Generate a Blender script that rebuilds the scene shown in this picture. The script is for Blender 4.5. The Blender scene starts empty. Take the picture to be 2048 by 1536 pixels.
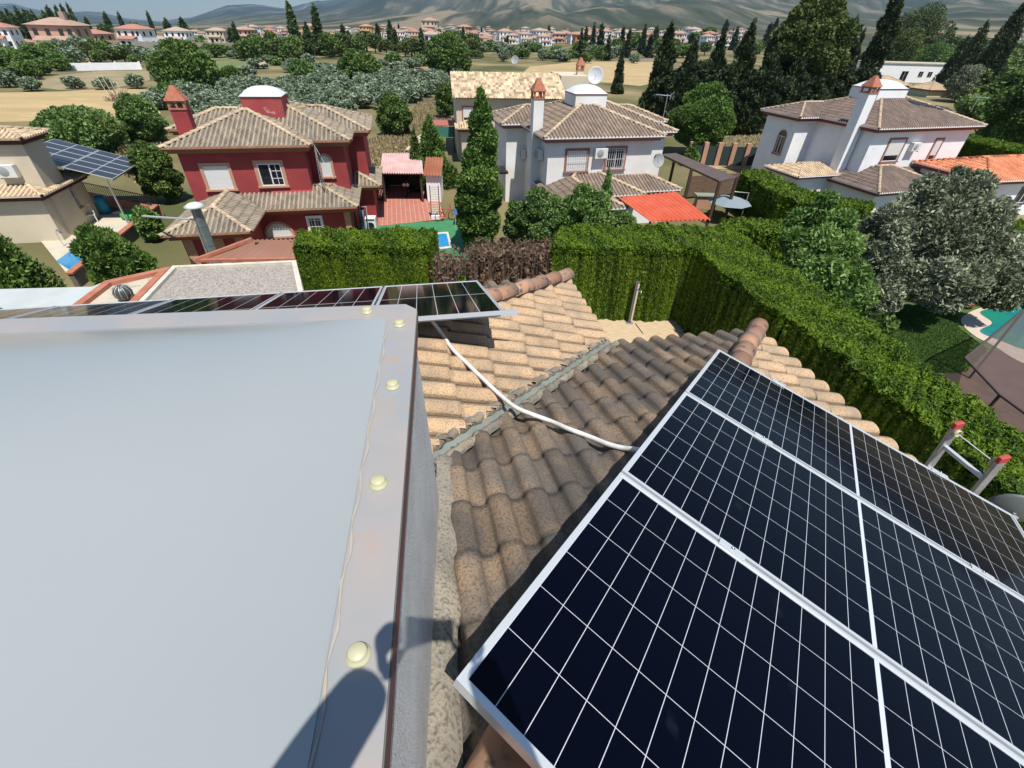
import bpy, bmesh, math, random
import numpy as np
from mathutils import Vector, Matrix
random.seed(7); rng = np.random.default_rng(11)
S = bpy.context.scene
C = S.collection
R = math.radians

# ---------------------------------------------------------------- camera
HC = 10.0                      # eye height above the neighbours' gardens (m)
FPX = 914.6                    # focal length in pixels of a 2048 px wide picture
PITCH, ROLL = R(37.94), R(-1.8)
_fw = np.array([0, math.cos(PITCH), -math.sin(PITCH)])
_d0 = np.array([0, -math.sin(PITCH), -math.cos(PITCH)]); _r0 = np.array([1., 0, 0])
_Rt = math.cos(ROLL)*_r0 + math.sin(ROLL)*_d0
_Dn = -math.sin(ROLL)*_r0 + math.cos(ROLL)*_d0
def ray(x, y): return (x-1024)/FPX*_Rt + (y-768)/FPX*_Dn + _fw
def at(x, y, z=0.0):
    v = ray(x, y); t = (z-HC)/v[2]
    return Vector((v[0]*t, v[1]*t, z))
def proj(p):
    q = np.array([p[0], p[1], p[2]-HC]); w = q@_fw
    return 1024+FPX*(q@_Rt)/w, 768+FPX*(q@_Dn)/w
def z_at(x, y, px, py):        # height of the point above (x, y) seen at picture row py
    lo, hi = -5.0, HC+.5*math.hypot(x, y)
    for _ in range(50):
        m = (lo+hi)/2
        if proj((x, y, m))[1] > py: lo = m
        else: hi = m
    return lo
cam = bpy.data.cameras.new('camera'); cam.lens = FPX/2048*36; cam.sensor_width = 36
cam.clip_start = 0.02; cam.clip_end = 60000
co = bpy.data.objects.new('camera', cam); C.objects.link(co)
m = Matrix([[_Rt[0], -_Dn[0], -_fw[0], 0], [_Rt[1], -_Dn[1], -_fw[1], 0], [_Rt[2], -_Dn[2], -_fw[2], HC], [0, 0, 0, 1]])
co.matrix_world = m
S.camera = co

# ---------------------------------------------------------------- sky, sun, exposure
sun_dir = Vector((0.170, -0.405, 0.900)).normalized()       # towards the sun
el = math.asin(sun_dir.z); az = math.atan2(sun_dir.x, sun_dir.y)
W = bpy.data.worlds.new("World"); S.world = W; W.use_nodes = True
nt = W.node_tree; bg = nt.nodes['Background']
sky = nt.nodes.new('ShaderNodeTexSky'); sky.sky_type = 'NISHITA'; sky.sun_disc = False
sky.sun_elevation = el; sky.sun_rotation = az; sky.altitude = 700; sky.air_density = 1.0; sky.dust_density = 0.1; sky.ozone_density = 3.0
nt.links.new(sky.outputs[0], bg.inputs[0]); bg.inputs[1].default_value = 0.105
sl = bpy.data.lights.new('sun', 'SUN'); sl.energy = 5.0; sl.angle = R(0.53); sl.color = (1.0, 0.955, 0.89)
so = bpy.data.objects.new('sun', sl); C.objects.link(so)
so.rotation_euler = sun_dir.to_track_quat('Z', 'Y').to_euler(); so.location = (3, -8, 30)
S.view_settings.view_transform = 'Standard'; S.view_settings.look = 'None'
S.view_settings.exposure = 0.25; S.view_settings.gamma = 1.0
S.cycles.use_denoising = True
S.cycles.max_bounces = 6; S.cycles.diffuse_bounces = 3; S.cycles.glossy_bounces = 3; S.cycles.transmission_bounces = 4
S.cycles.transparent_max_bounces = 8; S.cycles.volume_bounces = 0
S.cycles.sample_clamp_indirect = 8
S.cycles.caustics_reflective = False; S.cycles.caustics_refractive = False

# ---------------------------------------------------------------- materials
MATS = {}
def mat(name, c1, c2=None, scale=3.0, rough=0.8, metal=0.0, bump=0.0, bscale=None, spec=0.5, detail=4, c3=None, s3=None, t3=(0.55, 0.7),
        rnd=0.0, stretch=None, coat=0.0, world=False, t12=(0.35, 0.65), transl=0.0):
    """procedural surface: noise between c1 and c2, optional spots c3, optional per-face variation from attribute 'rnd'"""
    if name in MATS: return MATS[name]
    M = bpy.data.materials.new(name); M.use_nodes = True; n = M.node_tree.nodes; l = M.node_tree.links
    b = n['Principled BSDF']; b.inputs['Roughness'].default_value = rough; b.inputs['Metallic'].default_value = metal
    b.inputs['Specular IOR Level'].default_value = spec
    if coat: b.inputs['Coat Weight'].default_value = coat; b.inputs['Coat Roughness'].default_value = 0.08
    tc = n.new('ShaderNodeTexCoord'); src = tc.outputs['Object']
    if world: g = n.new('ShaderNodeNewGeometry'); src = g.outputs['Position']
    if stretch:
        mp = n.new('ShaderNodeMapping'); mp.inputs['Scale'].default_value = stretch; l.new(src, mp.inputs[0]); src = mp.outputs[0]
    def noise(s, d=detail):
        t = n.new('ShaderNodeTexNoise'); t.inputs['Scale'].default_value = s; t.inputs['Detail'].default_value = d; l.new(src, t.inputs['Vector']); return t.outputs['Fac']
    def ramp(f, a, b_, ca, cb):
        r = n.new('ShaderNodeValToRGB'); r.color_ramp.elements[0].position = a; r.color_ramp.elements[1].position = b_
        r.color_ramp.elements[0].color = (*ca, 1); r.color_ramp.elements[1].color = (*cb, 1); l.new(f, r.inputs[0]); return r.outputs[0]
    col = None
    if c2 is not None: col = ramp(noise(scale), t12[0], t12[1], c1, c2)
    if c3 is not None:
        f = ramp(noise(s3 or scale*6, 5), t3[0], t3[1], (0, 0, 0), (1, 1, 1))
        mx = n.new('ShaderNodeMix'); mx.data_type = 'RGBA'; l.new(f, mx.inputs[0])
        if col is None: mx.inputs[6].default_value = (*c1, 1)
        else: l.new(col, mx.inputs[6])
        mx.inputs[7].default_value = (*c3, 1); col = mx.outputs[2]
    if rnd:
        at_ = n.new('ShaderNodeAttribute'); at_.attribute_name = 'rnd'
        mr = n.new('ShaderNodeMapRange'); mr.inputs[3].default_value = 1-rnd; mr.inputs[4].default_value = 1+rnd; l.new(at_.outputs['Fac'], mr.inputs[0])
        mu = n.new('ShaderNodeMix'); mu.data_type = 'RGBA'; mu.blend_type = 'MULTIPLY'; mu.inputs[0].default_value = 1
        if col is None: mu.inputs[6].default_value = (*c1, 1)
        else: l.new(col, mu.inputs[6])
        l.new(mr.outputs[0], mu.inputs[7]); col = mu.outputs[2]
    if col is None: b.inputs['Base Color'].default_value = (*c1, 1)
    else: l.new(col, b.inputs['Base Color'])
    if bump:
        bn = n.new('ShaderNodeBump'); bn.inputs['Strength'].default_value = min(1, bump); bn.inputs['Distance'].default_value = 0.02*bump
        l.new(noise(bscale or scale*4, 3), bn.inputs['Height']); l.new(bn.outputs[0], b.inputs['Normal'])
    if transl:
        tr = n.new('ShaderNodeBsdfTranslucent'); ms = n.new('ShaderNodeMixShader'); ms.inputs[0].default_value = transl
        if col is not None: l.new(col, tr.inputs[0])
        else: tr.inputs[0].default_value = (*c1, 1)
        l.new(b.outputs[0], ms.inputs[1]); l.new(tr.outputs[0], ms.inputs[2]); l.new(ms.outputs[0], n['Material Output'].inputs[0])
    MATS[name] = M
    return M

# ---------------------------------------------------------------- object helpers
def tag(o, label=None, cat=None, group=None, kind=None):
    if label: o['label'] = label
    if cat: o['category'] = cat
    if group: o['group'] = group
    if kind: o['kind'] = kind
    return o
def thing(name, label, cat, loc=(0, 0, 0), rz=0.0, group=None):
    o = bpy.data.objects.new(name, None); C.objects.link(o); o.location = loc; o.rotation_euler = (0, 0, rz); o.empty_display_size = .2
    return tag(o, label, cat, group)
def link(name, me, mats, parent=None, loc=None, rz=0.0):
    o = bpy.data.objects.new(name, me); C.objects.link(o)
    for q in (mats if isinstance(mats, (list, tuple)) else [mats]): me.materials.append(q)
    if parent is not None: o.parent = parent
    if loc is not None: o.location = loc
    o.rotation_euler = (0, 0, rz)
    return o
def npmesh(name, V, F, rnd=None, mi=None, smooth=False):
    """mesh from numpy arrays of equal-sided faces"""
    me = bpy.data.meshes.new(name); V = np.asarray(V, np.float32); F = np.asarray(F, np.int32); k = F.shape[1]
    me.vertices.add(len(V)); me.vertices.foreach_set('co', V.ravel())
    me.loops.add(F.size); me.loops.foreach_set('vertex_index', F.ravel())
    me.polygons.add(len(F)); me.polygons.foreach_set('loop_start', np.arange(0, F.size, k, dtype=np.int32))
    try: me.polygons.foreach_set('loop_total', np.full(len(F), k, np.int32))
    except Exception: pass
    if mi is not None: me.polygons.foreach_set('material_index', np.asarray(mi, np.int32))
    if smooth: me.polygons.foreach_set('use_smooth', np.ones(len(F), bool))
    me.update(calc_edges=True); me.validate()
    if rnd is not None and len(me.polygons) == len(F):
        a = me.attributes.new('rnd', 'FLOAT', 'FACE'); a.data.foreach_set('value', np.asarray(rnd, np.float32))
    return me
class MB:
    def __init__(s): s.v = []; s.f = []; s.m = []; s.sm = []
    def add(s, vs, fs, mi=0, sm=False):
        n = len(s.v); s.v += [tuple(v) for v in vs]; s.f += [tuple(i+n for i in f) for f in fs]; s.m += [mi]*len(fs); s.sm += [sm]*len(fs); return s
    def box(s, a, b, mi=0, M=None):
        x0, y0, z0 = a; x1, y1, z1 = b
        vs = [(x0, y0, z0), (x1, y0, z0), (x1, y1, z0), (x0, y1, z0), (x0, y0, z1), (x1, y0, z1), (x1, y1, z1), (x0, y1, z1)]
        if M is not None: vs = [tuple(M @ Vector(v)) for v in vs]
        return s.add(vs, [(3, 2, 1, 0), (4, 5, 6, 7), (0, 1, 5, 4), (1, 2, 6, 5), (2, 3, 7, 6), (3, 0, 4, 7)], mi)
    def bar(s, p, q, w, h=None, mi=0, up=(0, 0, 1)):
        p, q = Vector(p), Vector(q); h = h or w; d = (q-p); L = d.length; d.normalize(); u = Vector(up)
        if abs(d.dot(u)) > .98: u = Vector((0, 1, 0))
        x = d.cross(u).normalized(); y = x.cross(d)
        M = Matrix(((x[0], d[0], y[0], p[0]), (x[1], d[1], y[1], p[1]), (x[2], d[2], y[2], p[2]), (0, 0, 0, 1)))
        return s.box((-w/2, 0, -h/2), (w/2, L, h/2), mi, M)
    def tube(s, pts, r, n=8, mi=0, caps=True):
        pts = [Vector(p) for p in pts]; rs = r if isinstance(r, (list, tuple)) else [r]*len(pts); vs = []; pu = None
        for i, p in enumerate(pts):
            d = (pts[min(i+1, len(pts)-1)]-pts[max(i-1, 0)]).normalized()
            u = pu if pu is not None else (Vector((0, 0, 1)) if abs(d.z) < .9 else Vector((1, 0, 0)))
            x = d.cross(u).normalized(); y = x.cross(d).normalized(); pu = y
            for k in range(n):
                a = 2*math.pi*k/n; vs.append(p+rs[i]*(math.cos(a)*x+math.sin(a)*y))
        fs = [(i*n+k, i*n+(k+1) % n, (i+1)*n+(k+1) % n, (i+1)*n+k) for i in range(len(pts)-1) for k in range(n)]
        s.add(vs, fs, mi, True)
        if caps: s.add(vs[:n], [tuple(range(n))[::-1]], mi); s.add(vs[-n:], [tuple(range(n))], mi)
        return s
    def lathe(s, prof, n=16, mi=0, o=(0, 0, 0), M=None):
        vs = []
        for r, z in prof:
            for k in range(n):
                a = 2*math.pi*k/n; v = Vector((o[0]+r*math.cos(a), o[1]+r*math.sin(a), o[2]+z)); vs.append(M @ v if M is not None else v)
        fs = [(i*n+k, i*n+(k+1) % n, (i+1)*n+(k+1) % n, (i+1)*n+k) for i in range(len(prof)-1) for k in range(n)]
        return s.add(vs, fs, mi, True)
    def prism(s, poly, z0, z1, mi=0):
        n = len(poly); vs = [(p[0], p[1], z0) for p in poly]+[(p[0], p[1], z1) for p in poly]
        return s.add(vs, [tuple(range(n))[::-1], tuple(range(n, 2*n))]+[(i, (i+1) % n, n+(i+1) % n, n+i) for i in range(n)], mi)
    def mesh(s, name):
        me = bpy.data.meshes.new(name); me.from_pydata([tuple(v) for v in s.v], [], s.f)
        me.polygons.foreach_set('material_index', s.m); me.polygons.foreach_set('use_smooth', s.sm); me.update(); return me
    def build(s, name, mats, parent=None, loc=None, rz=0.0, bevel=0.0):
        o = link(name, s.mesh(name), mats, parent, loc, rz)
        if bevel:
            b = o.modifiers.new('bevel', 'BEVEL'); b.width = bevel; b.segments = 2; b.limit_method = 'ANGLE'
        return o
def kids(o): return [c for c in o.children]
def copy_tree(o, parent=None):
    c = o.copy(); C.objects.link(c)
    if parent is not None: c.parent = parent
    for ch in kids(o): copy_tree(ch, c)
    return c

# ---------------------------------------------------------------- tiled roofs
def roof_H(rects, x, y):
    """winning rect / side / distance of a hipped roof over the union of rectangles (vectorised)"""
    best = np.full(np.shape(x), -1e9); br = np.full(np.shape(x), -1); bs = np.full(np.shape(x), -1)
    for i, (x0, x1, y0, y1) in enumerate(rects):
        d = np.stack([y-y0, x1-x, y1-y, x-x0]); k = d.argmin(0); v = d.min(0)
        w = v > best+1e-6
        best = np.where(w, v, best); br = np.where(w, i, br); bs = np.where(w, k, bs)
    return best, br, bs
def tile_roof(rects, ze, s, per=.2, expo=.34, amp=.055, lift=.022, sub=4, prof=None, jit=0.0, cw=.62, deep=.3, chan=0.0, chanf=None, sides=(0, 1, 2, 3), clip=None, mirx=False):
    """returns (tile mesh, eave closing mesh); side k: 0 front, 1 right, 2 back, 3 left"""
    ps = prof or [0, .08, .2, .31, .42, .54, .62, .81]
    def pz(p):
        return np.where(p < cw, amp*np.sqrt(np.clip(1-((p-cw/2)/(cw/2))**2, 0, 1)), -deep*amp*np.sin((p-cw)/(1-cw)*math.pi))
    VV = []; FF = []; RR = []; EV = []; EF = []; nv = 0; ne = 0
    for ri, (x0, x1, y0, y1) in enumerate(rects):
        for k in sides:
            a0, a1 = (x0, x1) if k in (0, 2) else (y0, y1)
            dep = (y1-y0 if k in (0, 2) else x1-x0)/2
            ia = np.arange(math.floor(a0/per)-1, math.ceil(a1/per)+1)
            A = (ia[:, None]+np.array(ps)[None, :]).ravel()*per; A = np.append(A, (ia[-1]+1)*per); P = np.append(np.tile(ps, len(ia)), 0.)
            tid = np.append(np.repeat(ia, len(ps)), ia[-1])
            nc = int(math.ceil(dep/expo))+1
            B = []; Fr = []; Ci = []
            for c in range(nc):
                for q in range(sub+1): B.append((c+q/sub)*expo); Fr.append(q/sub); Ci.append(c)
            B = np.array(B); Fr = np.array(Fr); Ci = np.array(Ci)
            jb = (np.sin(tid*12.9898+ri*3+k)*43758.5453 % 1-.5)*jit
            BB = B[:, None]+jb[None, :]*(Ci > 0)[:, None]; BB[0] = B[0]-.03
            AA = np.tile(A, (len(B), 1))
            if k == 0: X, Y = AA, y0+BB
            elif k == 1: X, Y = x1-BB, AA
            elif k == 2: X, Y = AA, y1-BB
            else: X, Y = x0+BB, AA
            lf = lift*(1-Fr)[:, None]
            narrow = 1-.12*Fr[:, None]
            hz = (np.sin(tid[None, :]*7.13+Ci[:, None]*3.71+k)*9173.31 % 1-.5)*jit*.12
            Z = ze+s*BB+pz(P)[None, :]*narrow+lf+hz
            nr, ncol = X.shape
            Xc = (X[:-1, :-1]+X[1:, 1:])/2; Yc = (Y[:-1, :-1]+Y[1:, 1:])/2
            bv, br, bs = roof_H(rects, Xc, Yc)
            edge = np.zeros_like(bv, bool); edge[0] = (bv[0] > -.03)
            keep = (br == ri) & (bs == k) & ((bv > 0) | edge)
            if clip is not None: keep &= clip(Xc, Yc)
            I = np.arange(nr*ncol).reshape(nr, ncol)
            q = np.stack([I[:-1, :-1], I[:-1, 1:], I[1:, 1:], I[1:, :-1]], -1)[keep]
            if k in (2, 1): pass
            if len(q) == 0: continue
            tr = (np.sin(tid[None, :-1]*91.7+(Ci[:-1, None])*37.3+k*11+ri*5)*43758.54 % 1)*np.ones((nr-1, 1))
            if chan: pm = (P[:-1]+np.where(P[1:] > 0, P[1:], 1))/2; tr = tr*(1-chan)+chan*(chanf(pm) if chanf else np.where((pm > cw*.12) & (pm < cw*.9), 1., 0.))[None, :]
            used, inv = np.unique(q, return_inverse=True)
            VV.append(np.stack([X.ravel()[used], Y.ravel()[used], Z.ravel()[used]], 1)); FF.append(inv.reshape(-1, 4)+nv); RR.append(tr[keep]); nv += len(used)
            # closing face under the eave row
            ke = np.where(keep[0])[0]
            for c in ke:
                pts = [(X[0, c], Y[0, c], Z[0, c]-.004), (X[0, c+1], Y[0, c+1], Z[0, c+1]-.004), (X[0, c+1], Y[0, c+1], ze-.03), (X[0, c], Y[0, c], ze-.03)]
                EV += pts; EF.append((ne, ne+1, ne+2, ne+3)); ne += 4
    me = npmesh('roof_tiles', np.concatenate(VV), np.concatenate(FF), rnd=np.concatenate(RR), smooth=False)
    ee = npmesh('eave', np.array(EV), np.array(EF))
    return me, ee
def cap_tiles(lines, r=.1, L=.36, n=7):
    """half-round cap tiles lapped along 3-D lines (list of (p, q)), p low end"""
    V = []; F = []; RR = []; nv = 0
    for p, q in lines:
        p, q = Vector(p), Vector(q); d = q-p; T = d.length; d.normalize()
        x = d.cross(Vector((0, 0, 1))).normalized(); y = x.cross(d).normalized()
        k = max(1, int(T/L)); st = T/k
        for i in range(k):
            a = p+d*(i*st-.02); b = p+d*((i+1)*st+.03); rr = random.random(); ja = random.uniform(-.008, .008)
            for (c, rad, up) in ((a, r*1.06, .018), (b, r*.9, -.01)):
                for j in range(n):
                    t = math.pi*(j/(n-1)); V.append(c+x*(rad*math.cos(t)+ja)+y*(rad*math.sin(t)*.95+up-.03))
            for j in range(n-1): F.append((nv+j, nv+j+1, nv+n+j+1, nv+n+j)); RR.append(rr)
            # end thickness ring
            for j in range(n):
                t = math.pi*(j/(n-1)); V.append(a+x*(r*.9*math.cos(t)+ja)+y*(r*.9*math.sin(t)*.9+.004-.03))
            for j in range(n-1): F.append((nv+2*n+j, nv+2*n+j+1, nv+j+1, nv+j)); RR.append(rr)
            nv += 3*n
    return npmesh('ridge_tiles', np.array([tuple(v) for v in V]), np.array(F), rnd=RR, smooth=False)
def crest_lines(rects, ze, s, up=.05, clip=None):
    out = []
    for ri, (x0, x1, y0, y1) in enumerate(rects):
        w, h = x1-x0, y1-y0; m_ = min(w, h)/2
        if w >= h: r0, r1 = (x0+m_, (y0+y1)/2), (x1-m_, (y0+y1)/2)
        else: r0, r1 = ((x0+x1)/2, y0+m_), ((x0+x1)/2, y1-m_)
        segs = []
        if w >= h: segs = [((x0, y0), r0), ((x0, y1), r0), ((x1, y0), r1), ((x1, y1), r1)]
        else: segs = [((x0, y0), r0), ((x1, y0), r0), ((x0, y1), r1), ((x1, y1), r1)]
        if abs(w-h) > .1: segs.append((r0, r1))
        for a, b in segs:
            a = Vector(a); b = Vector(b); N = max(2, int((b-a).length/.08)); run = None
            for i in range(N+1):
                p = a+(b-a)*(i/N); pe = p+(b-a).normalized()*(.02 if i == 0 else 0)
                v = min(pe.y-y0, x1-pe.x, y1-pe.y, pe.x-x0); bv, _, _ = roof_H(rects, np.array([pe.x]), np.array([pe.y]))
                dd_ = (b-a).normalized(); nn = Vector((-dd_.y, dd_.x))*.15; s1, _, _ = roof_H(rects, np.array([p.x+nn.x, p.x-nn.x]), np.array([p.y+nn.y, p.y-nn.y]))
                ok = bv[0]-v < .03 and s1.max() < bv[0]-.04 and (clip is None or clip(pe.x, pe.y))
                if ok:
                    if run is None: run = p.copy()
                    last = p.copy()
                if (not ok or i == N) and run is not None:
                    if (last-run).length > .2:
                        f = lambda q: (q.x, q.y, ze+s*max(0, min(q.y-y0, x1-q.x, y1-q.y, q.x-x0))+up)
                        out.append((f(run), f(last)))
                    run = None
    return out
def union_prism(mb, rects, inset, z0, z1, mi=0):
    rs = [(a+inset, b-inset, c+inset, d-inset) for a, b, c, d in rects]
    xs = sorted({round(v, 4) for r in rs for v in r[:2]}); ys = sorted({round(v, 4) for r in rs for v in r[2:]})
    occ = lambda i, j: 0 <= i < len(xs)-1 and 0 <= j < len(ys)-1 and any(r[0] < (xs[i]+xs[i+1])/2 < r[1] and r[2] < (ys[j]+ys[j+1])/2 < r[3] for r in rs)
    for i in range(len(xs)-1):
        for j in range(len(ys)-1):
            if not occ(i, j): continue
            a, b, c, d = xs[i], xs[i+1], ys[j], ys[j+1]
            mb.add([(a, c, z1), (b, c, z1), (b, d, z1), (a, d, z1)], [(0, 1, 2, 3)], mi); mb.add([(a, c, z0), (b, c, z0), (b, d, z0), (a, d, z0)], [(3, 2, 1, 0)], mi)
            for (di, dj, p, q) in ((-1, 0, (a, d), (a, c)), (1, 0, (b, c), (b, d)), (0, -1, (a, c), (b, c)), (0, 1, (b, d), (a, d))):
                if not occ(i+di, j+dj): mb.add([(*p, z0), (*q, z0), (*q, z1), (*p, z1)], [(0, 1, 2, 3)], mi)

# ---------------------------------------------------------------- foliage
def leaves(P, size, up=0.0, out=None, asp=1.6, seed=0, tri=False, nrm=None):
    """one small quad (or triangle) per point, random orientation; out: outward vectors to lean along"""
    r = np.random.default_rng(seed); n = len(P)
    d = r.normal(size=(n, 3)); 
    if out is not None: d = d*.8+out*1.0
    d[:, 2] += up; d /= np.linalg.norm(d, axis=1)[:, None]+1e-9
    e = np.cross(d, r.normal(size=(n, 3)) if nrm is None else nrm*1.6+r.normal(size=(n, 3))*.45); e /= np.linalg.norm(e, axis=1)[:, None]+1e-9
    sz = size*(.6+.8*r.random(n))[:, None]; L = d*sz*asp*.5; Wd = e*sz*.5
    if tri:
        V = np.stack([P-L-Wd*.8, P-L+Wd*.8, P+L], 1).reshape(-1, 3); F = np.arange(3*n).reshape(-1, 3)
    else:
        V = np.stack([P-L, P+Wd, P+L, P-Wd], 1).reshape(-1, 3); F = np.arange(4*n).reshape(-1, 4)
    return V, F, r.random(n)
def crown_mesh(name, lobes, n, size, seed=0, shell=.55, up=0.2, asp=1.6, flat=1.0):
    """lobes: list of (x, y, z, rx, rz); leaves sit in the outer shell of each lobe"""
    r = np.random.default_rng(seed); w = np.array([l[3]*l[3]+l[3]*l[4] for l in lobes]); w /= w.sum()
    k = r.choice(len(lobes), n, p=w); L = np.array(lobes)[k]
    d = r.normal(size=(n, 3)); d /= np.linalg.norm(d, axis=1)[:, None]
    rad = shell+(1.06-shell)*r.random(n)**.6
    P = L[:, :3]+d*rad[:, None]*np.stack([L[:, 3], L[:, 3], L[:, 4]], 1)
    V, F, rr = leaves(P, size, up=up, out=d, asp=asp, seed=seed+1)
    clump = (np.sin(k*17.3)*43.7 % 1)
    return npmesh(name, V, F, rnd=.6*rr+.4*clump)
def lobes_round(Rx, H, z0, n=16, seed=0, lr=.42, top=1.0):
    r = random.Random(seed); out = []
    for i in range(n):
        a = 2*math.pi*(i*.618); t = (i+.5)/n; zz = z0+H*(.12+.78*t); rr = Rx*(math.sin(math.pi*min(1, .18+.72*t)))*r.uniform(.45, .78)
        q = lr*Rx*r.uniform(.75, 1.15); out.append((rr*math.cos(a), rr*math.sin(a), zz, q, q*r.uniform(.7, .95)))
    out.append((0, 0, z0+H*.5, Rx*.6, H*.42)); return out
def lobes_cone(Rx, H, z0, n=22, seed=0, p=1.0, tip=.08):
    r = random.Random(seed); out = []
    for i in range(n):
        t = i/(n-1); a = i*2.4; w = Rx*(tip+(1-tip)*(1-t)**p); zz = z0+H*(.04+.93*t)
        q = w*r.uniform(.42, .62)+.05; rr = w*r.uniform(.35, .6); out.append((rr*math.cos(a), rr*math.sin(a), zz, q, max(q*1.3, H/n*1.1)))
        out.append((-rr*.6*math.cos(a+1), -rr*.6*math.sin(a+1), zz+H*.02, q*.9, max(q*1.1, H/n)))
    return out
def lobes_spindle(Rx, H, z0, n=18, seed=0):
    r = random.Random(seed); out = []
    for i in range(n):
        t = (i+.3)/n; w = Rx*math.sin(math.pi*min(.98, .12+.86*t))**.7; a = i*2.4; rr = w*.35*r.random()
        out.append((rr*math.cos(a), rr*math.sin(a), z0+H*t, w*.62, H/n*1.7))
    return out
def trunk_mb(h, r0, r1, limbs=5, crown_r=1.5, crown_h=2.0, seed=0, lean=0.0, fork=0.5):
    rr = random.Random(seed); mb = MB(); pts = []; k = 5
    for i in range(k+1):
        t = i/k; pts.append((lean*t*t+rr.uniform(-.03, .03)*h*.3, rr.uniform(-.03, .03)*h*.3, h*t))
    mb.tube(pts, [r0+(r1-r0)*(i/k) for i in range(k+1)], 8)
    for i in range(limbs):
        a = 2*math.pi*i/limbs+rr.uniform(-.3, .3); b = Vector(pts[-1-(i % 2)]); e = b+Vector((math.cos(a)*crown_r*.6, math.sin(a)*crown_r*.6, crown_h*rr.uniform(.4, .75)))
        mid = b.lerp(e, .5)+Vector((0, 0, -.05*crown_h)); mb.tube([b, mid, e], [r1*.75, r1*.45, r1*.15], 6)
    return mb
# ================================================================ materials used by the near roof
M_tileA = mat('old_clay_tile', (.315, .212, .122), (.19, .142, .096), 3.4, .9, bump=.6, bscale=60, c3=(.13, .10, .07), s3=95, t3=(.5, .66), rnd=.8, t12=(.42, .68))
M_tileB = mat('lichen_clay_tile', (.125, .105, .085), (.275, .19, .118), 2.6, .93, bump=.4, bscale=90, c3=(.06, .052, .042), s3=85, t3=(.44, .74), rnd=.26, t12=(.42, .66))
M_cap = mat('ridge_clay', (.5, .25, .14), (.3, .2, .14), 5, .85, bump=.3, bscale=50, c3=(.07, .06, .05), s3=14, t3=(.56, .7), rnd=.3)
M_mortar = mat('mortar', (.3, .25, .18), (.16, .14, .11), 6, .95, bump=1, bscale=40)
M_stucco = mat('white_rough_render', (.86, .84, .8), (.74, .72, .68), 5, .95, bump=1, bscale=160)
M_creammortar = mat('lichened_cream_render', (.38, .33, .25), (.25, .225, .18), 5, .95, bump=.4, bscale=70, c3=(.12, .11, .09), s3=70, t3=(.46, .7))
M_acryl = mat('white_acrylic', (.315, .335, .335), (.29, .315, .32), .9, .2, c3=(.30, .30, .29), s3=80, t3=(.72, .76), spec=.5)
M_flange = mat('milky_flange', (.27, .285, .29), (.33, .295, .275), 5, .25, c3=(.36, .27, .21), s3=9, t3=(.60, .74))
M_grime = mat('ochre_grime', (.36, .30, .21), (.34, .33, .31), 60, .7)
M_bolt = mat('cream_plastic', (.45, .43, .27), None, rough=.45)
M_alu = mat('aluminium', (.66, .68, .69), None, rough=.34, metal=.45)
M_alu2 = mat('weathered_aluminium', (.55, .54, .52), (.42, .41, .4), 14, .45, metal=.6)
M_darktrim = mat('dark_trim', (.12, .10, .09), None, rough=.6)
M_redtrim = mat('red_trim', (.28, .06, .04), None, rough=.6)
M_zinc = mat('zinc_sheet', (.25, .275, .24), (.17, .19, .165), 4, .6, metal=.2)
M_pvc = mat('white_conduit', (.72, .71, .68), (.6, .59, .56), 20, .5)
M_chrome = mat('chrome', (.75, .76, .78), None, rough=.15, metal=1)
M_black = mat('black_plastic', (.02, .02, .022), None, rough=.4)
M_white = mat('white_paint', (.78, .78, .77), (.70, .70, .69), 1.3, .85, bump=.3, bscale=30)

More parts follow.
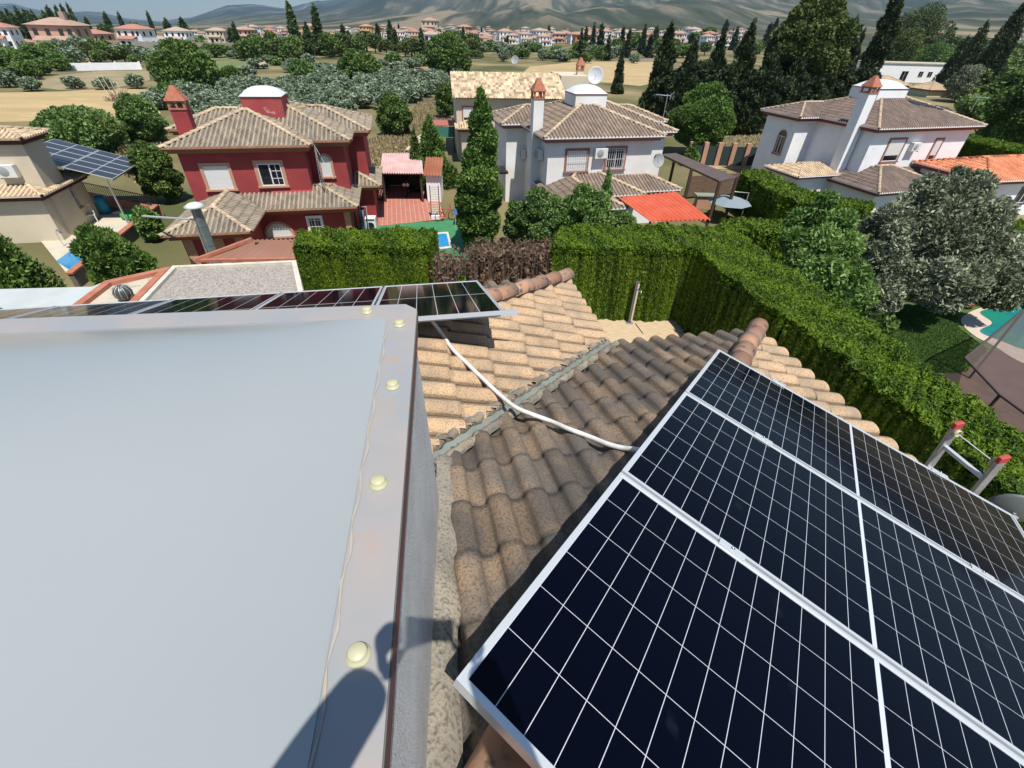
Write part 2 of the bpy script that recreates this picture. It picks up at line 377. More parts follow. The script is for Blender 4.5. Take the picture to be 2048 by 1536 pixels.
def panel_mat(name, L, Wd, nx, ny, mid, lw, base=(.0007, .0012, .0045), line=(.50, .53, .57), finelines=True):
    M = bpy.data.materials.new(name); M.use_nodes = True; n = M.node_tree.nodes; l = M.node_tree.links
    b = n['Principled BSDF']; b.inputs['Roughness'].default_value = .07; b.inputs['Specular IOR Level'].default_value = .10
    tc = n.new('ShaderNodeTexCoord'); sp = n.new('ShaderNodeSeparateXYZ'); l.new(tc.outputs['Object'], sp.inputs[0])
    def mth(op, a, b_=None, c=None):
        q = n.new('ShaderNodeMath'); q.operation = op
        for i, v in enumerate((a, b_, c)):
            if v is None: continue
            if isinstance(v, (int, float)): q.inputs[i].default_value = v
            else: l.new(v, q.inputs[i])
        return q.outputs[0]
    def grid(o, cell, off, w):
        f = mth('FRACT', mth('DIVIDE', mth('ADD', o, off), cell)); d = mth('ABSOLUTE', mth('SUBTRACT', f, .5))   # .5 on the line
        return mth('GREATER_THAN', d, .5-w/cell/2)
    m_ = .022; cx = (L-2*m_-mid)/nx
    # two halves either side of the middle bar
    ax = mth('SUBTRACT', mth('ABSOLUTE', mth('SUBTRACT', sp.outputs[0], L/2)), mid/2)
    gx = grid(ax, cx, 0.0, lw); gm = mth('LESS_THAN', ax, .0015)
    cy = (Wd-2*m_)/ny; gy = grid(sp.outputs[1], cy, -m_, lw)
    g = mth('MAXIMUM', mth('MAXIMUM', gx, gy), gm)
    nz = n.new('ShaderNodeTexNoise'); nz.inputs['Scale'].default_value = 1.3; l.new(tc.outputs['Object'], nz.inputs[0])
    cr = n.new('ShaderNodeValToRGB'); cr.color_ramp.elements[0].color = (*base, 1); cr.color_ramp.elements[1].color = (base[0]*1.6, base[1]*1.5, base[2]*1.5, 1); l.new(nz.outputs['Fac'], cr.inputs[0])
    # dusty smears
    n2 = n.new('ShaderNodeTexNoise'); n2.inputs['Scale'].default_value = 4.5; n2.inputs['Detail'].default_value = 6; l.new(tc.outputs['Object'], n2.inputs[0])
    r2 = n.new('ShaderNodeValToRGB'); r2.color_ramp.elements[0].position = .66; r2.color_ramp.elements[1].position = .82; r2.color_ramp.elements[1].color = (.35, .35, .35, 1); l.new(n2.outputs['Fac'], r2.inputs[0])
    m0 = n.new('ShaderNodeMix'); m0.data_type = 'RGBA'; l.new(r2.outputs[0], m0.inputs[0]); l.new(cr.outputs[0], m0.inputs[6]); m0.inputs[7].default_value = (.05, .06, .075, 1)
    mx = n.new('ShaderNodeMix'); mx.data_type = 'RGBA'; l.new(g, mx.inputs[0]); l.new(m0.outputs[2], mx.inputs[6]); mx.inputs[7].default_value = (*line, 1)
    l.new(mx.outputs[2], b.inputs['Base Color']); return M

# ================================================================ the near house (we stand on its roof)
TH = R(12); SL = .315; ZE = 7.26; GZ = 2.0         # street direction, roof slope, eave height, garden level of our plot
EX = Vector((math.cos(TH), math.sin(TH), 0)); EY = Vector((-math.sin(TH), math.cos(TH), 0))
def lw(x, y, z): return EX*x+EY*y+Vector((0, 0, z))          # local -> world
own_rects = [(-7.5, 3.72, -7.5, 3.94), (-4.9, 1.91, -7.5, 5.58)]
def own_z(X, Y, off=0.0):
    v, _, _ = roof_H(own_rects, np.array([X]), np.array([Y])); return ZE+SL*max(v[0], -.2)+off
def own_hit(px, py, off=0.05):
    v = Vector(ray(px, py)); t = .5
    while t < 14:
        p = v*t; q = (p.dot(EX), p.dot(EY)); z = HC+p.z
        if z <= own_z(q[0], q[1], off): return Vector((p.x, p.y, z))
        t += .01
    return None
valley = lambda x, y: ~((np.abs((x-1.91)-(y-3.94)) < .06) & (x < 1.95)) if isinstance(x, np.ndarray) else True
CURB = (-2.15, -.058, -.75, 1.50)
DR = R(-3.7); DP = Vector((-.047, 1.5, 0))       # the dome sits a little askew on the roof
def drot(x, y):
    c, s = math.cos(DR), math.sin(DR); a, b = x-DP.x, y-DP.y; return DP.x+c*a-s*b, DP.y+s*a+c*b
MD = Matrix.Translation(DP) @ Matrix.Rotation(DR, 4, 'Z') @ Matrix.Translation(-DP)
def own_clip(x, y):
    return valley(x, y) & ~((x > CURB[0]+.05) & (x < CURB[1]-.05) & (y > CURB[2]+.05) & (y < CURB[3]-.03))
PR = [0, .03, .08, .14, .2, .26, .31, .36, .42, .48, .54, .59, .62, .7, .81, .92]
own = thing('house', 'near house with weathered barrel tile roof, carrying the white skylight dome', 'house', (0, 0, GZ), TH)
def own_part(sides, name, mt, label):
    kw = dict(prof=[0, .03, .09, .16, .25, .34, .43, .52, .61, .68, .75, .80, .83, .92], cw=.83, deep=1.9, amp=.066, chan=.78, chanf=lambda p: np.where(p > .83, 0., np.where(p > .50, .42, np.where(p > .03, 1., .5)))) if 1 in sides else dict(prof=PR, amp=.056, chan=.2)  # row gap shade painted into the tile tone; near side bright, far side grey
    me, ee = tile_roof(own_rects, ZE-GZ, SL, .2, .352, lift=.022 if 1 in sides else .017, sub=8, jit=.07, sides=sides, clip=own_clip, **kw)
    o = link('roof', me, mt, own); o['label'] = label
    e = link('eave', ee, M_mortar, own)
    return o
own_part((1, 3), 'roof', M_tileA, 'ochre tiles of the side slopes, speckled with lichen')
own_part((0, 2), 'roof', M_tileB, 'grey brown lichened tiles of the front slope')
cl = crest_lines(own_rects, ZE-GZ, SL, up=.10, clip=lambda x, y: not (CURB[0] < x < CURB[1] and CURB[2] < y < CURB[3]))
for c_ in cl: link('ridge_tiles', cap_tiles([c_], r=.098, L=.34, n=11), M_cap, own)
for p, q in cl:
    mb = MB(); p, q = Vector(p), Vector(q); mb.bar(p-Vector((0, 0, .055)), q-Vector((0, 0, .055)), .15, .12); mb.build('ridge_mortar', M_mortar, own)
for sgn in (-1, 1):      # irregular mortar bead where the cut tiles meet the gutter
    mb = MB(); pts = []; rad = []
    for i in range(70):
        t_ = i/69; X, Y = 1.93+(-.10-1.93)*t_, 3.96+(1.93-3.96)*t_; o_ = (.072+.008*math.sin(i*1.9))/math.sqrt(2); z = ZE-GZ+SL*(1.91-X)+.045+.006*math.sin(i*2.7); pts.append((X+sgn*o_, Y-sgn*o_, z)); rad.append(.036+.004*math.sin(i*1.3+sgn)+.002*math.sin(i*3.1))
    mb.tube(pts, rad, 8); mb.build('valley_mortar', M_mortar, own)
mb = MB(); a = Vector((1.97, 4.0)); b = Vector((-.12, 1.91)); n_ = Vector((.5, -.5)).normalized()*.12
za = ZE-GZ+SL*(-.04)+.012; zb = ZE-GZ+SL*(3.94-1.91)+.012
mb.add([(a.x-n_.x, a.y-n_.y, za+.05), (a.x, a.y, za), (b.x, b.y, zb), (b.x-n_.x, b.y-n_.y, zb+.05), (a.x+n_.x, a.y+n_.y, za+.05), (b.x+n_.x, b.y+n_.y, zb+.05)],
       [(0, 1, 2, 3), (1, 4, 5, 2)])
mb.build('valley_gutter', M_zinc, own)
mb = MB(); union_prism(mb, own_rects, .02, ZE-GZ-.30, ZE-GZ-.035); mb.build('cornice', M_redtrim, own)
mb = MB(); union_prism(mb, own_rects, .5, 0, ZE-GZ-.301); mb.build('wall', M_white, own)
# curb that carries the dome, with the lichened mortar fillet along its foot
mb = MB(); x0, x1, y0, y1 = CURB; bt = .035; mb.add([MD @ Vector(v) for v in ((x0, y0, 5.4), (x1+bt, y0, 5.4), (x1+bt, y1, 5.4), (x0, y1, 5.4), (x0, y0, 7.10), (x1, y0, 7.10), (x1, y1, 7.10), (x0, y1, 7.10))], [(3, 2, 1, 0), (4, 5, 6, 7), (0, 1, 5, 4), (1, 2, 6, 5), (2, 3, 7, 6), (3, 0, 4, 7)]); mb.build('curb', M_stucco, own, bevel=.01)
mb = MB(); N = 26
vs = []
for i in range(N+1):
    y = CURB[2]-.1+(1.93-CURB[2]+.1)*i/N; z = own_z(CURB[1], y)-GZ; wv = .085+.012*math.sin(i*1.7)+.008*math.sin(i*4.1)
    vs += [(*drot(CURB[1]+.0, y), z+.10+.015*math.sin(i*2.3)), (*drot(CURB[1]+.015+wv*.55, y), z+.085+.01*math.sin(i*3.1)), (*drot(CURB[1]+.015+wv, y), z+.03)]
fs = []
for i in range(N): fs += [(3*i, 3*i+1, 3*i+4, 3*i+3), (3*i+1, 3*i+2, 3*i+5, 3*i+4)]
mb.add(vs, fs, 0, True); mb.build('mortar_fillet', M_creammortar, own)
mb = MB(); mb.box((CURB[0]-.01, CURB[2]-.01, 7.085), (CURB[1]+.012, CURB[3]+.012, 7.108), 0, MD); mb.build('curb_trim', M_redtrim, own)

# ---------------------------------------------------------------- white acrylic dome
DZ = 9.15
dome = thing('skylight_dome', 'big milky white acrylic skylight dome bolted on its curb in the foreground', 'skylight', tuple(lw(*drot(-1.142, .42), DZ)), TH+DR)
hx, hy, ch = 1.095, 1.20, .045; FX, FY = hx-.105, hy-.105
def dome_z(x, y):
    u = min(1, abs(x)/FX); v = min(1, abs(y)/FY)
    def f(t): return (1-t**2.7)**1.0
    g = f(u)*f(v); return .215*g**.95 if g > 0 else 0
V = []; F = []
NX, NY = 120, 130
def rs(i, N, half):        # denser near the rim
    t = -1+2*i/N; return half*math.sin(t*math.pi/2)
for j in range(NY+1):
    for i in range(NX+1):
        x, y = rs(i, NX, FX), rs(j, NY, FY); V.append((x, y, dome_z(x, y)+.002))
for j in range(NY):
    for i in range(NX):
        a = j*(NX+1)+i; F.append((a, a+1, a+NX+2, a+NX+1))
dm = link('dome', npmesh('dome', V, F, smooth=True), M_acryl, dome)
mb = MB(); pl = [(hx-ch, hy), (-hx+ch, hy), (-hx, hy-ch), (-hx, -hy+ch), (-hx+ch, -hy), (hx-ch, -hy), (hx, -hy+ch), (hx, hy-ch)]
mb.prism(pl, -.008, .0)
lip = MB(); 
for i in range(8):
    p, q = Vector((*pl[i], -.022)), Vector((*pl[(i+1) % 8], -.022)); lip.bar(p*.999, q*.999, .006, .03)
mb.build('flange', M_flange, dome); lip.build('flange_lip', M_darktrim, dome)
def dl(px, py, z=DZ):                 # pixel -> dome-local position
    p = at(px, py, z)-lw(*drot(-1.142, .42), z); c, s = math.cos(DR), math.sin(DR); a, b = p.dot(EX), p.dot(EY); return c*a+s*b, -s*a+c*b
bolts = [dl(735, 622), dl(795, 650), dl(783, 773), dl(760, 968), dl(717, 1311)]
bx = sum(b[0] for b in bolts[1:])/4
bolts = [bolts[0]]+[(min(bx+.004*(k % 2), hx-.03), b[1]) for k, b in enumerate(bolts[1:])]+[(bx-.004, bolts[-1][1]-.36), (-.35, hy-.055), (-.8, hy-.055)]
for i, (x, y) in enumerate(bolts):
    y = min(y, hy-.05); mb = MB(); mb.lathe([(.021, .0), (.021, .003), (.0165, .0035), (.0165, .014), (.0145, .0165), (0.0001, .017)], 18, o=(x, y, .001))
    o = mb.build('bolt_cap', M_bolt, dome)
# yellowed grime along the foot of the dome
mb = MB(); gp = []
for i in range(60):
    t = i/59; gp.append((FX+.006+.004*math.sin(i*1.3), -.75+t*(hy-.2+.75), .0025))
vs = []
for i, p in enumerate(gp):
    w1 = .0018+.0012*math.sin(i*2.1); vs += [(p[0]-w1, p[1], p[2]), (p[0]+w1, p[1], p[2])]
mb.add(vs, [(2*i, 2*i+1, 2*i+3, 2*i+2) for i in range(59)])
mb.build('grime_line', M_grime, dome)

# ---------------------------------------------------------------- solar panels
def panel_thing(label, Mw, L, Wd, cellmat, group):
    t = thing('solar_panel', label, 'solar panel', group=group)
    fr = MB(); w_, h_ = .012, .035
    for (a, b) in (((0, 0), (L, .012)), ((0, Wd-.012), (L, Wd)), ((0, .012), (.012, Wd-.012)), ((L-.012, .012), (L, Wd-.012))):
        fr.box((a[0], a[1], -h_), (b[0], b[1], .0))
    for (a, b) in (((.012, .012), (L-.012, .023)), ((.012, Wd-.023), (L-.012, Wd-.012)), ((.012, .023), (.021, Wd-.023)), ((L-.021, .023), (L-.012, Wd-.023))):
        fr.box((a[0], a[1], -.0075), (b[0], b[1], -.0045))
    fr.build('frame', M_alu, t)
    g = MB(); g.box((.013, .013, -.012), (L-.013, Wd-.013, -.006)); g.build('cells', cellmat, t)
    bk = MB(); bk.box((.013, .013, -.0165), (L-.013, Wd-.013, -.0135)); bk.build('back_sheet', M_white, t)
    t.matrix_world = Mw; return t
u_ = Vector((.789, -.578, -.208)).normalized(); v_ = Vector((-.533, -.812, .238)); v_ = (v_-u_*v_.dot(u_)).normalized(); n_ = v_.cross(u_).normalized()
if n_.z < 0: n_ = -n_
PL, PW = 2.165, 1.125
A0 = Vector((1.703, 3.204, 7.939))
mat_big = panel_mat('panel_cells_near', PL, PW, 24, 6, .014, .0020)
names = ['upper dark solar panel of the near array, closest to the eave ladder', 'middle dark solar panel of the near array, between the other two', 'lowest dark solar panel of the near array, nearest the white dome']
near_origin = []
for k in range(3):
    o = A0+v_*(k*(PW+.018)); near_origin.append(o)
    # right-handed frame: x along u_, y opposite so that z = n_
    yv = n_.cross(u_).normalized(); s_ = 1 if yv.dot(v_) > 0 else -1
    oo = o if s_ > 0 else o+v_*PW
    Mw = Matrix(((u_.x, yv.x, n_.x, oo.x), (u_.y, yv.y, n_.y, oo.y), (u_.z, yv.z, n_.z, oo.z), (0, 0, 0, 1)))
    panel_thing(names[k], Mw, PL, PW, mat_big, 'solar panels of the near array')
Mn = Matrix(((u_.x, v_.x, n_.x, A0.x), (u_.y, v_.y, n_.y, A0.y), (u_.z, v_.z, n_.z, A0.z), (0, 0, 0, 1)))
def roof_below(p): q = (p.dot(EX), p.dot(EY)); return own_z(q[0], q[1], .03)
for k, uu in enumerate((.52, 1.70)):
    t = thing('mounting_rail', ['aluminium rail with feet under the near panels, towards the dome side', 'aluminium rail with feet under the near panels, towards the ladder side'][k], 'rail', group='rails under the near array')
    a, b = Mn @ Vector((uu, -.07, -.058)), Mn @ Vector((uu, 3*PW+.10, -.058))
    mb = MB(); mb.bar(a, b, .04, .04, up=n_); mb.build('rail', M_alu, t)
    for vv in (.3, 1.7, 3.0):
        p = Mn @ Vector((uu, vv, -.078)); zb = roof_below(p)
        if p.z > zb: mb = MB(); mb.bar(Vector((p.x, p.y, zb)), p, .05, .05); mb.build('support_leg', M_alu, t)
# clamps in the seams
ci = 0
cl_lab = ['bright panel clamp in the upper seam, dome side', 'bright panel clamp in the upper seam, ladder side', 'bright panel clamp in the lower seam, dome side', 'bright panel clamp in the lower seam, ladder side', 'end clamp on the top edge of the near array, dome side', 'end clamp on the top edge of the near array, ladder side']
for row, vv in ((0, PW+.009), (1, 2*PW+.027), (2, -.008)):
    for uu in (.52, 1.70):
        mb = MB(); mb.box((-.055, -.02, .0008), (.055, .02, .006)); mb.box((-.055, -.008, -.03), (.055, .008, .001))
        o = mb.build('panel_clamp', M_alu, None, bevel=.002)
        bm_ = MB(); bm_.lathe([(.0075, .006), (.0075, .012), (.004, .012), (.004, .008), (.0001, .008)], 10); bm_.build('bolt', M_chrome, o)
        tag(o, cl_lab[ci], 'clamp', 'panel clamps of the near array'); ci += 1
        o.matrix_world = Mn @ Matrix.Translation((uu, vv, 0))
# array over the far slope of the wing
PL2, PW2 = 1.80, 1.05
mat_far = panel_mat('panel_cells_wing', PL2, PW2, 2, 6, .012, .006, line=(.45, .47, .5))
NR = at(1008, 621, 8.21); dn = (EY-Vector((0, 0, SL))).normalized(); lf = -EX; nn = lf.cross(dn).normalized()
if nn.z < 0: nn = -nn
labs = ['right end solar panel beyond the dome, next to the tile ridge', 'second solar panel from the right beyond the dome', 'third solar panel from the right beyond the dome', 'fourth solar panel from the right beyond the dome', 'left end solar panel beyond the dome']
for k in range(5):
    o = NR+lf*(k*(PW2+.02)+PW2)
    xv, yv = dn, nn.cross(dn)
    if yv.dot(-lf) < 0: xv = dn; 
    Mw = Matrix(((xv.x, yv.x, nn.x, 0), (xv.y, yv.y, nn.y, 0), (xv.z, yv.z, nn.z, 0), (0, 0, 0, 1)))
    oo = o if yv.dot(EX) > 0 else o-lf*PW2
    Mw.translation = oo; panel_thing(labs[k], Mw, PL2, PW2, mat_far, 'solar panels beyond the dome')
for k, dd in enumerate((.18, 1.35)):
    t = thing('mounting_rail', ['aluminium rail poking out under the far panels, near edge', 'aluminium rail poking out under the far panels, far edge'][k], 'rail', group='rails under the far array')
    a = NR+dn*dd-lf*.14-nn*.058; b = NR+dn*dd+lf*5.45-nn*.058
    mb = MB(); mb.bar(a, b, .045, .045, up=nn); mb.build('rail', M_alu, t)
    for q in (1.9, 3.4, 4.9):
        p = a.lerp(b, q/5.6); mb = MB(); mb.bar(Vector((p.x, p.y, roof_below(p))), p, .04, .04); mb.build('support_leg', M_alu, t)

# ---------------------------------------------------------------- conduit across the tiles
pp = []
for (x, y, o) in ((858, 634, .22), (884, 668, .10), (905, 698, .075), (935, 728, .08), (965, 757, .10), (1000, 790, .12), (1030, 814, .13), (1062, 828, .12), (1100, 842, .07), (1135, 857, .085), (1180, 874, .07), (1215, 888, .08), (1245, 896, .09), (1270, 899, .12), (1310, 905, .16)):
    p = own_hit(x, y, o)
    if p: pp.append(p)
def smooth_path(P, k=6):
    out = []
    for i in range(len(P)-1):
        p0, p1, p2, p3 = P[max(i-1, 0)], P[i], P[i+1], P[min(i+2, len(P)-1)]
        for j in range(k):
            t = j/k; out.append(.5*((2*p1)+(p2-p0)*t+(2*p0-5*p1+4*p2-p3)*t*t+(3*p1-p0-3*p2+p3)*t**3))
    return out+[P[-1]]
sp_ = smooth_path(pp, 10); fine = []
for i in range(len(sp_)-1):
    n2 = max(1, int((sp_[i+1]-sp_[i]).length/.006))
    for j in range(n2): fine.append(sp_[i].lerp(sp_[i+1], j/n2))
mb = MB(); mb.tube(fine, [.0155+.0018*(k % 2) for k in range(len(fine))], 9)
tag(mb.build('conduit', M_pvc), 'white corrugated cable conduit lying across the tiles between both solar arrays', 'conduit')

# ---------------------------------------------------------------- ladder at the right eave
t = thing('ladder', 'aluminium extension ladder with red end caps leaning on the right eave', 'ladder')
L1, L2 = at(1916, 850, 7.50), at(2006, 918, 7.50); dwn = (Vector((0, 0, -1))+EX*.14).normalized(); ax = (L2-L1).normalized(); fr_ = ax.cross(dwn).normalized()
for p in (L1, L2):
    mb = MB(); mb.bar(p, p+dwn*5.5, .028, .075, up=fr_); mb.build('stile', M_alu2, t)
    mb = MB(); mb.bar(p-dwn*.028, p+dwn*.035, .034, .082, up=fr_); mb.build('end_cap', mat('red_plastic', (.45, .06, .05), None, rough=.5), t, bevel=.006)
    s_ = 1 if p is L1 else -1
    Mx = Matrix.Translation(p+dwn*.07+ax*s_*.03) @ ax.to_track_quat('Z', 'Y').to_matrix().to_4x4()
    mb = MB(); mb.lathe([(.026, -.014), (.034, -.014), (.036, 0), (.034, .014), (.026, .014), (.024, 0), (.026, -.014)], 16, M=Mx); mb.build('pulley', M_bolt, t)
for k in range(16):
    if k == 0: mb = MB(); mb.tube([L1+dwn*.07, L2+dwn*.07], .004, 6); mb.build('axle', M_pvc, t)
    p = L1+dwn*(.25+.28*k)
    q = L2+dwn*(.25+.28*k); mb = MB(); mb.bar(p, q, .032, .028, up=fr_); mb.build('rung', M_alu, t)
# small dish below the ladder
def dish(name, label, pos, r, toward, mt, parent=None, pole=.5, group=None, base=None):
    t = thing(name, label, 'satellite dish', tuple(pos), 0, group) if parent is None else None
    q = Vector(toward).normalized().to_track_quat('Z', 'Y').to_matrix().to_4x4()
    pos0 = Vector((0, 0, 0)) if parent is None else Vector(pos)
    mb = MB(); pr = [(0.001, 0)]+[(r*k/8, .28*r*(k/8)**2) for k in range(1, 9)]+[(r*.985, .28*r+.012)]+[(r*k/8, .28*r*(k/8)**2+.012) for k in range(7, 0, -1)]
    mb.lathe(pr, 24, M=Matrix.Translation(pos0) @ q)
    if parent is None:
        mb.build('reflector', mt, t); t2 = t
    else:
        t2 = mb.build('satellite_dish', mt, parent)
    a = MB(); a.tube([pos0, pos0+q.to_3x3() @ Vector((0, -r*.6, r*.75))], .012, 6); a.tube([pos0+q.to_3x3() @ Vector((0, -r*.6, r*.75)), pos0+q.to_3x3() @ Vector((0, -r*.55, r*.62))], .03, 6)
    a.build('feed_arm', M_alu2, t2)
    a = MB(); a.tube([pos0-Vector((0, 0, pole)), pos0-q.to_3x3() @ Vector((0, 0, .04))], .02, 6); a.build('mast', M_alu2, t2); return t2
dish('satellite_dish', 'grey dish by the right edge, just beyond the near panel corner', at(2030, 1026, 6.95), .17, (.5, .9, .15), mat('grey_dish', (.13, .145, .14), None, rough=.5), pole=.5)

# ---------------------------------------------------------------- the photographer, holding the phone
sk = bpy.data.materials.new('skin'); sk.use_nodes = True; sk.node_tree.nodes['Principled BSDF'].inputs['Base Color'].default_value = (.55, .34, .24, 1); sk.node_tree.nodes['Principled BSDF'].inputs['Roughness'].default_value = .55
M_cloth = mat('blue_work_shirt', (.05, .09, .17), (.07, .11, .2), 8, .9); M_trous = mat('grey_trousers', (.08, .08, .085), None, rough=.9); M_hair = mat('dark_hair', (.025, .018, .012), None, rough=.8)
def skin_obj(name, nodes, edges, mt, parent=None, sub=2, root=0):
    me = bpy.data.meshes.new(name); me.from_pydata([n[0] for n in nodes], edges, []); o = link(name, me, mt, parent)
    md = o.modifiers.new('skin', 'SKIN'); md.use_smooth_shade = True
    for i, n in enumerate(nodes):
        r_ = n[1]; me.skin_vertices[0].data[i].radius = (r_, r_) if not isinstance(r_, tuple) else r_
    me.skin_vertices[0].data[root].use_root = True
    sb = o.modifiers.new('sub', 'SUBSURF'); sb.levels = sub; sb.render_levels = sub; return o
PX, PY = .05, -.52; fz = own_z(Vector((PX, PY, 0)).dot(EX), Vector((PX, PY, 0)).dot(EY), .05)
def P(x, y, z): return (PX+x, PY+y, z)
sh = 9.80                                              # shoulder height
H = [(-.034, -.048, 9.985), (.152, -.050, 9.985)]      # hands at the two ends of the phone (world)
nodes = [(P(0, -.06, fz+.83), (.14, .11)), (P(0, -.07, fz+1.02), (.135, .10)), (P(0, -.06, fz+1.22), (.16, .11)), (P(0, -.05, sh-.02), (.13, .09)), (P(0, -.01, sh+.075), .055), (P(0, .035, sh+.17), (.07, .085)), (P(0, .03, sh+.27), (.075, .09)),
         (P(-.17, -.05, sh-.01), .07), (P(-.40, .05, sh-.17), .056), ((H[0][0]-.085, H[0][1]-.10, H[0][2]-.075), .052), ((H[0][0]-.02, H[0][1]-.02, H[0][2]-.018), .045),
         (P(.17, -.05, sh-.01), .065), (P(.33, .05, sh-.20), .054), ((H[1][0]+.06, H[1][1]-.10, H[1][2]-.08), .050), ((H[1][0]+.02, H[1][1]-.02, H[1][2]-.018), .045),
         (P(-.10, -.06, fz+.78), .095), (P(-.13, .05, fz+.44), .068), (P(-.14, -.02, fz+.09), .045), (P(-.15, .12, fz+.03), .038),
         (P(.10, -.06, fz+.78), .095), (P(.14, .05, fz+.44), .068), (P(.15, -.02, fz+.09), .045), (P(.17, .12, fz+.03), .038)]
ed = [(0, 1), (1, 2), (2, 3), (3, 4), (4, 5), (5, 6), (3, 7), (7, 8), (8, 9), (9, 10), (3, 11), (11, 12), (12, 13), (13, 14), (0, 15), (15, 16), (16, 17), (17, 18), (0, 19), (19, 20), (20, 21), (21, 22)]
body = skin_obj('person', nodes, ed, sk); tag(body, 'person in a dark work shirt holding up a phone, whose shadow falls beside the dome', 'person')
skin_obj('shirt', [(nodes[i][0], tuple(v*1.1 for v in nodes[i][1]) if isinstance(nodes[i][1], tuple) else nodes[i][1]*1.16) for i in (0, 1, 2, 3, 7, 8, 11, 12)]+[(P(0, -.06, fz+.70), (.165, .13))], [(0, 1), (1, 2), (2, 3), (3, 4), (4, 5), (3, 6), (6, 7), (0, 8)], M_cloth, body)
skin_obj('trousers', [(nodes[i][0], tuple(v*1.08 for v in nodes[i][1]) if isinstance(nodes[i][1], tuple) else nodes[i][1]*1.15) for i in (0, 15, 16, 17, 19, 20, 21)], [(0, 1), (1, 2), (2, 3), (0, 4), (4, 5), (5, 6)], M_trous, body)
for s_, i in ((-1, 18), (1, 22)):
    skin_obj('shoe', [(P(s_*.145, -.05, fz+.05), .05), (P(s_*.155, .06, fz+.035), .048), (P(s_*.17, .17, fz+.03), .04)], [(0, 1), (1, 2)], M_black, body)
hd = Vector(P(0, .045, sh+.235))
mb = MB(); mb.lathe([(.001, .115), (.05, .105), (.082, .07), (.094, .02), (.092, -.03), (.07, -.06)], 18, M=Matrix.Translation(hd+Vector((0, -.018, .012)))); mb.build('hair', M_hair, body)
for s_ in (-1, 1):
    mb = MB(); mb.lathe([(.001, .012), (.009, .008), (.012, 0), (.009, -.008), (.001, -.012)], 10, M=Matrix.Translation(hd+Vector((s_*.031, .085, -.005)))); mb.build('eye', M_black, body)
    mb = MB(); mb.lathe([(.001, .03), (.014, .02), (.018, 0), (.012, -.025), (.001, -.03)], 10, M=Matrix.Translation(hd+Vector((s_*.088, .0, -.01)))); mb.build('ear', sk, body)
mb = MB(); mb.lathe([(.001, .03), (.009, .0), (.015, -.022), (.001, -.03)], 10, M=Matrix.Translation(hd+Vector((0, .102, -.03)))); mb.build('nose', sk, body)
mb = MB(); mb.bar(hd+Vector((-.024, .092, -.068)), hd+Vector((.024, .092, -.068)), .01, .008); mb.build('mouth', mat('lips', (.4, .18, .15), None), body)
for s_, h in ((-1, H[0]), (1, H[1])):                   # five separate fingers close on the phone
    hx_, hy_, hz_ = h
    for k, (dz, ln) in enumerate(((.030, .9), (.010, 1.05), (-.010, 1.0), (-.029, .8))):
        b0 = (hx_+s_*.012, hy_-.012, hz_+dz-.01); b1 = (hx_+s_*.024, hy_+.016*ln, hz_+dz-.004); b2 = (hx_+s_*.012, hy_+.036*ln, hz_+dz); b3 = (hx_-s_*.004, hy_+.042*ln-.002, hz_+dz+.002)
        skin_obj('finger', [(b0, .0095), (b1, .009), (b2, .0082), (b3, .007)], [(0, 1), (1, 2), (2, 3)], sk, body)
    skin_obj('thumb', [((hx_+s_*.008, hy_-.02, hz_-.03), .011), ((hx_-s_*.004, hy_-.018, hz_-.004), .0105), ((hx_-s_*.018, hy_-.006, hz_+.012), .009)], [(0, 1), (1, 2)], sk, body)
mb = MB(); ang = PITCH
Mph = Matrix.Translation((.058, -.016, 9.985)) @ Matrix.Rotation(-(math.pi/2+ang-math.pi/2), 4, 'X')
mb.box((-.078, -.0045, -.0375), (.078, .0045, .0375), 0, Mph)
ph = mb.build('phone', M_black, None, bevel=.003); tag(ph, 'dark slab phone held level in both hands of the person', 'phone')
mb = MB(); mb.box((-.072, -.0056, -.034), (.072, -.0046, .034), 0, Mph); mb.build('screen', mat('dark_screen', (.01, .01, .012), None, rough=.1), ph)
# ================================================================ ground, fields, hills
M_dry = mat('dry_grass', (.30, .22, .11), (.17, .15, .07), .09, .95, c3=(.10, .11, .045), s3=.035, t3=(.5, .62), bump=1, bscale=6, world=True, detail=8)
M_wheat = mat('wheat_stubble', (.45, .32, .15), (.34, .25, .12), .12, .95, bump=1, bscale=9, world=True, detail=8, stretch=(.35, 2.2, 1), c3=(.52, .40, .21), s3=.5, t3=(.55, .7))
def flat_sheet(name, poly, z, mt, kind='structure', parent=None, label=None):
    mb = MB(); n = len(poly); mb.add([(p[0], p[1], z) for p in poly], [tuple(range(n))]); o = mb.build(name, mt, parent)
    if kind: o['kind'] = kind
    if label: o['label'] = label
    return o
# one ground sheet out to the mountains, in rings of azimuth and distance
def sstep(a, b, x): t = max(0, min(1, (x-a)/(b-a))); return t*t*(3-2*t)
SKY = [(-70, 8), (0, 8), (35, 6), (62, 16), (120, 26), (175, 22), (207, 24), (250, 39), (300, 44), (335, 49), (400, 30), (462, 10), (512, 8), (532, 10), (575, 17), (632, 3), (700, -3), (800, -25), (900, -50), (1000, -75), (1200, -130), (1400, -150), (1600, -130), (1750, -150), (1900, -120), (2048, -60), (2200, -40)]
FOOT = [(-70, 60), (200, 60), (330, 52), (480, 47), (560, 42), (640, 41), (760, 34), (900, 20), (1000, 26), (1060, 8), (1130, 28), (1200, 7), (1290, 22), (1340, 10), (1420, 8), (1500, 20), (1600, 30), (1750, 45), (1900, 30), (2048, 20), (2200, 20)]
TOWN = [(-70, 66), (300, 60), (700, 62), (1000, 60), (1040, 50), (1095, 30), (1160, 52), (1240, 55), (1290, 40), (1360, 52), (1500, 64), (1900, 60), (2200, 60)]
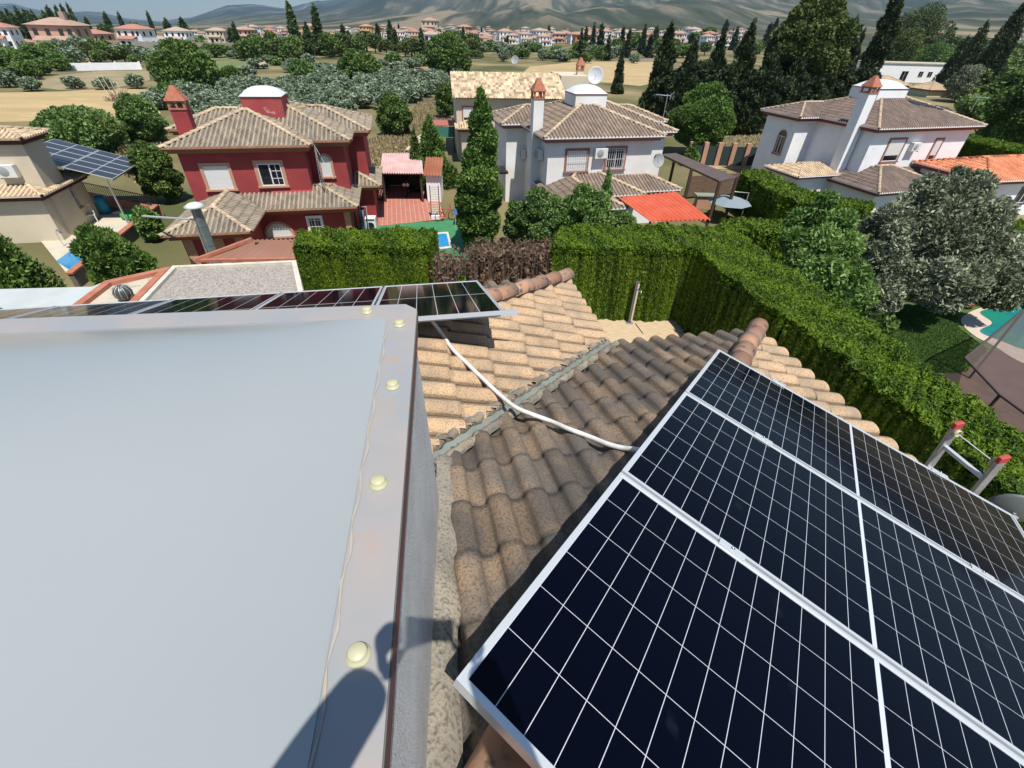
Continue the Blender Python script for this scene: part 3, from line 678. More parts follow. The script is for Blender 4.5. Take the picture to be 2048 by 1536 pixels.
def lut(T, x):
    if x <= T[0][0]: return T[0][1]
    for (a, b), (c, d) in zip(T, T[1:]):
        if x <= c: t = (x-a)/(c-a); return b+(d-b)*t
    return T[-1][1]
def px_az(a):                          # picture column of azimuth a on the horizon
    return proj((math.sin(a)*9e4, math.cos(a)*9e4, HC))
def hgt(a, py, D):
    lo, hi = -.1*D, .35*D
    for _ in range(40):
        m_ = (lo+hi)/2
        if proj((math.sin(a)*D, math.cos(a)*D, m_))[1] > py: lo = m_
        else: hi = m_
    return lo
from mathutils import noise as mnoise
rings = [(6, 0), (40, 0), (120, 0), (250, 0), (420, 0)]
azs = [R(-66+132*i/420) for i in range(421)]
V = []; cols = len(azs)
Rr = [5, 15, 40, 90, 160, 260, 400]+[420*1.048**i for i in range(1, 88)]
for r_ in Rr:
    for a in azs:
        x, y = math.sin(a)*r_, math.cos(a)*r_; c = px_az(a)[0]; z = 0.0
        if r_ > 420:
            t1 = hgt(a, lut(TOWN, c), 1000); t2 = hgt(a, lut(FOOT, c), 3500); far = c < 335
            D3 = 20000 if far else (12800 if c < 700 else 9500); t3 = hgt(a, lut(SKY, c), D3)
            if r_ <= 1000: z = t1*sstep(420, 1000, r_)
            elif r_ <= 3500: z = t1+(t2-t1)*sstep(1100, 3500, r_)+(22*mnoise.fractal((x*.0022, y*.0011, 3), .9, 2.0, 5))*sstep(1000, 1800, r_)*(1-sstep(2900, 3500, r_))*(1 if c > 900 else .25)
            else:
                tt = (r_-3500)/(D3-3500)
                if tt <= 1:
                    n1 = mnoise.fractal((x*.0005, y*.0005, 7), 1.0, 2.1, 6); z = t2+(t3-t2)*(max(0, tt)**1.15)
                    ridge = 1-abs(mnoise.fractal((x*.0009, y*.0009, 2), .9, 2.0, 5)); fine_ = 1-abs(mnoise.fractal((x*.0026, y*.0022, 4), .9, 2.1, 5)); z += ((ridge-.75)*.34+n1*.18+(fine_-.8)*.16)*(t3-t2 if t3 > t2 else 60)*math.sin(math.pi*min(1, tt))
                else: z = t3*(1-.25*min(1, (tt-1)))
        V.append((x, y, z))
F = []
for j in range(len(Rr)-1):
    for i in range(cols-1): a = j*cols+i; F.append((a, a+1, a+cols+1, a+cols))
V.append((0, -30, 0)); 
gm = npmesh('ground', V, F, smooth=True)
M = bpy.data.materials.new('land'); M.use_nodes = True; n = M.node_tree.nodes; l = M.node_tree.links; b = n['Principled BSDF']; b.inputs['Roughness'].default_value = .95; b.inputs['Specular IOR Level'].default_value = .1
g = n.new('ShaderNodeNewGeometry'); 
def NZ(sc, det, off=0, zs=1):
    mp = n.new('ShaderNodeMapping'); mp.inputs['Location'].default_value = (off, off, 0); l.new(g.outputs['Position'], mp.inputs[0])
    mp.inputs['Scale'].default_value = (1, {1: 1, 4: .08}.get(zs, .07), .7 if zs == 4 else (1 if zs == 1 else .45)); t = n.new('ShaderNodeTexNoise'); t.inputs['Scale'].default_value = sc; t.inputs['Detail'].default_value = det; l.new(mp.outputs[0], t.inputs[0]); return t.outputs['Fac']
def RP(f, *st):
    r_ = n.new('ShaderNodeValToRGB'); e = r_.color_ramp.elements
    e[0].position, e[0].color = st[0][0], (*st[0][1], 1); e[1].position, e[1].color = st[-1][0], (*st[-1][1], 1)
    for p_, c_ in st[1:-1]: q = e.new(p_); q.color = (*c_, 1)
    l.new(f, r_.inputs[0]); return r_.outputs[0]
def MX(f, a, b_):
    q = n.new('ShaderNodeMix'); q.data_type = 'RGBA'; l.new(f, q.inputs[0]); l.new(a, q.inputs[6]); l.new(b_, q.inputs[7]); return q.outputs[2]
near = RP(NZ(.05, 8), (.38, (.085, .095, .038)), (.52, (.18, .15, .075)), (.66, (.29, .225, .12)))
# small scrub speckle + big tan patches on the foothills, rock on the mountains
scrub = RP(NZ(.012, 8, 0, 4), (.40, (.04, .05, .028)), (.55, (.085, .088, .055)), (.66, (.20, .17, .115)))
patch = RP(NZ(.0030, 6, 40, 4), (.56, (0, 0, 0)), (.60, (1, 1, 1))); tan = RP(NZ(.03, 4, 9), (.4, (.22, .175, .11)), (.6, (.30, .24, .155)))
hills = MX(patch, scrub, tan)
rock = RP(NZ(.0022, 15, 5, 3), (.42, (.026, .036, .028)), (.54, (.055, .064, .052)), (.63, (.12, .115, .10)), (.71, (.27, .255, .235)))
ln = n.new('ShaderNodeVectorMath'); ln.operation = 'LENGTH'; l.new(g.outputs['Position'], ln.inputs[0])
def MR(a, b_):
    q = n.new('ShaderNodeMapRange'); q.inputs[1].default_value = a; q.inputs[2].default_value = b_; l.new(ln.outputs['Value'], q.inputs[0]); return q.outputs[0]
c1 = MX(MR(420, 620), near, hills); c2 = MX(MR(4200, 5600), c1, rock); l.new(c2, b.inputs['Base Color'])
og = link('ground', gm, M); og['kind'] = 'structure'
GV = np.array(V[:-1]).reshape(len(Rr), cols, 3)[:, :, 2]; Ra = np.array(Rr); Az = np.array(azs)
def land_z(x, y):
    r_ = math.hypot(x, y); a = math.atan2(x, y)
    if r_ < 420: return 0.0
    i = min(max(int(np.searchsorted(Ra, r_))-1, 0), len(Ra)-2); j = min(max(int((a-Az[0])/(Az[1]-Az[0])), 0), cols-2)
    f = (r_-Ra[i])/(Ra[i+1]-Ra[i]); g_ = min(1, max(0, (a-Az[j])/(Az[1]-Az[0])))
    return float((GV[i, j]*(1-f)+GV[i+1, j]*f)*(1-g_)+(GV[i, j+1]*(1-f)+GV[i+1, j+1]*f)*g_)
def at_land(px, py):                   # picture position -> point on the land, near or far
    v = ray(px, py); h_ = math.hypot(v[0], v[1]); r_ = 20.0
    while r_ < 6000:
        t = r_/h_; x, y, z = v[0]*t, v[1]*t, HC+v[2]*t
        if z <= land_z(x, y): return Vector((x, y, land_z(x, y)))
        r_ += max(1.5, r_*.006)
    return Vector((v[0]*900/h_, v[1]*900/h_, 0))
# sheets of field laid on the ground
def pxpoly(pts, z): return [tuple(at(x, y, z)[:2]) for x, y in pts]
flat_sheet('wheat_field', pxpoly([(-60, 246), (-60, 186), (120, 183), (230, 176), (312, 180), (300, 200), (322, 226), (282, 236), (150, 240)], .02), .02, M_wheat)
flat_sheet('wheat_field', pxpoly([(60, 172), (110, 152), (200, 142), (297, 142), (300, 160), (240, 174), (120, 180)], .03), .03, mat('pale_stubble', (.31, .24, .13), (.22, .19, .10), .2, .95, world=True, bump=1, bscale=8, detail=8))
flat_sheet('wheat_field', pxpoly([(1040, 150), (1060, 133), (1150, 124), (1290, 122), (1345, 124), (1345, 158), (1280, 172), (1160, 160)], .02), .02, M_wheat)
flat_sheet('grass_field', pxpoly([(300, 118), (300, 106), (500, 106), (560, 122), (480, 140), (330, 132)], .03), .03, mat('green_field', (.09, .13, .035), (.17, .18, .07), .1, .95, world=True, bump=1, bscale=5))
flat_sheet('dry_grass', pxpoly([(730, 330), (735, 280), (790, 262), (845, 200), (875, 200), (905, 245), (850, 335)], .025), .025, mat('straw', (.40, .31, .17), (.27, .22, .11), .35, .95, world=True, bump=1, bscale=7, detail=8))
flat_sheet('dry_grass', pxpoly([(1380, 338), (1400, 282), (1550, 272), (1560, 338)], .03), .03, MATS['straw'])

# ================================================================ house kit
def Mt(c1, c2, c3=None, nm='t', rnd=.5): return mat(nm, c1, c2, .7, .92, bump=.5, bscale=18, c3=c3, s3=14, t3=(.56, .8), rnd=rnd)
M_t_red = Mt((.20, .165, .125), (.26, .21, .15), (.13, .11, .08), 'olive_brown_tiles')
M_t_white = Mt((.165, .125, .095), (.23, .17, .125), (.11, .09, .07), 'grey_brown_tiles')
M_t_w3 = Mt((.135, .10, .082), (.19, .135, .108), (.09, .075, .06), 'dark_brown_tiles')
M_t_cream = Mt((.42, .31, .19), (.52, .39, .25), (.26, .18, .11), 'pale_tiles')
M_t_orange = Mt((.52, .17, .08), (.62, .24, .12), None, 'orange_tiles')
M_t_pink = Mt((.46, .22, .15), (.52, .27, .19), None, 'pink_clay_tiles')
M_capL = mat('straw_ridge_tiles', (.50, .39, .26), (.40, .30, .2), 3, .85, rnd=.2)
M_redwall = mat('red_render', (.33, .046, .045), (.26, .036, .037), 1.1, .85, bump=.4, bscale=40)
M_redpale = mat('peeled_red_render', (.32, .045, .045), (.36, .07, .065), 1.5, .85, c3=(.42, .25, .22), s3=3.2, t3=(.62, .68))
M_corn = mat('ochre_brown_cornice', (.27, .12, .055), None, rough=.8)
M_cornred = mat('brick_red_cornice', (.25, .065, .04), None, rough=.8)
M_cornpink = mat('dusty_brown_cornice', (.30, .15, .11), None, rough=.8)
M_brick = mat('thin_brick', (.40, .20, .12), (.5, .30, .2), 9, .9, stretch=(1, 1, 6))
M_wallw = mat('white_render', (.83, .83, .83), (.77, .77, .77), .8, .9, bump=.4, bscale=45, c3=(.62, .60, .56), s3=2.3, t3=(.60, .85))
M_wallstain = mat('stained_white_render', (.79, .785, .77), (.70, .67, .61), .7, .9, bump=.4, bscale=45)
M_cream = mat('cream_render', (.60, .52, .38), (.54, .47, .35), .8, .9)
M_shut = mat('white_shutter', (.66, .66, .63), (.60, .60, .58), 3, .5, stretch=(.2, .2, 14))
M_glass = mat('dark_glass', (.012, .014, .016), None, rough=.06, spec=.6)
M_grille = mat('white_grille', (.7, .7, .7), None, rough=.5)
M_acd = mat('ac_casing', (.66, .66, .63), None, rough=.5); M_acg = mat('ac_grille', (.30, .31, .30), None, rough=.6)
M_domew = mat('pale_dome', (.66, .70, .71), None, rough=.3)
M_terr = mat('terracotta', (.36, .12, .07), (.42, .17, .10), 5, .85)
M_wood = mat('dark_timber', (.06, .035, .022), None, rough=.8)
M_steel = mat('galvanised_flue', (.30, .34, .35), (.22, .26, .27), 5, .38, metal=.6)
class House:
    def __init__(s, name, label, loc, th, cat='house'):
        s.o = Vector((loc[0], loc[1], 0)); s.th = R(th); s.ex = Vector((math.cos(s.th), math.sin(s.th), 0)); s.ey = Vector((-math.sin(s.th), math.cos(s.th), 0))
        s.t = thing(name, label, cat, (loc[0], loc[1], 0), s.th)
    def loc(s, px, py, z): p = at(px, py, z)-s.o; return p.dot(s.ex), p.dot(s.ey)
    def onY(s, px, py, Y):
        v = Vector(ray(px, py)); o_ = Vector((0, 0, HC))-s.o; t = (Y-o_.dot(s.ey))/v.dot(s.ey); q = o_+v*t; return q.dot(s.ex), q.z
    def onX(s, px, py, X):
        v = Vector(ray(px, py)); o_ = Vector((0, 0, HC))-s.o; t = (X-o_.dot(s.ex))/v.dot(s.ex); q = o_+v*t; return q.dot(s.ey), q.z
    def roof(s, rects, ze, sl, mt, eave, cap, corn, walls, inset=.5, z0=0, per=.225, name='roof', capr=.1, cornh=.26, nocap=False, wname='wall'):
        me, ee = tile_roof(rects, ze, sl, per, .38, .065, .028, sub=4, prof=[0, .1, .31, .52, .62, .81], jit=.04, chan=.6)
        r_ = link(name, me, mt, s.t); link('eave', ee, eave, r_)
        if not nocap:
            cl = crest_lines(rects, ze, sl, up=.07)
            for c_ in cl: link('ridge_tiles', cap_tiles([c_], r=capr, L=.34, n=6), cap, r_)
        mb = MB(); union_prism(mb, rects, .07, ze-cornh*.5, ze-.03); union_prism(mb, rects, .2, ze-cornh, ze-cornh*.5-.002); mb.build('cornice', corn, s.t)
        mb = MB(); union_prism(mb, rects, inset, z0, ze-cornh-.002); mb.build(wname, walls, s.t)
        return r_
    def window(s, u0, u1, z0, z1, Y, face='front', kind='shutter', sur=.13, surm=None, arch=False, name='window', split=.5, depth=.05, frame=None):
        """window on the wall plane Y (front) or X (side, outward normal +x if face == 'right', -x if 'left')"""
        if face == 'front': f = lambda u, z, d: (u, Y-d, z)
        elif face == 'right': f = lambda u, z, d: (Y+d, u, z)
        elif face == 'left': f = lambda u, z, d: (Y-d, u, z)
        def bx(mb, a, b, za, zb, d0, d1, mi=0):
            p, q = f(a, za, d0), f(b, zb, d1); mb.box([min(p[i], q[i]) for i in range(3)], [max(p[i], q[i]) for i in range(3)], mi)
        fr = MB()
        if sur:
            bx(fr, u0-sur, u1+sur, z1 if not arch else z1, z1+sur, -.02, depth) if not arch else None
            bx(fr, u0-sur, u0, z0, z1, -.02, depth); bx(fr, u1, u1+sur, z0, z1, -.02, depth); bx(fr, u0-sur-.04, u1+sur+.04, z0-.09, z0, -.02, depth+.06)
            if arch:
                c, rr = (u0+u1)/2, (u1-u0)/2
                for i in range(10):
                    a, b = math.pi*i/10, math.pi*(i+1)/10
                    P4 = [(c+rr*math.cos(a), z1+rr*math.sin(a)), (c+(rr+sur)*math.cos(a), z1+(rr+sur)*math.sin(a)), (c+(rr+sur)*math.cos(b), z1+(rr+sur)*math.sin(b)), (c+rr*math.cos(b), z1+rr*math.sin(b))]
                    vs = [f(p[0], p[1], -.02) for p in P4]+[f(p[0], p[1], depth) for p in P4]
                    fr.add(vs, [(0, 1, 2, 3), (7, 6, 5, 4), (0, 4, 5, 1), (1, 5, 6, 2), (2, 6, 7, 3), (3, 7, 4, 0)])
        else: bx(fr, u0-.03, u1+.03, z0-.05, z0, -.01, .05)
        w = fr.build(name, surm or M_brick, s.t)
        def poly(a, b, d, mb, mi=0):
            if arch:
                c, rr = (u0+u1)/2, (u1-u0)/2; pts = [(u0, z0), (u1, z0)]+[(c+rr*math.cos(math.pi*i/10), z1+rr*math.sin(math.pi*i/10)) for i in range(11)]
                vs = [f(p[0], p[1], d) for p in pts]+[f(p[0], p[1], -.02) for p in pts]; k = len(pts)
                mb.add(vs, [tuple(range(k)), tuple(range(k, 2*k))[::-1]]+[(i, (i+1) % k, k+(i+1) % k, k+i) for i in range(k)], mi)
            else: bx(mb, u0, u1, z0, z1, -.02, d, mi)
        if kind == 'shutter': m_ = MB(); poly(u0, u1, .012, m_); m_.build('shutter', M_shut, w)
        elif kind in ('glass', 'open', 'grille', 'half'):
            m_ = MB(); poly(u0, u1, .006, m_); m_.build('pane', M_glass, w)
            m_ = MB(); T_ = .05; zt = z1
            bx(m_, u0, u0+T_, z0, zt, .006, .03); bx(m_, u1-T_, u1, z0, zt, .006, .03); bx(m_, u0+T_, u1-T_, z0, z0+T_, .006, .03); bx(m_, u0+T_, u1-T_, zt-T_, zt, .006, .03); um = u0+(u1-u0)*split
            bx(m_, um-.03, um+.03, z0+T_, zt-T_, .006, .032)
            if kind == 'open':
                bx(m_, (um+u1)/2-.012, (um+u1)/2+.012, z0+T_, zt-T_, .006, .02)
                for k in (1, 2): zz = z0+(zt-z0)*k/3; bx(m_, um+.03, u1-T_, zz-.012, zz+.012, .006, .022)
            m_.build('casement', frame or M_grille, w)
            if kind == 'half': m_ = MB(); bx(m_, u0+.05, u1-.05, z0+(z1-z0)*.28, z1-.05, .033, .05); m_.build('shutter', M_shut, w)
        if kind in ('grille', 'bars'):
            if kind == 'bars': m_ = MB(); poly(u0, u1, .006, m_); m_.build('shutter', M_shut, w)
            m_ = MB(); k = int((u1-u0)/.13)
            for i in range(k+1):
                u = u0+(u1-u0)*i/k; ztop = z1+(math.sqrt(max(0, ((u1-u0)/2)**2-(u-(u0+u1)/2)**2)) if arch else 0); bx(m_, u-.009, u+.009, z0, ztop, .07, .088)
            for zz in (z0+.12, z1-.12, (z0+z1)/2): bx(m_, u0, u1, zz-.01, zz+.01, .09, .1)
            m_.build('grille', M_grille, w)
        return w
    def ac(s, u, z, Y, face='front', w=.8, h=.56, d=.3):
        mb = MB(); 
        if face == 'front': a, b = (u, Y-d-.04, z), (u+w, Y-.04, z+h)
        else: sgn = 1 if face == 'right' else -1; a, b = (min(Y+.04*sgn, Y+(d+.04)*sgn), u, z), (max(Y+.04*sgn, Y+(d+.04)*sgn), u+w, z+h)
        mb.box(a, b); o = mb.build('air_conditioner', M_acd, s.t, bevel=.015)
        g_ = MB()
        if face == 'front':
            Mx = Matrix.Translation((u+w*.4, Y-d-.042, z+h*.5)) @ Matrix.Rotation(math.pi/2, 4, 'X'); g_.lathe([(.001, .006), (h*.38, .006), (h*.4, 0)], 20, M=Mx)
        else:
            g_.box((a[0]-.004, a[1]+.06, a[2]+.05), (a[0]-.001, b[1]-.06, b[2]-.05))
        g_.build('fan_grille', M_acg, o)
        br = MB(); br.box((a[0]+.05, a[1], a[2]-.05), (a[0]+.09, b[1]+.04, a[2]-.002)); br.box((b[0]-.09, a[1], a[2]-.05), (b[0]-.05, b[1]+.04, a[2]-.002)); br.build('bracket', M_alu2, o)
    def skylight(s, x0, x1, y0, y1, z0, z1, wm, rise=.42):
        mb = MB(); mb.box((x0, y0, z0), (x1, y1, z1)); sk_ = mb.build('skylight_curb', wm, s.t)
        mb = MB(); mb.box((x0-.03, y0-.03, z1-.05), (x1+.03, y1+.03, z1+.003)); mb.build('trim', M_terr, sk_)
        V = []; F = []; N = 18; hx_, hy_ = (x1-x0)/2+.06, (y1-y0)/2+.06
        for j in range(N+1):
            for i in range(N+1):
                u, v = -1+2*i/N, -1+2*j/N; g_ = max(0, (1-abs(u*1.06)**2.4))*max(0, (1-abs(v*1.06)**2.4)); V.append(((x0+x1)/2+u*hx_, (y0+y1)/2+v*hy_, z1+.02+rise*g_**.6))
        for j in range(N):
            for i in range(N): a = j*(N+1)+i; F.append((a, a+1, a+N+2, a+N+1))
        n0 = len(V); V += [((x0+x1)/2+a*hx_, (y0+y1)/2+b*hy_, z1+.0) for a, b in ((-1, -1), (1, -1), (1, 1), (-1, 1))]
        F += [(n0, n0+1, N, 0)] if False else []
        link('dome', npmesh('dome', V[:n0], F, smooth=True), M_domew, sk_)
    def chimney(s, x, y, w, d, z0, z1, wm, hood=True, lean=None):
        mb = MB(); mb.box((x-w/2, y-d/2, z0), (x+w/2, y+d/2, z1)); c = mb.build('chimney', wm, s.t)
        if hood:
            mb = MB(); e = .04; mb.box((x-w/2-e, y-d/2-e, z1), (x+w/2+e, y+d/2+e, z1+.07)); h = .34
            for sx in (-1, 1):
                for sy in (-1, 1): mb.box((x+sx*(w/2-.03)-.05, y+sy*(d/2-.03)-.05, z1+.07), (x+sx*(w/2-.03)+.05, y+sy*(d/2-.03)+.05, z1+h))
            mb.box((x-.04, y-d/2-.02, z1+.071), (x+.04, y-d/2+.06, z1+h-.001)); mb.box((x-w/2-e, y-d/2-e, z1+h), (x+w/2+e, y+d/2+e, z1+h+.05))
            mb.build('cowl_frame', M_terr, c)
            mb = MB(); ow, od = w/2+.09, d/2+.09; zz = z1+h+.05; k = 5
            for i in range(k):
                t0, t1 = i/k, (i+1)/k; g0, g1 = 1-t0*.85, 1-t0*.85-.10; hh = .62/k
                a = [(x-ow*g0, y-od*g0, zz+i*hh), (x+ow*g0, y-od*g0, zz+i*hh), (x+ow*g0, y+od*g0, zz+i*hh), (x-ow*g0, y+od*g0, zz+i*hh)]
                b_ = [(x-ow*g1, y-od*g1, zz+(i+1)*hh), (x+ow*g1, y-od*g1, zz+(i+1)*hh), (x+ow*g1, y+od*g1, zz+(i+1)*hh), (x-ow*g1, y+od*g1, zz+(i+1)*hh)]
                mb.add(a+b_, [(0, 1, 5, 4), (1, 2, 6, 5), (2, 3, 7, 6), (3, 0, 4, 7), (4, 5, 6, 7), (3, 2, 1, 0)])
            mb.build('cowl_roof', M_t_orange if False else M_terr, c)
        return c
def antenna(label, p, h, parent=None, w=.9, rz=0, name='antenna', group=None):
    t = thing(name, label, 'aerial', tuple(p), rz, group)
    mb = MB(); mb.tube([(0, 0, 0), (0, 0, h)], .02, 6); mb.build('mast', M_alu2, t)
    mb = MB(); mb.tube([(-w*.2, 0, h*.95), (w*.8, 0, h*.95)], .014, 5)
    for k in range(7): x = -w*.1+w*.13*k; l_ = .34-.03*k; mb.tube([(x, -l_, h*.95), (x, l_, h*.95)], .009, 4)
    for sx in (-1, 1): mb.tube([(-w*.2, 0, h*.95), (-w*.32, sx*.3, h*.95+.18)], .008, 4); mb.tube([(-w*.2, 0, h*.95), (-w*.32, sx*.3, h*.95-.18)], .008, 4)
    mb.build('boom', M_alu, t); return t
# ================================================================ the red house
def rectw(H, fn, TL, TR, BL, BR, Y):
    a = [fn(*p, Y) for p in (TL, TR, BL, BR)]; return (a[0][0]+a[2][0])/2, (a[1][0]+a[3][0])/2, (a[2][1]+a[3][1])/2, (a[0][1]+a[1][1])/2
RH = House('house', 'red two storey house with hipped tile roof and a white dome, behind the left hedge', at(318, 298, 5.0), 13.5)
RH.roof([(0, 6.87, 0, 9.3), (0, 8.75, 1.15, 9.3), (0, 9.7, 3.9, 9.3), (-1.3, 9.7, 4.9, 9.3)], 5.0, .35, M_t_red, M_terr, M_capL, M_corn, M_redwall)
RH.roof([(.3, 4.1, -4.1, 3), (.3, 8.72, -.95, 3), (.3, 9.9, 3.0, 7.5)], 2.2, .35, M_t_red, M_terr, M_capL, M_corn, M_redwall, name='porch_roof', inset=.55)
RH.skylight(3.35, 5.35, 3.35, 5.2, 5.5, 6.78, M_redpale, .40)
u = rectw(RH, RH.onY, (404, 333), (453, 331), (421, 379), (470, 377), .5); RH.window(*u, .5, kind='shutter', sur=.15)
u = rectw(RH, RH.onY, (512, 327), (559, 327), (526, 372), (572, 370), .5); RH.window(*u, .5, kind='open', sur=.16)
u = rectw(RH, RH.onY, (638, 318), (657, 318), (648, 354), (668, 351), 1.65); RH.window(u[0], u[1], u[2], u[3]-.1, 1.65, kind='shutter', sur=.13, arch=True)
u = rectw(RH, RH.onY, (532, 462), (583, 460), (540, 485), (590, 485), -.42); RH.window(u[0], u[1], .7, u[3]-.25, -.42, kind='bars', sur=.12, arch=True)
u = rectw(RH, RH.onY, (615, 436), (640, 434), (624, 470), (648, 468), -.42); RH.window(*u, -.42, kind='grille', sur=.1, surm=M_wallw)
RH.window(6.2, 7.1, 3.2, 4.3, 9.2, face='right', kind='shutter') if False else None
cx, cy = .5, 2.9; p = RH.o+RH.ex*cx+RH.ey*cy; zt = z_at(p.x, p.y, 350, 218); RH.chimney(cx, cy, .75, .6, 3.0, zt, M_redwall)
for (x, z0_, z1_) in ((1.1, 0, 1.9), (2.4, 0, 1.9), (3.3, 0, 1.9)):
    mb = MB(); mb.box((x-.2, -3.60, z0_), (x+.2, -3.53, z1_)); mb.build('brick_pillar', M_brick, RH.t)
mb = MB(); mb.box((7.85, -.46, 0), (8.16, -.39, 1.9)); mb.build('brick_pillar', M_brick, RH.t)
mb = MB()
for (a, b) in (((4.3, .45, 2.68), (6.4, .49, 2.80)),): mb.box(a, b)
mb.build('flashing_band', mat('coral_flashing', (.5, .09, .08), None), RH.t)
# loose tiles lying on the front slope
for k, (x, y) in enumerate(((558, 262), (562, 270), (572, 275), (580, 279), (583, 287), (590, 285))):
    p = RH.loc(x, y, 5.5); X, Y = p; 
    for _ in range(6):
        z = 5.0+.35*Y; X, Y = RH.loc(x, y, z+.07)
    mb = MB(); r_ = .09; a0 = random.uniform(0, 3)
    vs = [(math.cos(a0)*lx-math.sin(a0)*r_*math.cos(t), math.sin(a0)*lx+math.cos(a0)*r_*math.cos(t), r_*math.sin(t)*.7+(.35*(math.sin(a0)*lx+math.cos(a0)*r_*math.cos(t)))) for lx in (-.2, .2) for t in [math.pi*i/6 for i in range(7)]]
    mb.add(vs, [(i, i+1, 8+i, 7+i) for i in range(6)]); q = RH.o+RH.ex*X+RH.ey*Y
    o = mb.build('loose_tile', M_capL, None, (q.x, q.y, 5.0+.35*Y+.06), RH.th); tag(o, ['topmost pale loose tile on the red house front slope', 'pale loose tile just below the topmost one', 'pale loose tile in the middle of the loose heap', 'pale loose tile right of the middle of the heap', 'low pale loose tile lying crosswise', 'lowest pale loose tile nearest the eave'][k], 'roof tile', 'loose tiles on the red house roof')
# lattice aerial mast at the corner of the red house
q = at(648, 378, 2.9); q = Vector((q.x, q.y, 2.9)); zt = z_at(q.x, q.y, 605, 212)
t = thing('aerial_mast', 'thin leaning steel aerial mast with hanging cables at the corner of the red house', 'aerial', tuple(q))
top = Vector((-.15, .3, zt-2.9)); mb = MB(); mb.tube([(0, 0, 0), top], .022, 6)
for dx in (.12, -.12): mb.tube([(dx, 0, 0), top*.62], .012, 5)
for k in range(9): f = k/15; mb.tube([Vector((.12*(1-f*1.6), 0, 0))+top*f, Vector((-.12*(1-f*1.6), 0, 0))+top*(f+.05)], .008, 4)
mb.build('lattice', M_alu2, t)
mb = MB(); mb.tube([top*.98, top*.98+Vector((-.5, 0, -.05))], .03, 5); mb.build('yellow_aerial', mat('yellow_plastic', (.6, .36, .03), None), t)
for k in range(3):
    mb = MB(); pts = [top*.6+Vector((0, -.02, 0))]+[Vector((.1+.12*math.sin(i*1.1+k), -.05, (zt-2.9)*(.55-.11*i))) for i in range(6)]; mb.tube(smooth_path(pts, 4), .007, 4); mb.build('cable', M_black, t)
mb = MB(); mb.tube([top*.55, top*.55+Vector((.75, -.3, -1.55))], .014, 5); mb.build('stay_pole', M_alu, t)
# flue standing before the red house
q = at(428, 512, 1.9); zt = z_at(q.x, q.y, 381, 412)
t = thing('flue_pipe', 'tall galvanised flue pipe with round cap in front of the red house', 'flue', (q.x, q.y, 0))
mb = MB(); mb.tube([(0, 0, 0), (0, 0, zt-.15)], .19, 18)
for k in range(1, 5): mb.tube([(0, 0, zt*k/5), (0, 0, zt*k/5+.05)], .2, 18)
mb.build('pipe', M_steel, t)
mb = MB(); mb.lathe([(.001, .14), (.2, .11), (.4, .0), (.38, -.02), (.12, .02), (.12, -.16)], 20, o=(0, 0, zt)); mb.build('cap', mat('pale_metal', (.55, .57, .54), None, rough=.5), t)
mb = MB(); mb.tube([(-.3, 0, 0), (-.25, 0, zt-.9)], .035, 6); mb.build('side_pipe', M_alu2, t)
t2 = MB(); t2.bar((q.x-.2, q.y, zt-.55), tuple(at(285, 432, zt-.9)), .09, .05); tag(t2.build('brace_bar', M_alu, None), 'pale metal bar reaching left from the tall flue pipe', 'bar')
# corrugated / tiled lean-to between red house and gravel roof
def sheet_roof(name, label, pts, mt, cat='roof', amp=.02, per=.12, n=None, axis=0, th=.02, posts=None, group=None, mposts=None, tile=False):
    """pts: TL, TR, BR, BL in world; waves run from T to B"""
    TL, TR, BR, BL = [Vector(p) for p in pts]; Wd = (TR-TL).length; k = int(Wd/per)*6; m2 = 10 if tile else 2; V = []; F = []
    base = TL.copy(); c0 = (TL+TR+BR+BL)/4
    for i in range(k+1):
        f = i/k
        for j in range(m2+1):
            g = j/m2; p = (TL.lerp(TR, f)).lerp(BL.lerp(BR, f), g)
            V.append(tuple(p-c0+Vector((0, 0, amp*math.sin(2*math.pi*i/6)+(.02*((g*m2) % 1) if tile else 0)))))
    for i in range(k):
        for j in range(m2): a = i*(m2+1)+j; F.append((a, a+1, a+m2+2, a+m2+1))
    n0 = len(V); V += [(v[0], v[1], v[2]-th) for v in V]; F += [tuple(q+n0 for q in reversed(f)) for f in F]
    t = thing(name, label, cat, tuple(c0)); link('roof_sheet', npmesh('roof_sheet', V, F), mt, t)
    for p in posts or []:
        mb = MB(); mb.bar(Vector((p[0], p[1], p[3] if len(p) > 3 else 0))-c0, Vector((p[0], p[1], p[2]))-c0, .12); mb.build('post', mposts or M_wood, t)
    return t, c0
TL, TR, BR, BL = at(505, 480, 3.05), at(596, 478, 3.05), at(600, 519, 2.55), at(392, 522, 2.55)
t, c0 = sheet_roof('tiled_lean_to', 'pinkish red tiled lean-to roof between the red house and the gravel roof', (TL, TR, BR, BL), M_t_pink, 'lean-to', amp=.03, per=.17, tile=True, posts=[(BL.x+.2, BL.y+.1, 2.5), (BR.x-.3, BR.y+.1, 2.5), (TR.x-.3, TR.y-.1, 3), (TL.x+.2, TL.y-.1, 3)])
mb = MB(); mb.bar(TL-c0+Vector((0, 0, .04)), BL-c0+Vector((0, 0, .04)), .16, .12); mb.bar(BL-c0+Vector((0, 0, .02)), BR-c0+Vector((0, 0, .02)), .14, .1); mb.build('verge_tiles', M_terr, t)
mb = MB(); mb.bar(TR-c0+Vector((0, 0, .01)), BR-c0, .1, .1); mb.build('verge_tiles', M_terr, t)

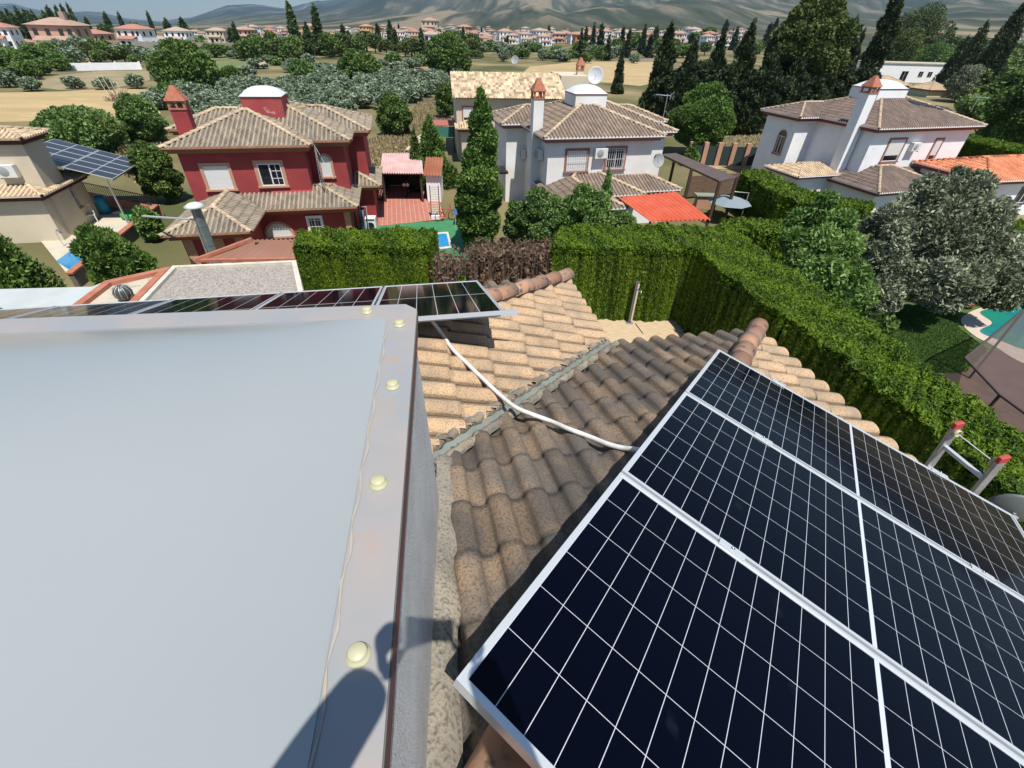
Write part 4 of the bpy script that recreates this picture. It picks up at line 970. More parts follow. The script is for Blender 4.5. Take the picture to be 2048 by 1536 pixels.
# outbuildings along the back boundary (flat roofs)
def flat_building(name, label, poly, z1, z0, roofm, wallm, parm, ph=.18, pw=.2, cat='outbuilding', sides=None):
    c = Vector((sum(p[0] for p in poly)/len(poly), sum(p[1] for p in poly)/len(poly), 0)); P_ = [Vector((p[0], p[1], 0))-c for p in poly]
    t = thing(name, label, cat, (c.x, c.y, z0)); mb = MB(); mb.prism([(p.x, p.y) for p in P_], 0, z1-z0-ph); mb.build('wall', wallm, t)
    mb = MB(); mb.prism([(p.x*.985, p.y*.985) for p in P_], z1-z0-ph+.002, z1-z0-ph+.03); mb.build('flat_roof', roofm, t)
    if parm:
        mb = MB(); k = len(P_); cc = []
        area = sum(P_[i].x*P_[(i+1) % k].y-P_[(i+1) % k].x*P_[i].y for i in range(k)); sg = 1 if area > 0 else -1
        for i in range(k):            # inner mitred corner
            a, b, d = P_[i-1], P_[i], P_[(i+1) % k]; e1 = (b-a).normalized(); e2 = (d-b).normalized()
            n1 = Vector((-e1.y, e1.x, 0))*sg; n2 = Vector((-e2.y, e2.x, 0))*sg; m_ = (n1+n2); m_ = m_/max(.3, m_.length_squared)*2*pw; cc.append(b+m_)
        for i in range(k):
            j = (i+1) % k; a, b, d, e = P_[i], P_[j], cc[j], cc[i]; mb.prism([(a.x, a.y), (b.x, b.y), (d.x, d.y), (e.x, e.y)] if sg > 0 else [(b.x, b.y), (a.x, a.y), (e.x, e.y), (d.x, d.y)], z1-z0-ph+.001, z1-z0)
        mb.build('parapet', parm, t)
    return t
zo = 4.35
M_gravel = mat('gravel', (.40, .36, .31), (.27, .24, .21), 14, .95, c3=(.12, .1, .09), s3=26, t3=(.56, .62), bump=1, bscale=22, rnd=0)
M_paleconc = mat('pale_concrete', (.52, .46, .35), (.42, .37, .28), 1.2, .9, c3=(.3, .26, .2), s3=5)
M_whiteroof = mat('white_waterproofing', (.46, .49, .475), (.40, .43, .42), 1.5, .8, c3=(.42, .43, .42), s3=12, t3=(.6, .75))
M_coping = mat('cream_coping', (.60, .56, .46), (.48, .44, .36), 4, .9)
def pz(l): return [tuple(at(x, y, zo)[:2]) for x, y in l]
flat_building('outbuilding', 'flat gravel roof outbuilding with cream coping, left of the hedge', pz([(345, 531), (592, 520), (606, 580), (560, 640), (240, 640)]), zo, GZ, M_gravel, M_wallw, M_coping, ph=.12, pw=.13)
flat_building('outbuilding', 'small flat terrace roof edged with terracotta tiles beside the gravel roof', pz([(208, 560), (341, 531), (236, 640), (100, 640)]), zo-.02, GZ, M_paleconc, M_wallw, M_terr, ph=.14, pw=.2)
flat_building('outbuilding', 'white painted flat roof at the far left, behind the solar panels', pz([(-160, 579), (184, 570), (204, 562), (95, 645), (-160, 660)]), zo-.05, GZ, M_whiteroof, M_wallw, None, ph=.02)
mb = MB(); q = at(248, 590, zo); tt = thing('roof_vent', 'dark ribbed turbine vent on the terracotta edged roof', 'vent', (q.x, q.y, zo-.16))
mb.lathe([(.16, 0), (.17, .1), (.3, .22), (.33, .42), (.26, .58), (.1, .68), (.001, .7)], 22); tt.scale = (.62, .62, .62); mb.build('vent_body', mat('vent_dark', (.05, .06, .055), None, rough=.4), tt)
rb = MB()
for k in range(11): a = math.pi*2*k/11; rb.tube([(r_*math.cos(a)*1.02, r_*math.sin(a)*1.02, z) for r_, z in ((.17, .1), (.3, .22), (.33, .42), (.26, .58), (.1, .68))], .014, 4)
rb.build('vent_rib', M_alu2, tt)

# ================================================================ patio at the foot of our house
M_patio = mat('wood_look_tile', (.56, .43, .27), (.44, .33, .20), 3, .7, stretch=(1.2, 9, 1), c3=(.36, .28, .18), s3=9, t3=(.58, .68), world=False)
def wp(l): return [tuple(lw(x, y, 0)[:2]) for x, y in l]
flat_sheet('garden_terrace', [(-16, 8), (5.9, 3), (9.2, 6), (9.0, 11), (7.7, 16.6), (-7.0, 15), (-13, 14.5)], GZ-.01, mat('garden_soil', (.12, .09, .06), (.08, .06, .04), 2, .95))
mb = MB(); mb.prism([(-16, 8), (-13, 14.5), (-7, 15), (7.7, 16.6), (9, 11), (9.6, 6), (9.2, -9), (-16, -9)][::-1], -.5, GZ-.02); o = mb.build('terrace_base', M_paleconc); o['kind'] = 'structure'
o = flat_sheet('patio', [(-6.5, 13.3), (-7, 6), (6.4, 6.5), (7.2, 9), (6.6, 13.3), (6.2, 14.6), (2.4, 14.15)][::-1], GZ+.004, M_patio)
tt = thing('shower_post', 'slim grey outdoor shower post standing against the front hedge', 'shower', tuple(at(1258, 646, GZ)))
q = at(1258, 646, GZ); zt = z_at(q.x, q.y, 1270, 563)-GZ
mb = MB(); mb.box((-.05, -.035, 0), (.05, .035, zt)); mb.build('column', mat('slate_grey', (.10, .105, .11), None, rough=.35), tt, bevel=.004)
mb = MB(); mb.box((.02, -.06, .1), (.075, -.036, zt-.05)); mb.build('steel_strip', M_chrome, tt)
mb = MB(); mb.box((-.12, -.1, 0), (.12, .1, .02)); mb.build('base_plate', M_alu2, tt)
mb = MB(); mb.tube([(.04, -.06, zt-.28), (.13, -.2, zt-.26), (.14, -.22, zt-.34)], .02, 8); mb.build('shower_head', M_chrome, tt)
q1, q2 = at(1271, 647, GZ+.02), at(1286, 667, GZ+.02); mb = MB(); mb.tube([q1, q2], .012, 6); tag(mb.build('broom_handle', M_wood), 'thin dark stick lying on the patio by the shower post', 'stick')

# ================================================================ washing machine, laundry, carport, store of the red house garden
q = at(745, 462, 0); th_ = R(8); tt = thing('washing_machine', 'white front loading washing machine standing outside beside the red house', 'washing machine', (q.x, q.y, 0), th_)
mb = MB(); mb.box((-.3, -.3, 0), (.3, .3, .85)); mb.build('cabinet', M_white, tt, bevel=.02)
Mx = Matrix.Translation((0, -.302, .42)) @ Matrix.Rotation(math.pi/2, 4, 'X')
mb = MB(); mb.lathe([(.21, 0), (.21, .03), (.15, .035), (.15, .0)], 22, M=Mx); mb.build('door_ring', M_black, tt)
mb = MB(); mb.lathe([(.001, .03), (.1, .025), (.148, .004)], 22, M=Mx); mb.build('door_glass', M_glass, tt)
mb = MB(); mb.box((-.26, -.315, .72), (.26, -.302, .81)); mb.build('control_panel', mat('dark_grey', (.08, .08, .085), None), tt)
q = at(733, 468, 0); tt = thing('clothes_rack', 'drying rack with blue and white laundry beside the washing machine', 'clothes rack', (q.x, q.y, 0), th_)
mb = MB()
for x in (-.2, .2): mb.tube([(x, -.3, 0), (x, .3, 1.5)], .014, 5); mb.tube([(x, .3, 0), (x, -.3, 1.5)], .014, 5)
mb.tube([(-.2, .3, 1.5), (.2, .3, 1.5)], .014, 5); mb.build('rack_frame', M_alu, tt)
for k, (c, x) in enumerate((((.25, .5, .62), -.12), ((.65, .66, .68), .04), ((.03, .03, .04), .18), ((.2, .42, .6), .0))):
    mb = MB(); V = []; 
    for i in range(7):
        for j in range(9): V.append((x+.02*math.sin(i*1.7+j*.4), -.34+.08*i, 1.42-.14*j+.01*math.sin(i*2)))
    mb.add(V, [(i*9+j, i*9+j+1, i*9+j+10, i*9+j+9) for i in range(6) for j in range(8)], 0, True); mb.build('garment', mat('cloth%d' % k, c, None, rough=.95), tt)
# paving, turf, pool
M_redtile = mat('red_paving', (.43, .15, .10), (.37, .12, .08), 2, .8)
def paving(name, M, cell, joint, w):
    n = M.node_tree.nodes; l = M.node_tree.links; b = n['Principled BSDF']; br = n.new('ShaderNodeTexBrick'); br.offset = 0
    br.inputs['Scale'].default_value = 1; br.inputs['Brick Width'].default_value = cell[0]; br.inputs['Row Height'].default_value = cell[1]; br.inputs['Mortar Size'].default_value = w
    br.inputs['Mortar Smooth'].default_value = .1
    l.new(b.inputs['Base Color'].links[0].from_socket, br.inputs['Color1']); l.new(b.inputs['Base Color'].links[0].from_socket, br.inputs['Color2']); br.inputs['Mortar'].default_value = (*joint, 1)
    tc = n.new('ShaderNodeTexCoord'); mp = n.new('ShaderNodeMapping'); mp.inputs['Rotation'].default_value[2] = -R(13); l.new(tc.outputs['Object'], mp.inputs[0]); l.new(mp.outputs[0], br.inputs['Vector']); l.new(br.outputs[0], b.inputs['Base Color'])
paving('red', M_redtile, (.3, .3), (.52, .36, .28), .014)
flat_sheet('red_paving', pxpoly([(757, 452), (752, 400), (762, 372), (868, 372), (890, 438)], .05), .05, M_redtile)
flat_sheet('green_turf', pxpoly([(700, 505), (735, 452), (893, 440), (960, 440), (1010, 520), (860, 540)], .04), .04, mat('artificial_turf', (.035, .18, .07), (.05, .22, .09), 3, .9))
pl_ = pxpoly([(862, 469), (893, 467), (899, 492), (868, 496)], .07)
mb = MB(); c_ = Vector((sum(p[0] for p in pl_)/4, sum(p[1] for p in pl_)/4))
big = [tuple(c_+(Vector(p)-c_)*1.28) for p in pl_]
mb = MB(); mb.add([(*p, .07) for p in big]+[(*p, .07) for p in pl_], [(0, 1, 5, 4), (1, 2, 6, 5), (2, 3, 7, 6), (3, 0, 4, 7)]); o = mb.build('pool_edge', M_coping); o['kind'] = 'structure'
M_pool = mat('pool_water', (.01, .20, .42), (.02, .27, .50), 6, .08, bump=.4, bscale=9, spec=.5)
flat_sheet('pool_water', pl_, .06, M_pool)
# carport
f1, f2, b1, b2 = at(772, 405, 0), at(846, 405, 0), at(776, 372, 0), at(842, 370, 0); zc = z_at(f1.x, f1.y, 770, 345)
FLt, FRt = Vector((f1.x-.1, f1.y-.2, zc)), Vector((f2.x+.25, f2.y-.2, zc)); BLt, BRt = Vector((b1.x-.1, b1.y, zc+.35)), Vector((b2.x+.25, b2.y, zc+.35))
t, c0 = sheet_roof('carport', 'open fronted shed with pale pink corrugated roof and dark inside, right of the red house', (BLt, BRt, FRt, FLt), mat('pink_sheet', (.55, .33, .30), (.62, .45, .42), 1, .6), 'shed', amp=.035, per=.16,
    posts=[(f1.x, f1.y, zc), (f2.x, f2.y, zc), (b1.x, b1.y, zc+.3), (b2.x, b2.y, zc+.3)])
mb = MB(); 
for a, b in ((f1, b1), (b1, b2), (b2, f2)):
    a_, b_ = Vector((a.x, a.y, .05))-c0, Vector((b.x, b.y, .05))-c0; mb.add([a_, b_, b_+Vector((0, 0, zc-.1)), a_+Vector((0, 0, zc-.1))], [(0, 1, 2, 3)])
mb.build('side_wall', M_wood, t)
mb = MB(); mb.bar(Vector((f1.x, f1.y, zc-.09))-c0, Vector((f2.x, f2.y, zc-.09))-c0, .12, .12); mb.build('front_beam', M_wood, t)
q = at(812, 398, 0); tt = thing('motorbike', 'motorbike with twin round white headlights parked in the dark shed', 'motorbike', (q.x, q.y+.6, .05), 0)
mb = MB()
Mw_ = Matrix.Rotation(math.pi/2, 4, 'Y'); mb.lathe([(.22, -.05), (.3, -.05), (.32, 0), (.3, .05), (.22, .05)], 18, M=Matrix.Translation((0, -.3, .32)) @ Mw_); mb.build('front_wheel', M_black, tt)
mb = MB(); mb.lathe([(.22, -.06), (.3, -.06), (.32, 0), (.3, .06), (.22, .06)], 18, M=Matrix.Translation((0, 1.0, .32)) @ Mw_); mb.build('rear_wheel', M_black, tt)
mb = MB(); mb.tube([(0, -.3, .32), (0, -.05, .95)], .05, 8); mb.tube([(0, -.1, .75), (0, .4, .8), (0, 1.0, .75)], [.12, .17, .1], 10); mb.tube([(0, .1, .4), (0, .7, .4)], .18, 10); mb.build('body', mat('bike_body', (.05, .02, .02), None, rough=.3), tt)
mb = MB(); mb.tube([(-.36, 0, 1.02), (-.2, -.08, .98), (.2, -.08, .98), (.36, 0, 1.02)], .02, 6); mb.build('handlebar', M_black, tt)
for sx in (-1, 1):
    mb = MB(); mb.lathe([(.001, .02), (.09, .015), (.12, 0), (.1, -.08)], 14, M=Matrix.Translation((sx*.13, -.2, .82)) @ Matrix.Rotation(math.pi/2, 4, 'X')); mb.build('headlight', M_white, tt)
# little store with orange tiled roof and slatted trolley before it
a, b = at(854, 405, 0), at(882, 403, 0); ST = House('garden_store', 'narrow white garden store with an orange tiled roof beside the open shed', (a.x, a.y), 4, 'shed')
w_ = (b-a).length; zc2 = z_at(a.x, a.y, 855, 350)
mb = MB(); mb.box((.05, .1, 0), (w_, 2.4, zc2-.05)); mb.build('wall', M_wallw, ST.t)
V0 = [Vector((-.1, 2.6, zc2+.6)), Vector((w_+.15, 2.6, zc2+.6)), Vector((w_+.15, -.15, zc2)), Vector((-.1, -.15, zc2))]
V_ = [ST.o+ST.ex*v.x+ST.ey*v.y+Vector((0, 0, v.z)) for v in V0]
mb = MB(); V = []; F = []; k = 36
for i in range(k+1):
    for j in range(13):
        f, g_ = i/k, j/12; p = V0[0].lerp(V0[1], f).lerp(V0[3].lerp(V0[2], f), g_); V.append((p.x, p.y, p.z+.035*math.sin(2*math.pi*i/6)+.03*((g_*12*.5) % 1)))
for i in range(k):
    for j in range(12): q_ = i*13+j; F.append((q_, q_+1, q_+14, q_+13))
link('roof', npmesh('roof', V, F), M_t_orange, ST.t)
q = at(872, 438, 0); tt = thing('slatted_planter', 'tall white slatted shelf standing on the red paving edge', 'shelf', (q.x, q.y, 0), R(4))
mb = MB(); mb.box((-.28, -.2, 0), (.28, .2, .25)); mb.build('base', M_white, tt)
mb = MB()
for sx in (-.27, .27): mb.bar((sx, 0, .25), (sx, .25, 2.0), .05)
mb.build('side_rail', M_wood, tt)
for k in range(12): mb = MB(); z = .35+.14*k; mb.box((-.27, .02*k, z), (.27, .02*k+.08, z+.05)); mb.build('slat', M_coping, tt)
# picket gate left of the shed
a, b = at(752, 400, 0), at(770, 404, 0); tt = thing('picket_gate', 'low brown picket gate between the red house and the open shed', 'gate', (a.x, a.y, 0), math.atan2(b.y-a.y, b.x-a.x)); L_ = (b-a).length
mb = MB()
for z in (.3, .85): mb.box((0, -.02, z), (L_, .02, z+.08))
mb.build('rail', M_wood, tt)
for k in range(7): mb = MB(); x = L_*k/6; mb.box((x-.035, -.045, .05), (x+.035, -.021, 1.1)); mb.build('picket', M_wood, tt)
# bicycles / toys and blue parasol folded by the paving
q = at(893, 442, 0); tt = thing('bicycle', 'bicycle with red frame lying near the slatted shelf', 'bicycle', (q.x, q.y, 0), R(30))
for x in (-.45, .45):
    Mx = Matrix.Translation((x, 0, .33)) @ Matrix.Rotation(math.pi/2, 4, 'X'); mb = MB(); mb.lathe([(.29, -.015), (.33, 0), (.29, .015), (.28, 0), (.29, -.015)], 20, M=Mx)
    for k in range(4): a_ = math.pi*k/4; mb.tube([(x+.29*math.cos(a_), 0, .33+.29*math.sin(a_)), (x-.29*math.cos(a_), 0, .33-.29*math.sin(a_))], .004, 4)
    mb.build('wheel', M_black, tt)
mb = MB(); 
for p_, q_ in (((-.45, .33), (-.1, .3)), ((-.1, .3), (.25, .75)), ((.25, .75), (-.2, .7)), ((-.2, .75), (-.1, .3)), ((-.45, .33), (-.2, .7)), ((.45, .33), (.27, .95))): mb.tube([(p_[0], 0, p_[1]), (q_[0], 0, q_[1])], .02, 6)
mb.tube([(.27, -.25, .95), (.27, .25, .95)], .015, 6); mb.tube([(-.3, 0, .8), (-.12, 0, .8)], .04, 6); mb.build('frame', mat('red_paint', (.45, .03, .03), None, rough=.4), tt)
q = at(910, 455, 0); tt = thing('folded_parasol', 'folded blue parasol leaning by the conifer at the green turf', 'parasol', (q.x, q.y, 0)); 
mb = MB(); mb.tube([(0, 0, 0), (.25, .3, 2.3)], .02, 6); mb.build('pole', M_alu, tt); mb = MB(); mb.tube([(.09, .11, .8), (.16, .2, 1.5), (.24, .29, 2.2)], [.13, .09, .03], 10); mb.build('canopy', mat('blue_canvas', (.05, .22, .55), None), tt)
# garden hose loop
mb = MB(); c_ = at(805, 462, 0); mb.tube([(c_.x+1.0*math.cos(a), c_.y+.75*math.sin(a), .07) for a in [math.pi*(.05+1.2*i/24) for i in range(25)]], .02, 6); tag(mb.build('garden_hose', mat('hose_green', (.10, .35, .12), None)), 'pale green hose looping over the artificial turf', 'hose')
flat_sheet('pink_paving', pxpoly([(880, 500), (905, 470), (1090, 468), (1110, 560), (880, 560)], .03), .03, M_t_pink) if False else None

# ================================================================ white house in the middle
WH = House('house', 'white two storey house with dome and two barred windows, centre of the view', at(1087, 278, 5.0), 15.5)
WH.roof([(0, 7.85, 0, 9.4), (0, 9.4, 1.3, 9.4), (0, 10.9, 5.2, 9.4), (-1.35, 9.4, 4.9, 9.4)], 5.0, .35, M_t_white, M_wallw, M_capL, M_cornpink, M_wallstain)
WH.roof([(.15, 3.9, -4.1, 3), (.15, 6.2, -1.75, 3), (.15, 9.0, -1.2, 3)], 2.15, .35, M_t_white, M_wallw, M_capL, M_cornpink, M_wallstain, name='porch_roof', inset=.55)
WH.skylight(3.1, 5.2, 3.5, 5.5, 5.4, 6.82, M_wallstain, .42)
M_surr = mat('brown_brick_surround', (.24, .10, .07), (.32, .15, .11), 9, .9)
u = rectw(WH, WH.onY, (1134, 302), (1175, 300), (1132, 343), (1171, 341), .5); WH.window(*u, .5, kind='bars', sur=.13, surm=M_surr)
u = rectw(WH, WH.onY, (1217, 297), (1251, 296), (1209, 338), (1244, 338), .5); WH.window(*u, .5, kind='grille', sur=.13, surm=M_surr)
u = WH.onY(1190, 318, .15); WH.ac(u[0], u[1], .5)
p = WH.onX(1077, 320, .2); WH.ac(p[0]-.1, 3.6, .5, face='left'); p = WH.onX(1042, 340, .2); WH.ac(p[0]-.2, 2.9, .5, face='left')
cx, cy = .25, 2.3; p = WH.o+WH.ex*cx+WH.ey*cy; zt = z_at(p.x, p.y, 1077, 197); WH.chimney(cx, cy, .62, .6, 0, zt, M_wallstain)
u = WH.onY(1322, 325, .6); dish('d', '', (8.0, .7, u[1]+.1), .42, (.1, -.9, .3), M_acg, parent=WH.t, pole=.4)
q = WH.o+WH.ex*5.45+WH.ey*6.3; zt = z_at(q.x, q.y, 1228, 152)-6.0
dish('satellite_dish', 'big pale satellite dish on a mast behind the white house dome', (q.x, q.y, 6.0+zt), .52, (-.15, -.95, .3), mat('pale_dish', (.52, .53, .54), None, rough=.5), pole=max(.5, zt), group='satellite dishes')
q = at(1340, 268, 5.0)+Vector((-.3, 1.2, .4)); antenna('wire frame aerial on the right corner of the white house roof', q, z_at(q.x, q.y, 1322, 188)-q.z, rz=2.6, group='television aerials')
q = at(1035, 395, 2.6)
mb = MB(); mb.box((-1.5, 4.5, 2.1), (-.9, 6.2, 2.25)); mb.build('shelf_awning', M_black, WH.t)
# red corrugated roof, brown awning, parasol
TL, TR, BR, BL = at(1236, 395, 2.55), at(1352, 383, 2.55), at(1422, 439, 2.1), at(1302, 443, 2.1)
sheet_roof('corrugated_roof', 'bright red corrugated sheet roof in front of the white house', (TL, TR, BR, BL), mat('red_sheet', (.50, .085, .035), (.56, .12, .06), 1.2, .5), 'roof', amp=.055, per=.3, posts=[(BL.x, BL.y+.1, 2.05), (BR.x-.1, BR.y+.1, 2.05), (TR.x-.1, TR.y-.1, 2.5), (TL.x+.1, TL.y-.1, 2.5)])
pts = [at(1322, 308, 3.3), at(1352, 306, 3.3), at(1475, 354, 2.9), at(1440, 362, 2.7)]
t = thing('awning', 'long dark brown awning roof right of the white house', 'awning', tuple((pts[0]+pts[2])/2)); c0 = (pts[0]+pts[2])/2
mb = MB(); mb.add([p-c0 for p in pts]+[p-c0-Vector((0, 0, .12)) for p in pts], [(3, 2, 1, 0), (4, 5, 6, 7), (0, 1, 5, 4), (1, 2, 6, 5), (2, 3, 7, 6), (3, 0, 4, 7)]); mb.build('roof_panel', mat('brown_felt', (.105, .075, .07), (.08, .06, .055), 3, .9), t)
for p in (pts[0].lerp(pts[3], .55), pts[3], pts[2], pts[1]): mb = MB(); mb.bar(Vector((p.x, p.y, 0))-c0, p-c0, .16); mb.build('post', M_wood, t)
w1, w2 = at(1372, 398, 0), at(1500, 388, 0); tt = thing('board_fence', 'low board fence under the brown awning', 'fence', (w1.x, w1.y, 0), math.atan2(w2.y-w1.y, w2.x-w1.x)); L_ = (w2-w1).length
for k in range(4): mb = MB(); mb.box((0, -.03, .15+.38*k), (L_, .03, .5+.38*k)); mb.build('board', mat('brown_board', (.17, .10, .06), (.12, .075, .05), 2, .9, stretch=(1, 1, 8)), tt)
for k in range(5): mb = MB(); mb.box((L_*k/4-.06, .035, 0), (L_*k/4+.06, .14, 1.8)); mb.build('post', M_wood, tt)
q = at(1480, 440, 0); zt = z_at(q.x, q.y, 1463, 389); tt = thing('parasol', 'grey cantilever parasol open beside the red corrugated roof', 'parasol', (q.x, q.y, 0))
c_ = at(1463, 391, zt); c_ = Vector((c_.x-q.x, c_.y-q.y, zt)); mb = MB(); V = [c_]; 
for ring, (rr, dz) in enumerate(((.7, -.16), (1.4, -.42))):
    for k in range(8): a = 2*math.pi*k/8+.2; V.append(c_+Vector((rr*math.cos(a), rr*math.sin(a), dz)))
mb.add(V, [(0, 1+k, 1+(k+1) % 8) for k in range(8)]+[(1+k, 9+k, 9+(k+1) % 8, 1+(k+1) % 8) for k in range(8)]); mb.build('canopy', mat('grey_canvas', (.20, .25, .28), None, rough=.9), tt)
mb = MB(); mb.tube([(0, 0, 0), (0, 0, zt+.1), c_+Vector((0, 0, .25)), c_], .03, 6); mb.build('pole', M_alu, tt)
for k in range(8): a = 2*math.pi*k/8+.2; mb = MB(); mb.tube([c_-Vector((0, 0, .04)), c_+Vector((1.38*math.cos(a), 1.38*math.sin(a), -.45))], .01, 4); mb.build('rib', M_alu, tt)
q = at(1405, 415, 0); tt = thing('garden_table', 'green topped garden table with brick base near the parasol', 'table', (q.x, q.y, 0)); mb = MB(); mb.box((-.75, -.4, .85), (.75, .4, .92)); mb.build('table_top', mat('sage_top', (.22, .25, .19), None), tt); mb = MB(); mb.box((-.6, -.3, 0), (.6, .3, .849)); mb.build('base', M_brick, tt)
q = at(1440, 428, 0); tt = thing('barbecue', 'dark grey covered barbecue beside the garden table', 'barbecue', (q.x, q.y, 0)); mb = MB(); mb.box((-.55, -.3, .7), (.55, .3, .95)); mb.lathe([(.5, 0), (.48, .15), (.35, .28), (.001, .33)], 16, o=(0, 0, .95)); mb.build('lid', mat('bbq', (.09, .11, .12), None, rough=.4), tt)
for sx in (-.5, .5): mb = MB(); mb.bar((sx, 0, 0), (sx, 0, .7), .06); mb.build('leg', M_black, tt)

# ================================================================ white house at the right
XH = House('house', 'white two storey house with tall side chimney and dome, right of the view', at(1757, 259, 5.0), 18)
XH.roof([(0, 10.7, 0, 9.6), (-1.9, 10.7, 5.2, 9.6)], 5.0, .35, M_t_w3, M_wallw, M_capL, M_cornred, M_wallw)
XH.roof([(-.9, 6.0, -2.8, 3), (-.9, 9.5, -1.6, 3)], 1.5, .35, M_t_w3, M_wallw, M_capL, M_cornred, M_wallw, name='porch_roof', inset=.55)
XH.skylight(3.4, 6.3, 3.9, 6.4, 5.6, 7.02, M_wallw, .5)
u = rectw(XH, XH.onY, (1783, 280), (1815, 278), (1760, 323), (1788, 322), .5); XH.window(*u, .5, kind='half', sur=.13, surm=M_surr, split=.99)
u = rectw(XH, XH.onY, (1872, 280), (1885, 279), (1852, 322), (1864, 322), .5); XH.window(*u, .5, kind='half', sur=.13, surm=M_surr, split=.99)
u = XH.onY(1822, 303, .15); XH.ac(u[0], u[1], .5)
cx, cy = .0, 1.9; p = XH.o+XH.ex*cx+XH.ey*cy; zt = z_at(p.x, p.y, 1720, 186); XH.chimney(cx, cy, .75, .75, 0, zt, M_wallw)
p = XH.onX(1548, 322, -1.4); XH.window(p[0]-.3, p[0]+.35, 2.2, 3.5, -1.4, face='left', kind='glass', sur=.12, surm=M_surr, arch=True)
dish('d', '', (10.6, .9, 2.6), .5, (.5, -.8, .3), mat('pale_dish2', (.55, .55, .55), None, rough=.5), parent=XH.t, pole=.5)
# side porch roof
p = XH.loc(1578, 375, 2.2); XH.roof([(-4.2, .9, 1.2, 4.9)], 1.75, .3, M_t_cream, M_wallw, M_capL, M_cornred, M_wallw, name='side_porch_roof', inset=.5, nocap=True, cornh=.2)
q = at(1950, 232, 5.0); antenna('wire frame aerial at the right end of the right white house roof', (q.x+.1, q.y+.8, 5.2), z_at(q.x, q.y, 1960, 195)-5.2, rz=-.6, group='television aerials')
mb = MB(); a_, b_ = XH.loc(1845, 205, 5.9), XH.loc(1920, 228, 5.5)
for k in range(3): mb.tube([(6.2+k*.02, 3.6-k*.22, 6.30-k*.07), (9.2, 2.3-k*.22, 5.85-k*.07)], .085, 8)
mb.build('solar_tube', M_black, XH.t)
# orange roofed annex, flat white villa, cream villa
OH = House('house', 'white annex with bright orange tiled roof at the right edge', at(1905, 345, 2.6), 14)
p = OH.loc(1998, 378, 2.6); OH.roof([(0, 9.5, -2.6, 3.2)], 2.6, .3, M_t_orange, M_wallw, M_t_orange, M_cornred, M_wallw, per=.22)
OH.window(4.2, 5.2, .9, 2.0, -2.1, kind='glass', sur=.06, surm=M_black)
VH = House('house', 'long flat roofed white villa beyond the right white house dome', at(1733, 163, 0), 6)
L_ = (at(1908, 163, 0)-at(1733, 163, 0)).length; z1_ = z_at(VH.o.x, VH.o.y, 1730, 126); f = L_/10
mb = MB(); mb.box((0, 0, 0), (L_*.78, 9, z1_)); mb.box((L_*.781, 1.0, 0), (L_*1.02, 8, z1_*.72)); mb.build('wall', M_wallw, VH.t)
mb = MB(); mb.box((-.2, -.25, z1_+.002), (L_*.8, 9.2, z1_+.25)); mb.build('roof_slab', M_paleconc, VH.t)
for a, b, c_, d_ in ((.27, .33, .0, .62), (.42, .46, .3, .62), (.5, .54, .3, .62), (.6, .67, .0, .62), (.85, .95, .25, .5)):
    VH.window(L_*a, L_*b, z1_*c_+.05, z1_*d_, 0 if a < .8 else 1.0, kind='glass', sur=0)
YH = House('house', 'small cream house with tan tiled roof beside the right white house dome', at(1852, 195, 0), 8)
zc_ = z_at(YH.o.x, YH.o.y, 1852, 180); YH.roof([(0, 6.2, 0, 6.5)], zc_, .42, M_t_cream, M_capL, M_capL, M_corn, M_cream)
YH2 = House('house', 'tan tiled low house between the cypresses and the right white house', at(1735, 200, 0), 8)
zc_ = z_at(YH2.o.x, YH2.o.y, 1735, 170); YH2.roof([(0, 8.5, 0, 6.5)], zc_, .42, M_t_cream, M_capL, M_capL, M_corn, M_wallw)

# ================================================================ cream house behind
CHs = House('house', 'cream house with pale tiled pitched roof behind the tall conifer', at(905, 197, 5.0), 9)
p = CHs.loc(1064, 198, 5.0); Lc = p[0]
def gable(H, x0, x1, y0, y1, ze, sl, mt, both=True):
    yr = (y0+y1)/2; V = []; F = []; rr = []
    k = int((x1-x0)/.05); m_ = int((yr-y0)/.12)
    for side in (0, 1):
        n0 = len(V)
        for i in range(k+1):
            for j in range(m_+1):
                d = (yr-y0)*j/m_; y = y0+d if side == 0 else y1-d; ph = (i % 5)/5; V.append((x0+(x1-x0)*i/k, y, ze+sl*d+.06*math.sin(math.pi*ph)+.03*(1-((j % 3)/3))))
        for i in range(k):
            for j in range(m_): a = n0+i*(m_+1)+j; F.append((a, a+m_+1, a+m_+2, a+1) if side == 0 else (a, a+1, a+m_+2, a+m_+1)); rr.append((math.sin(i//5*12.9+j//3*78.2)*43758.5) % 1)
    return link('roof', npmesh('roof', V, F, rnd=rr), mt, H.t)
gable(CHs, 0, Lc+3.2, 0, 9.0, 5.0, .36, M_t_cream)
mb = MB(); mb.box((.3, .5, 0), (Lc+3.0, 8.5, 4.95)); mb.add([(.3, .5, 4.95), (.3, 8.5, 4.95), (.3, 4.5, 6.45)], [(0, 2, 1)]); mb.add([(Lc+3.0, .5, 4.95), (Lc+3.0, 8.5, 4.95), (Lc+3.0, 4.5, 6.45)], [(0, 1, 2)]); mb.build('wall', M_cream, CHs.t)
p = CHs.loc(1160, 150, 6.5); mb = MB(); mb.box((Lc+3.25, 3.4, 0), (max(p[0], Lc+6), 8.4, 6.55)); mb.build('tall_block', M_cream, CHs.t)
for xx in (.9, 5.4, Lc-2.2): CHs.window(xx, xx+.9, 3.2, 4.3, .5, kind='half', sur=.1, surm=M_surr)
CHs.chimney(max(p[0], Lc+6)-.6, 5, .6, .6, 6.5, 6.9, M_cream)
CHs.roof([(.1, 3.4, -1.6, 1.5)], 2.9, .35, M_t_cream, M_capL, M_capL, M_corn, M_cream, name='porch_roof', nocap=True)
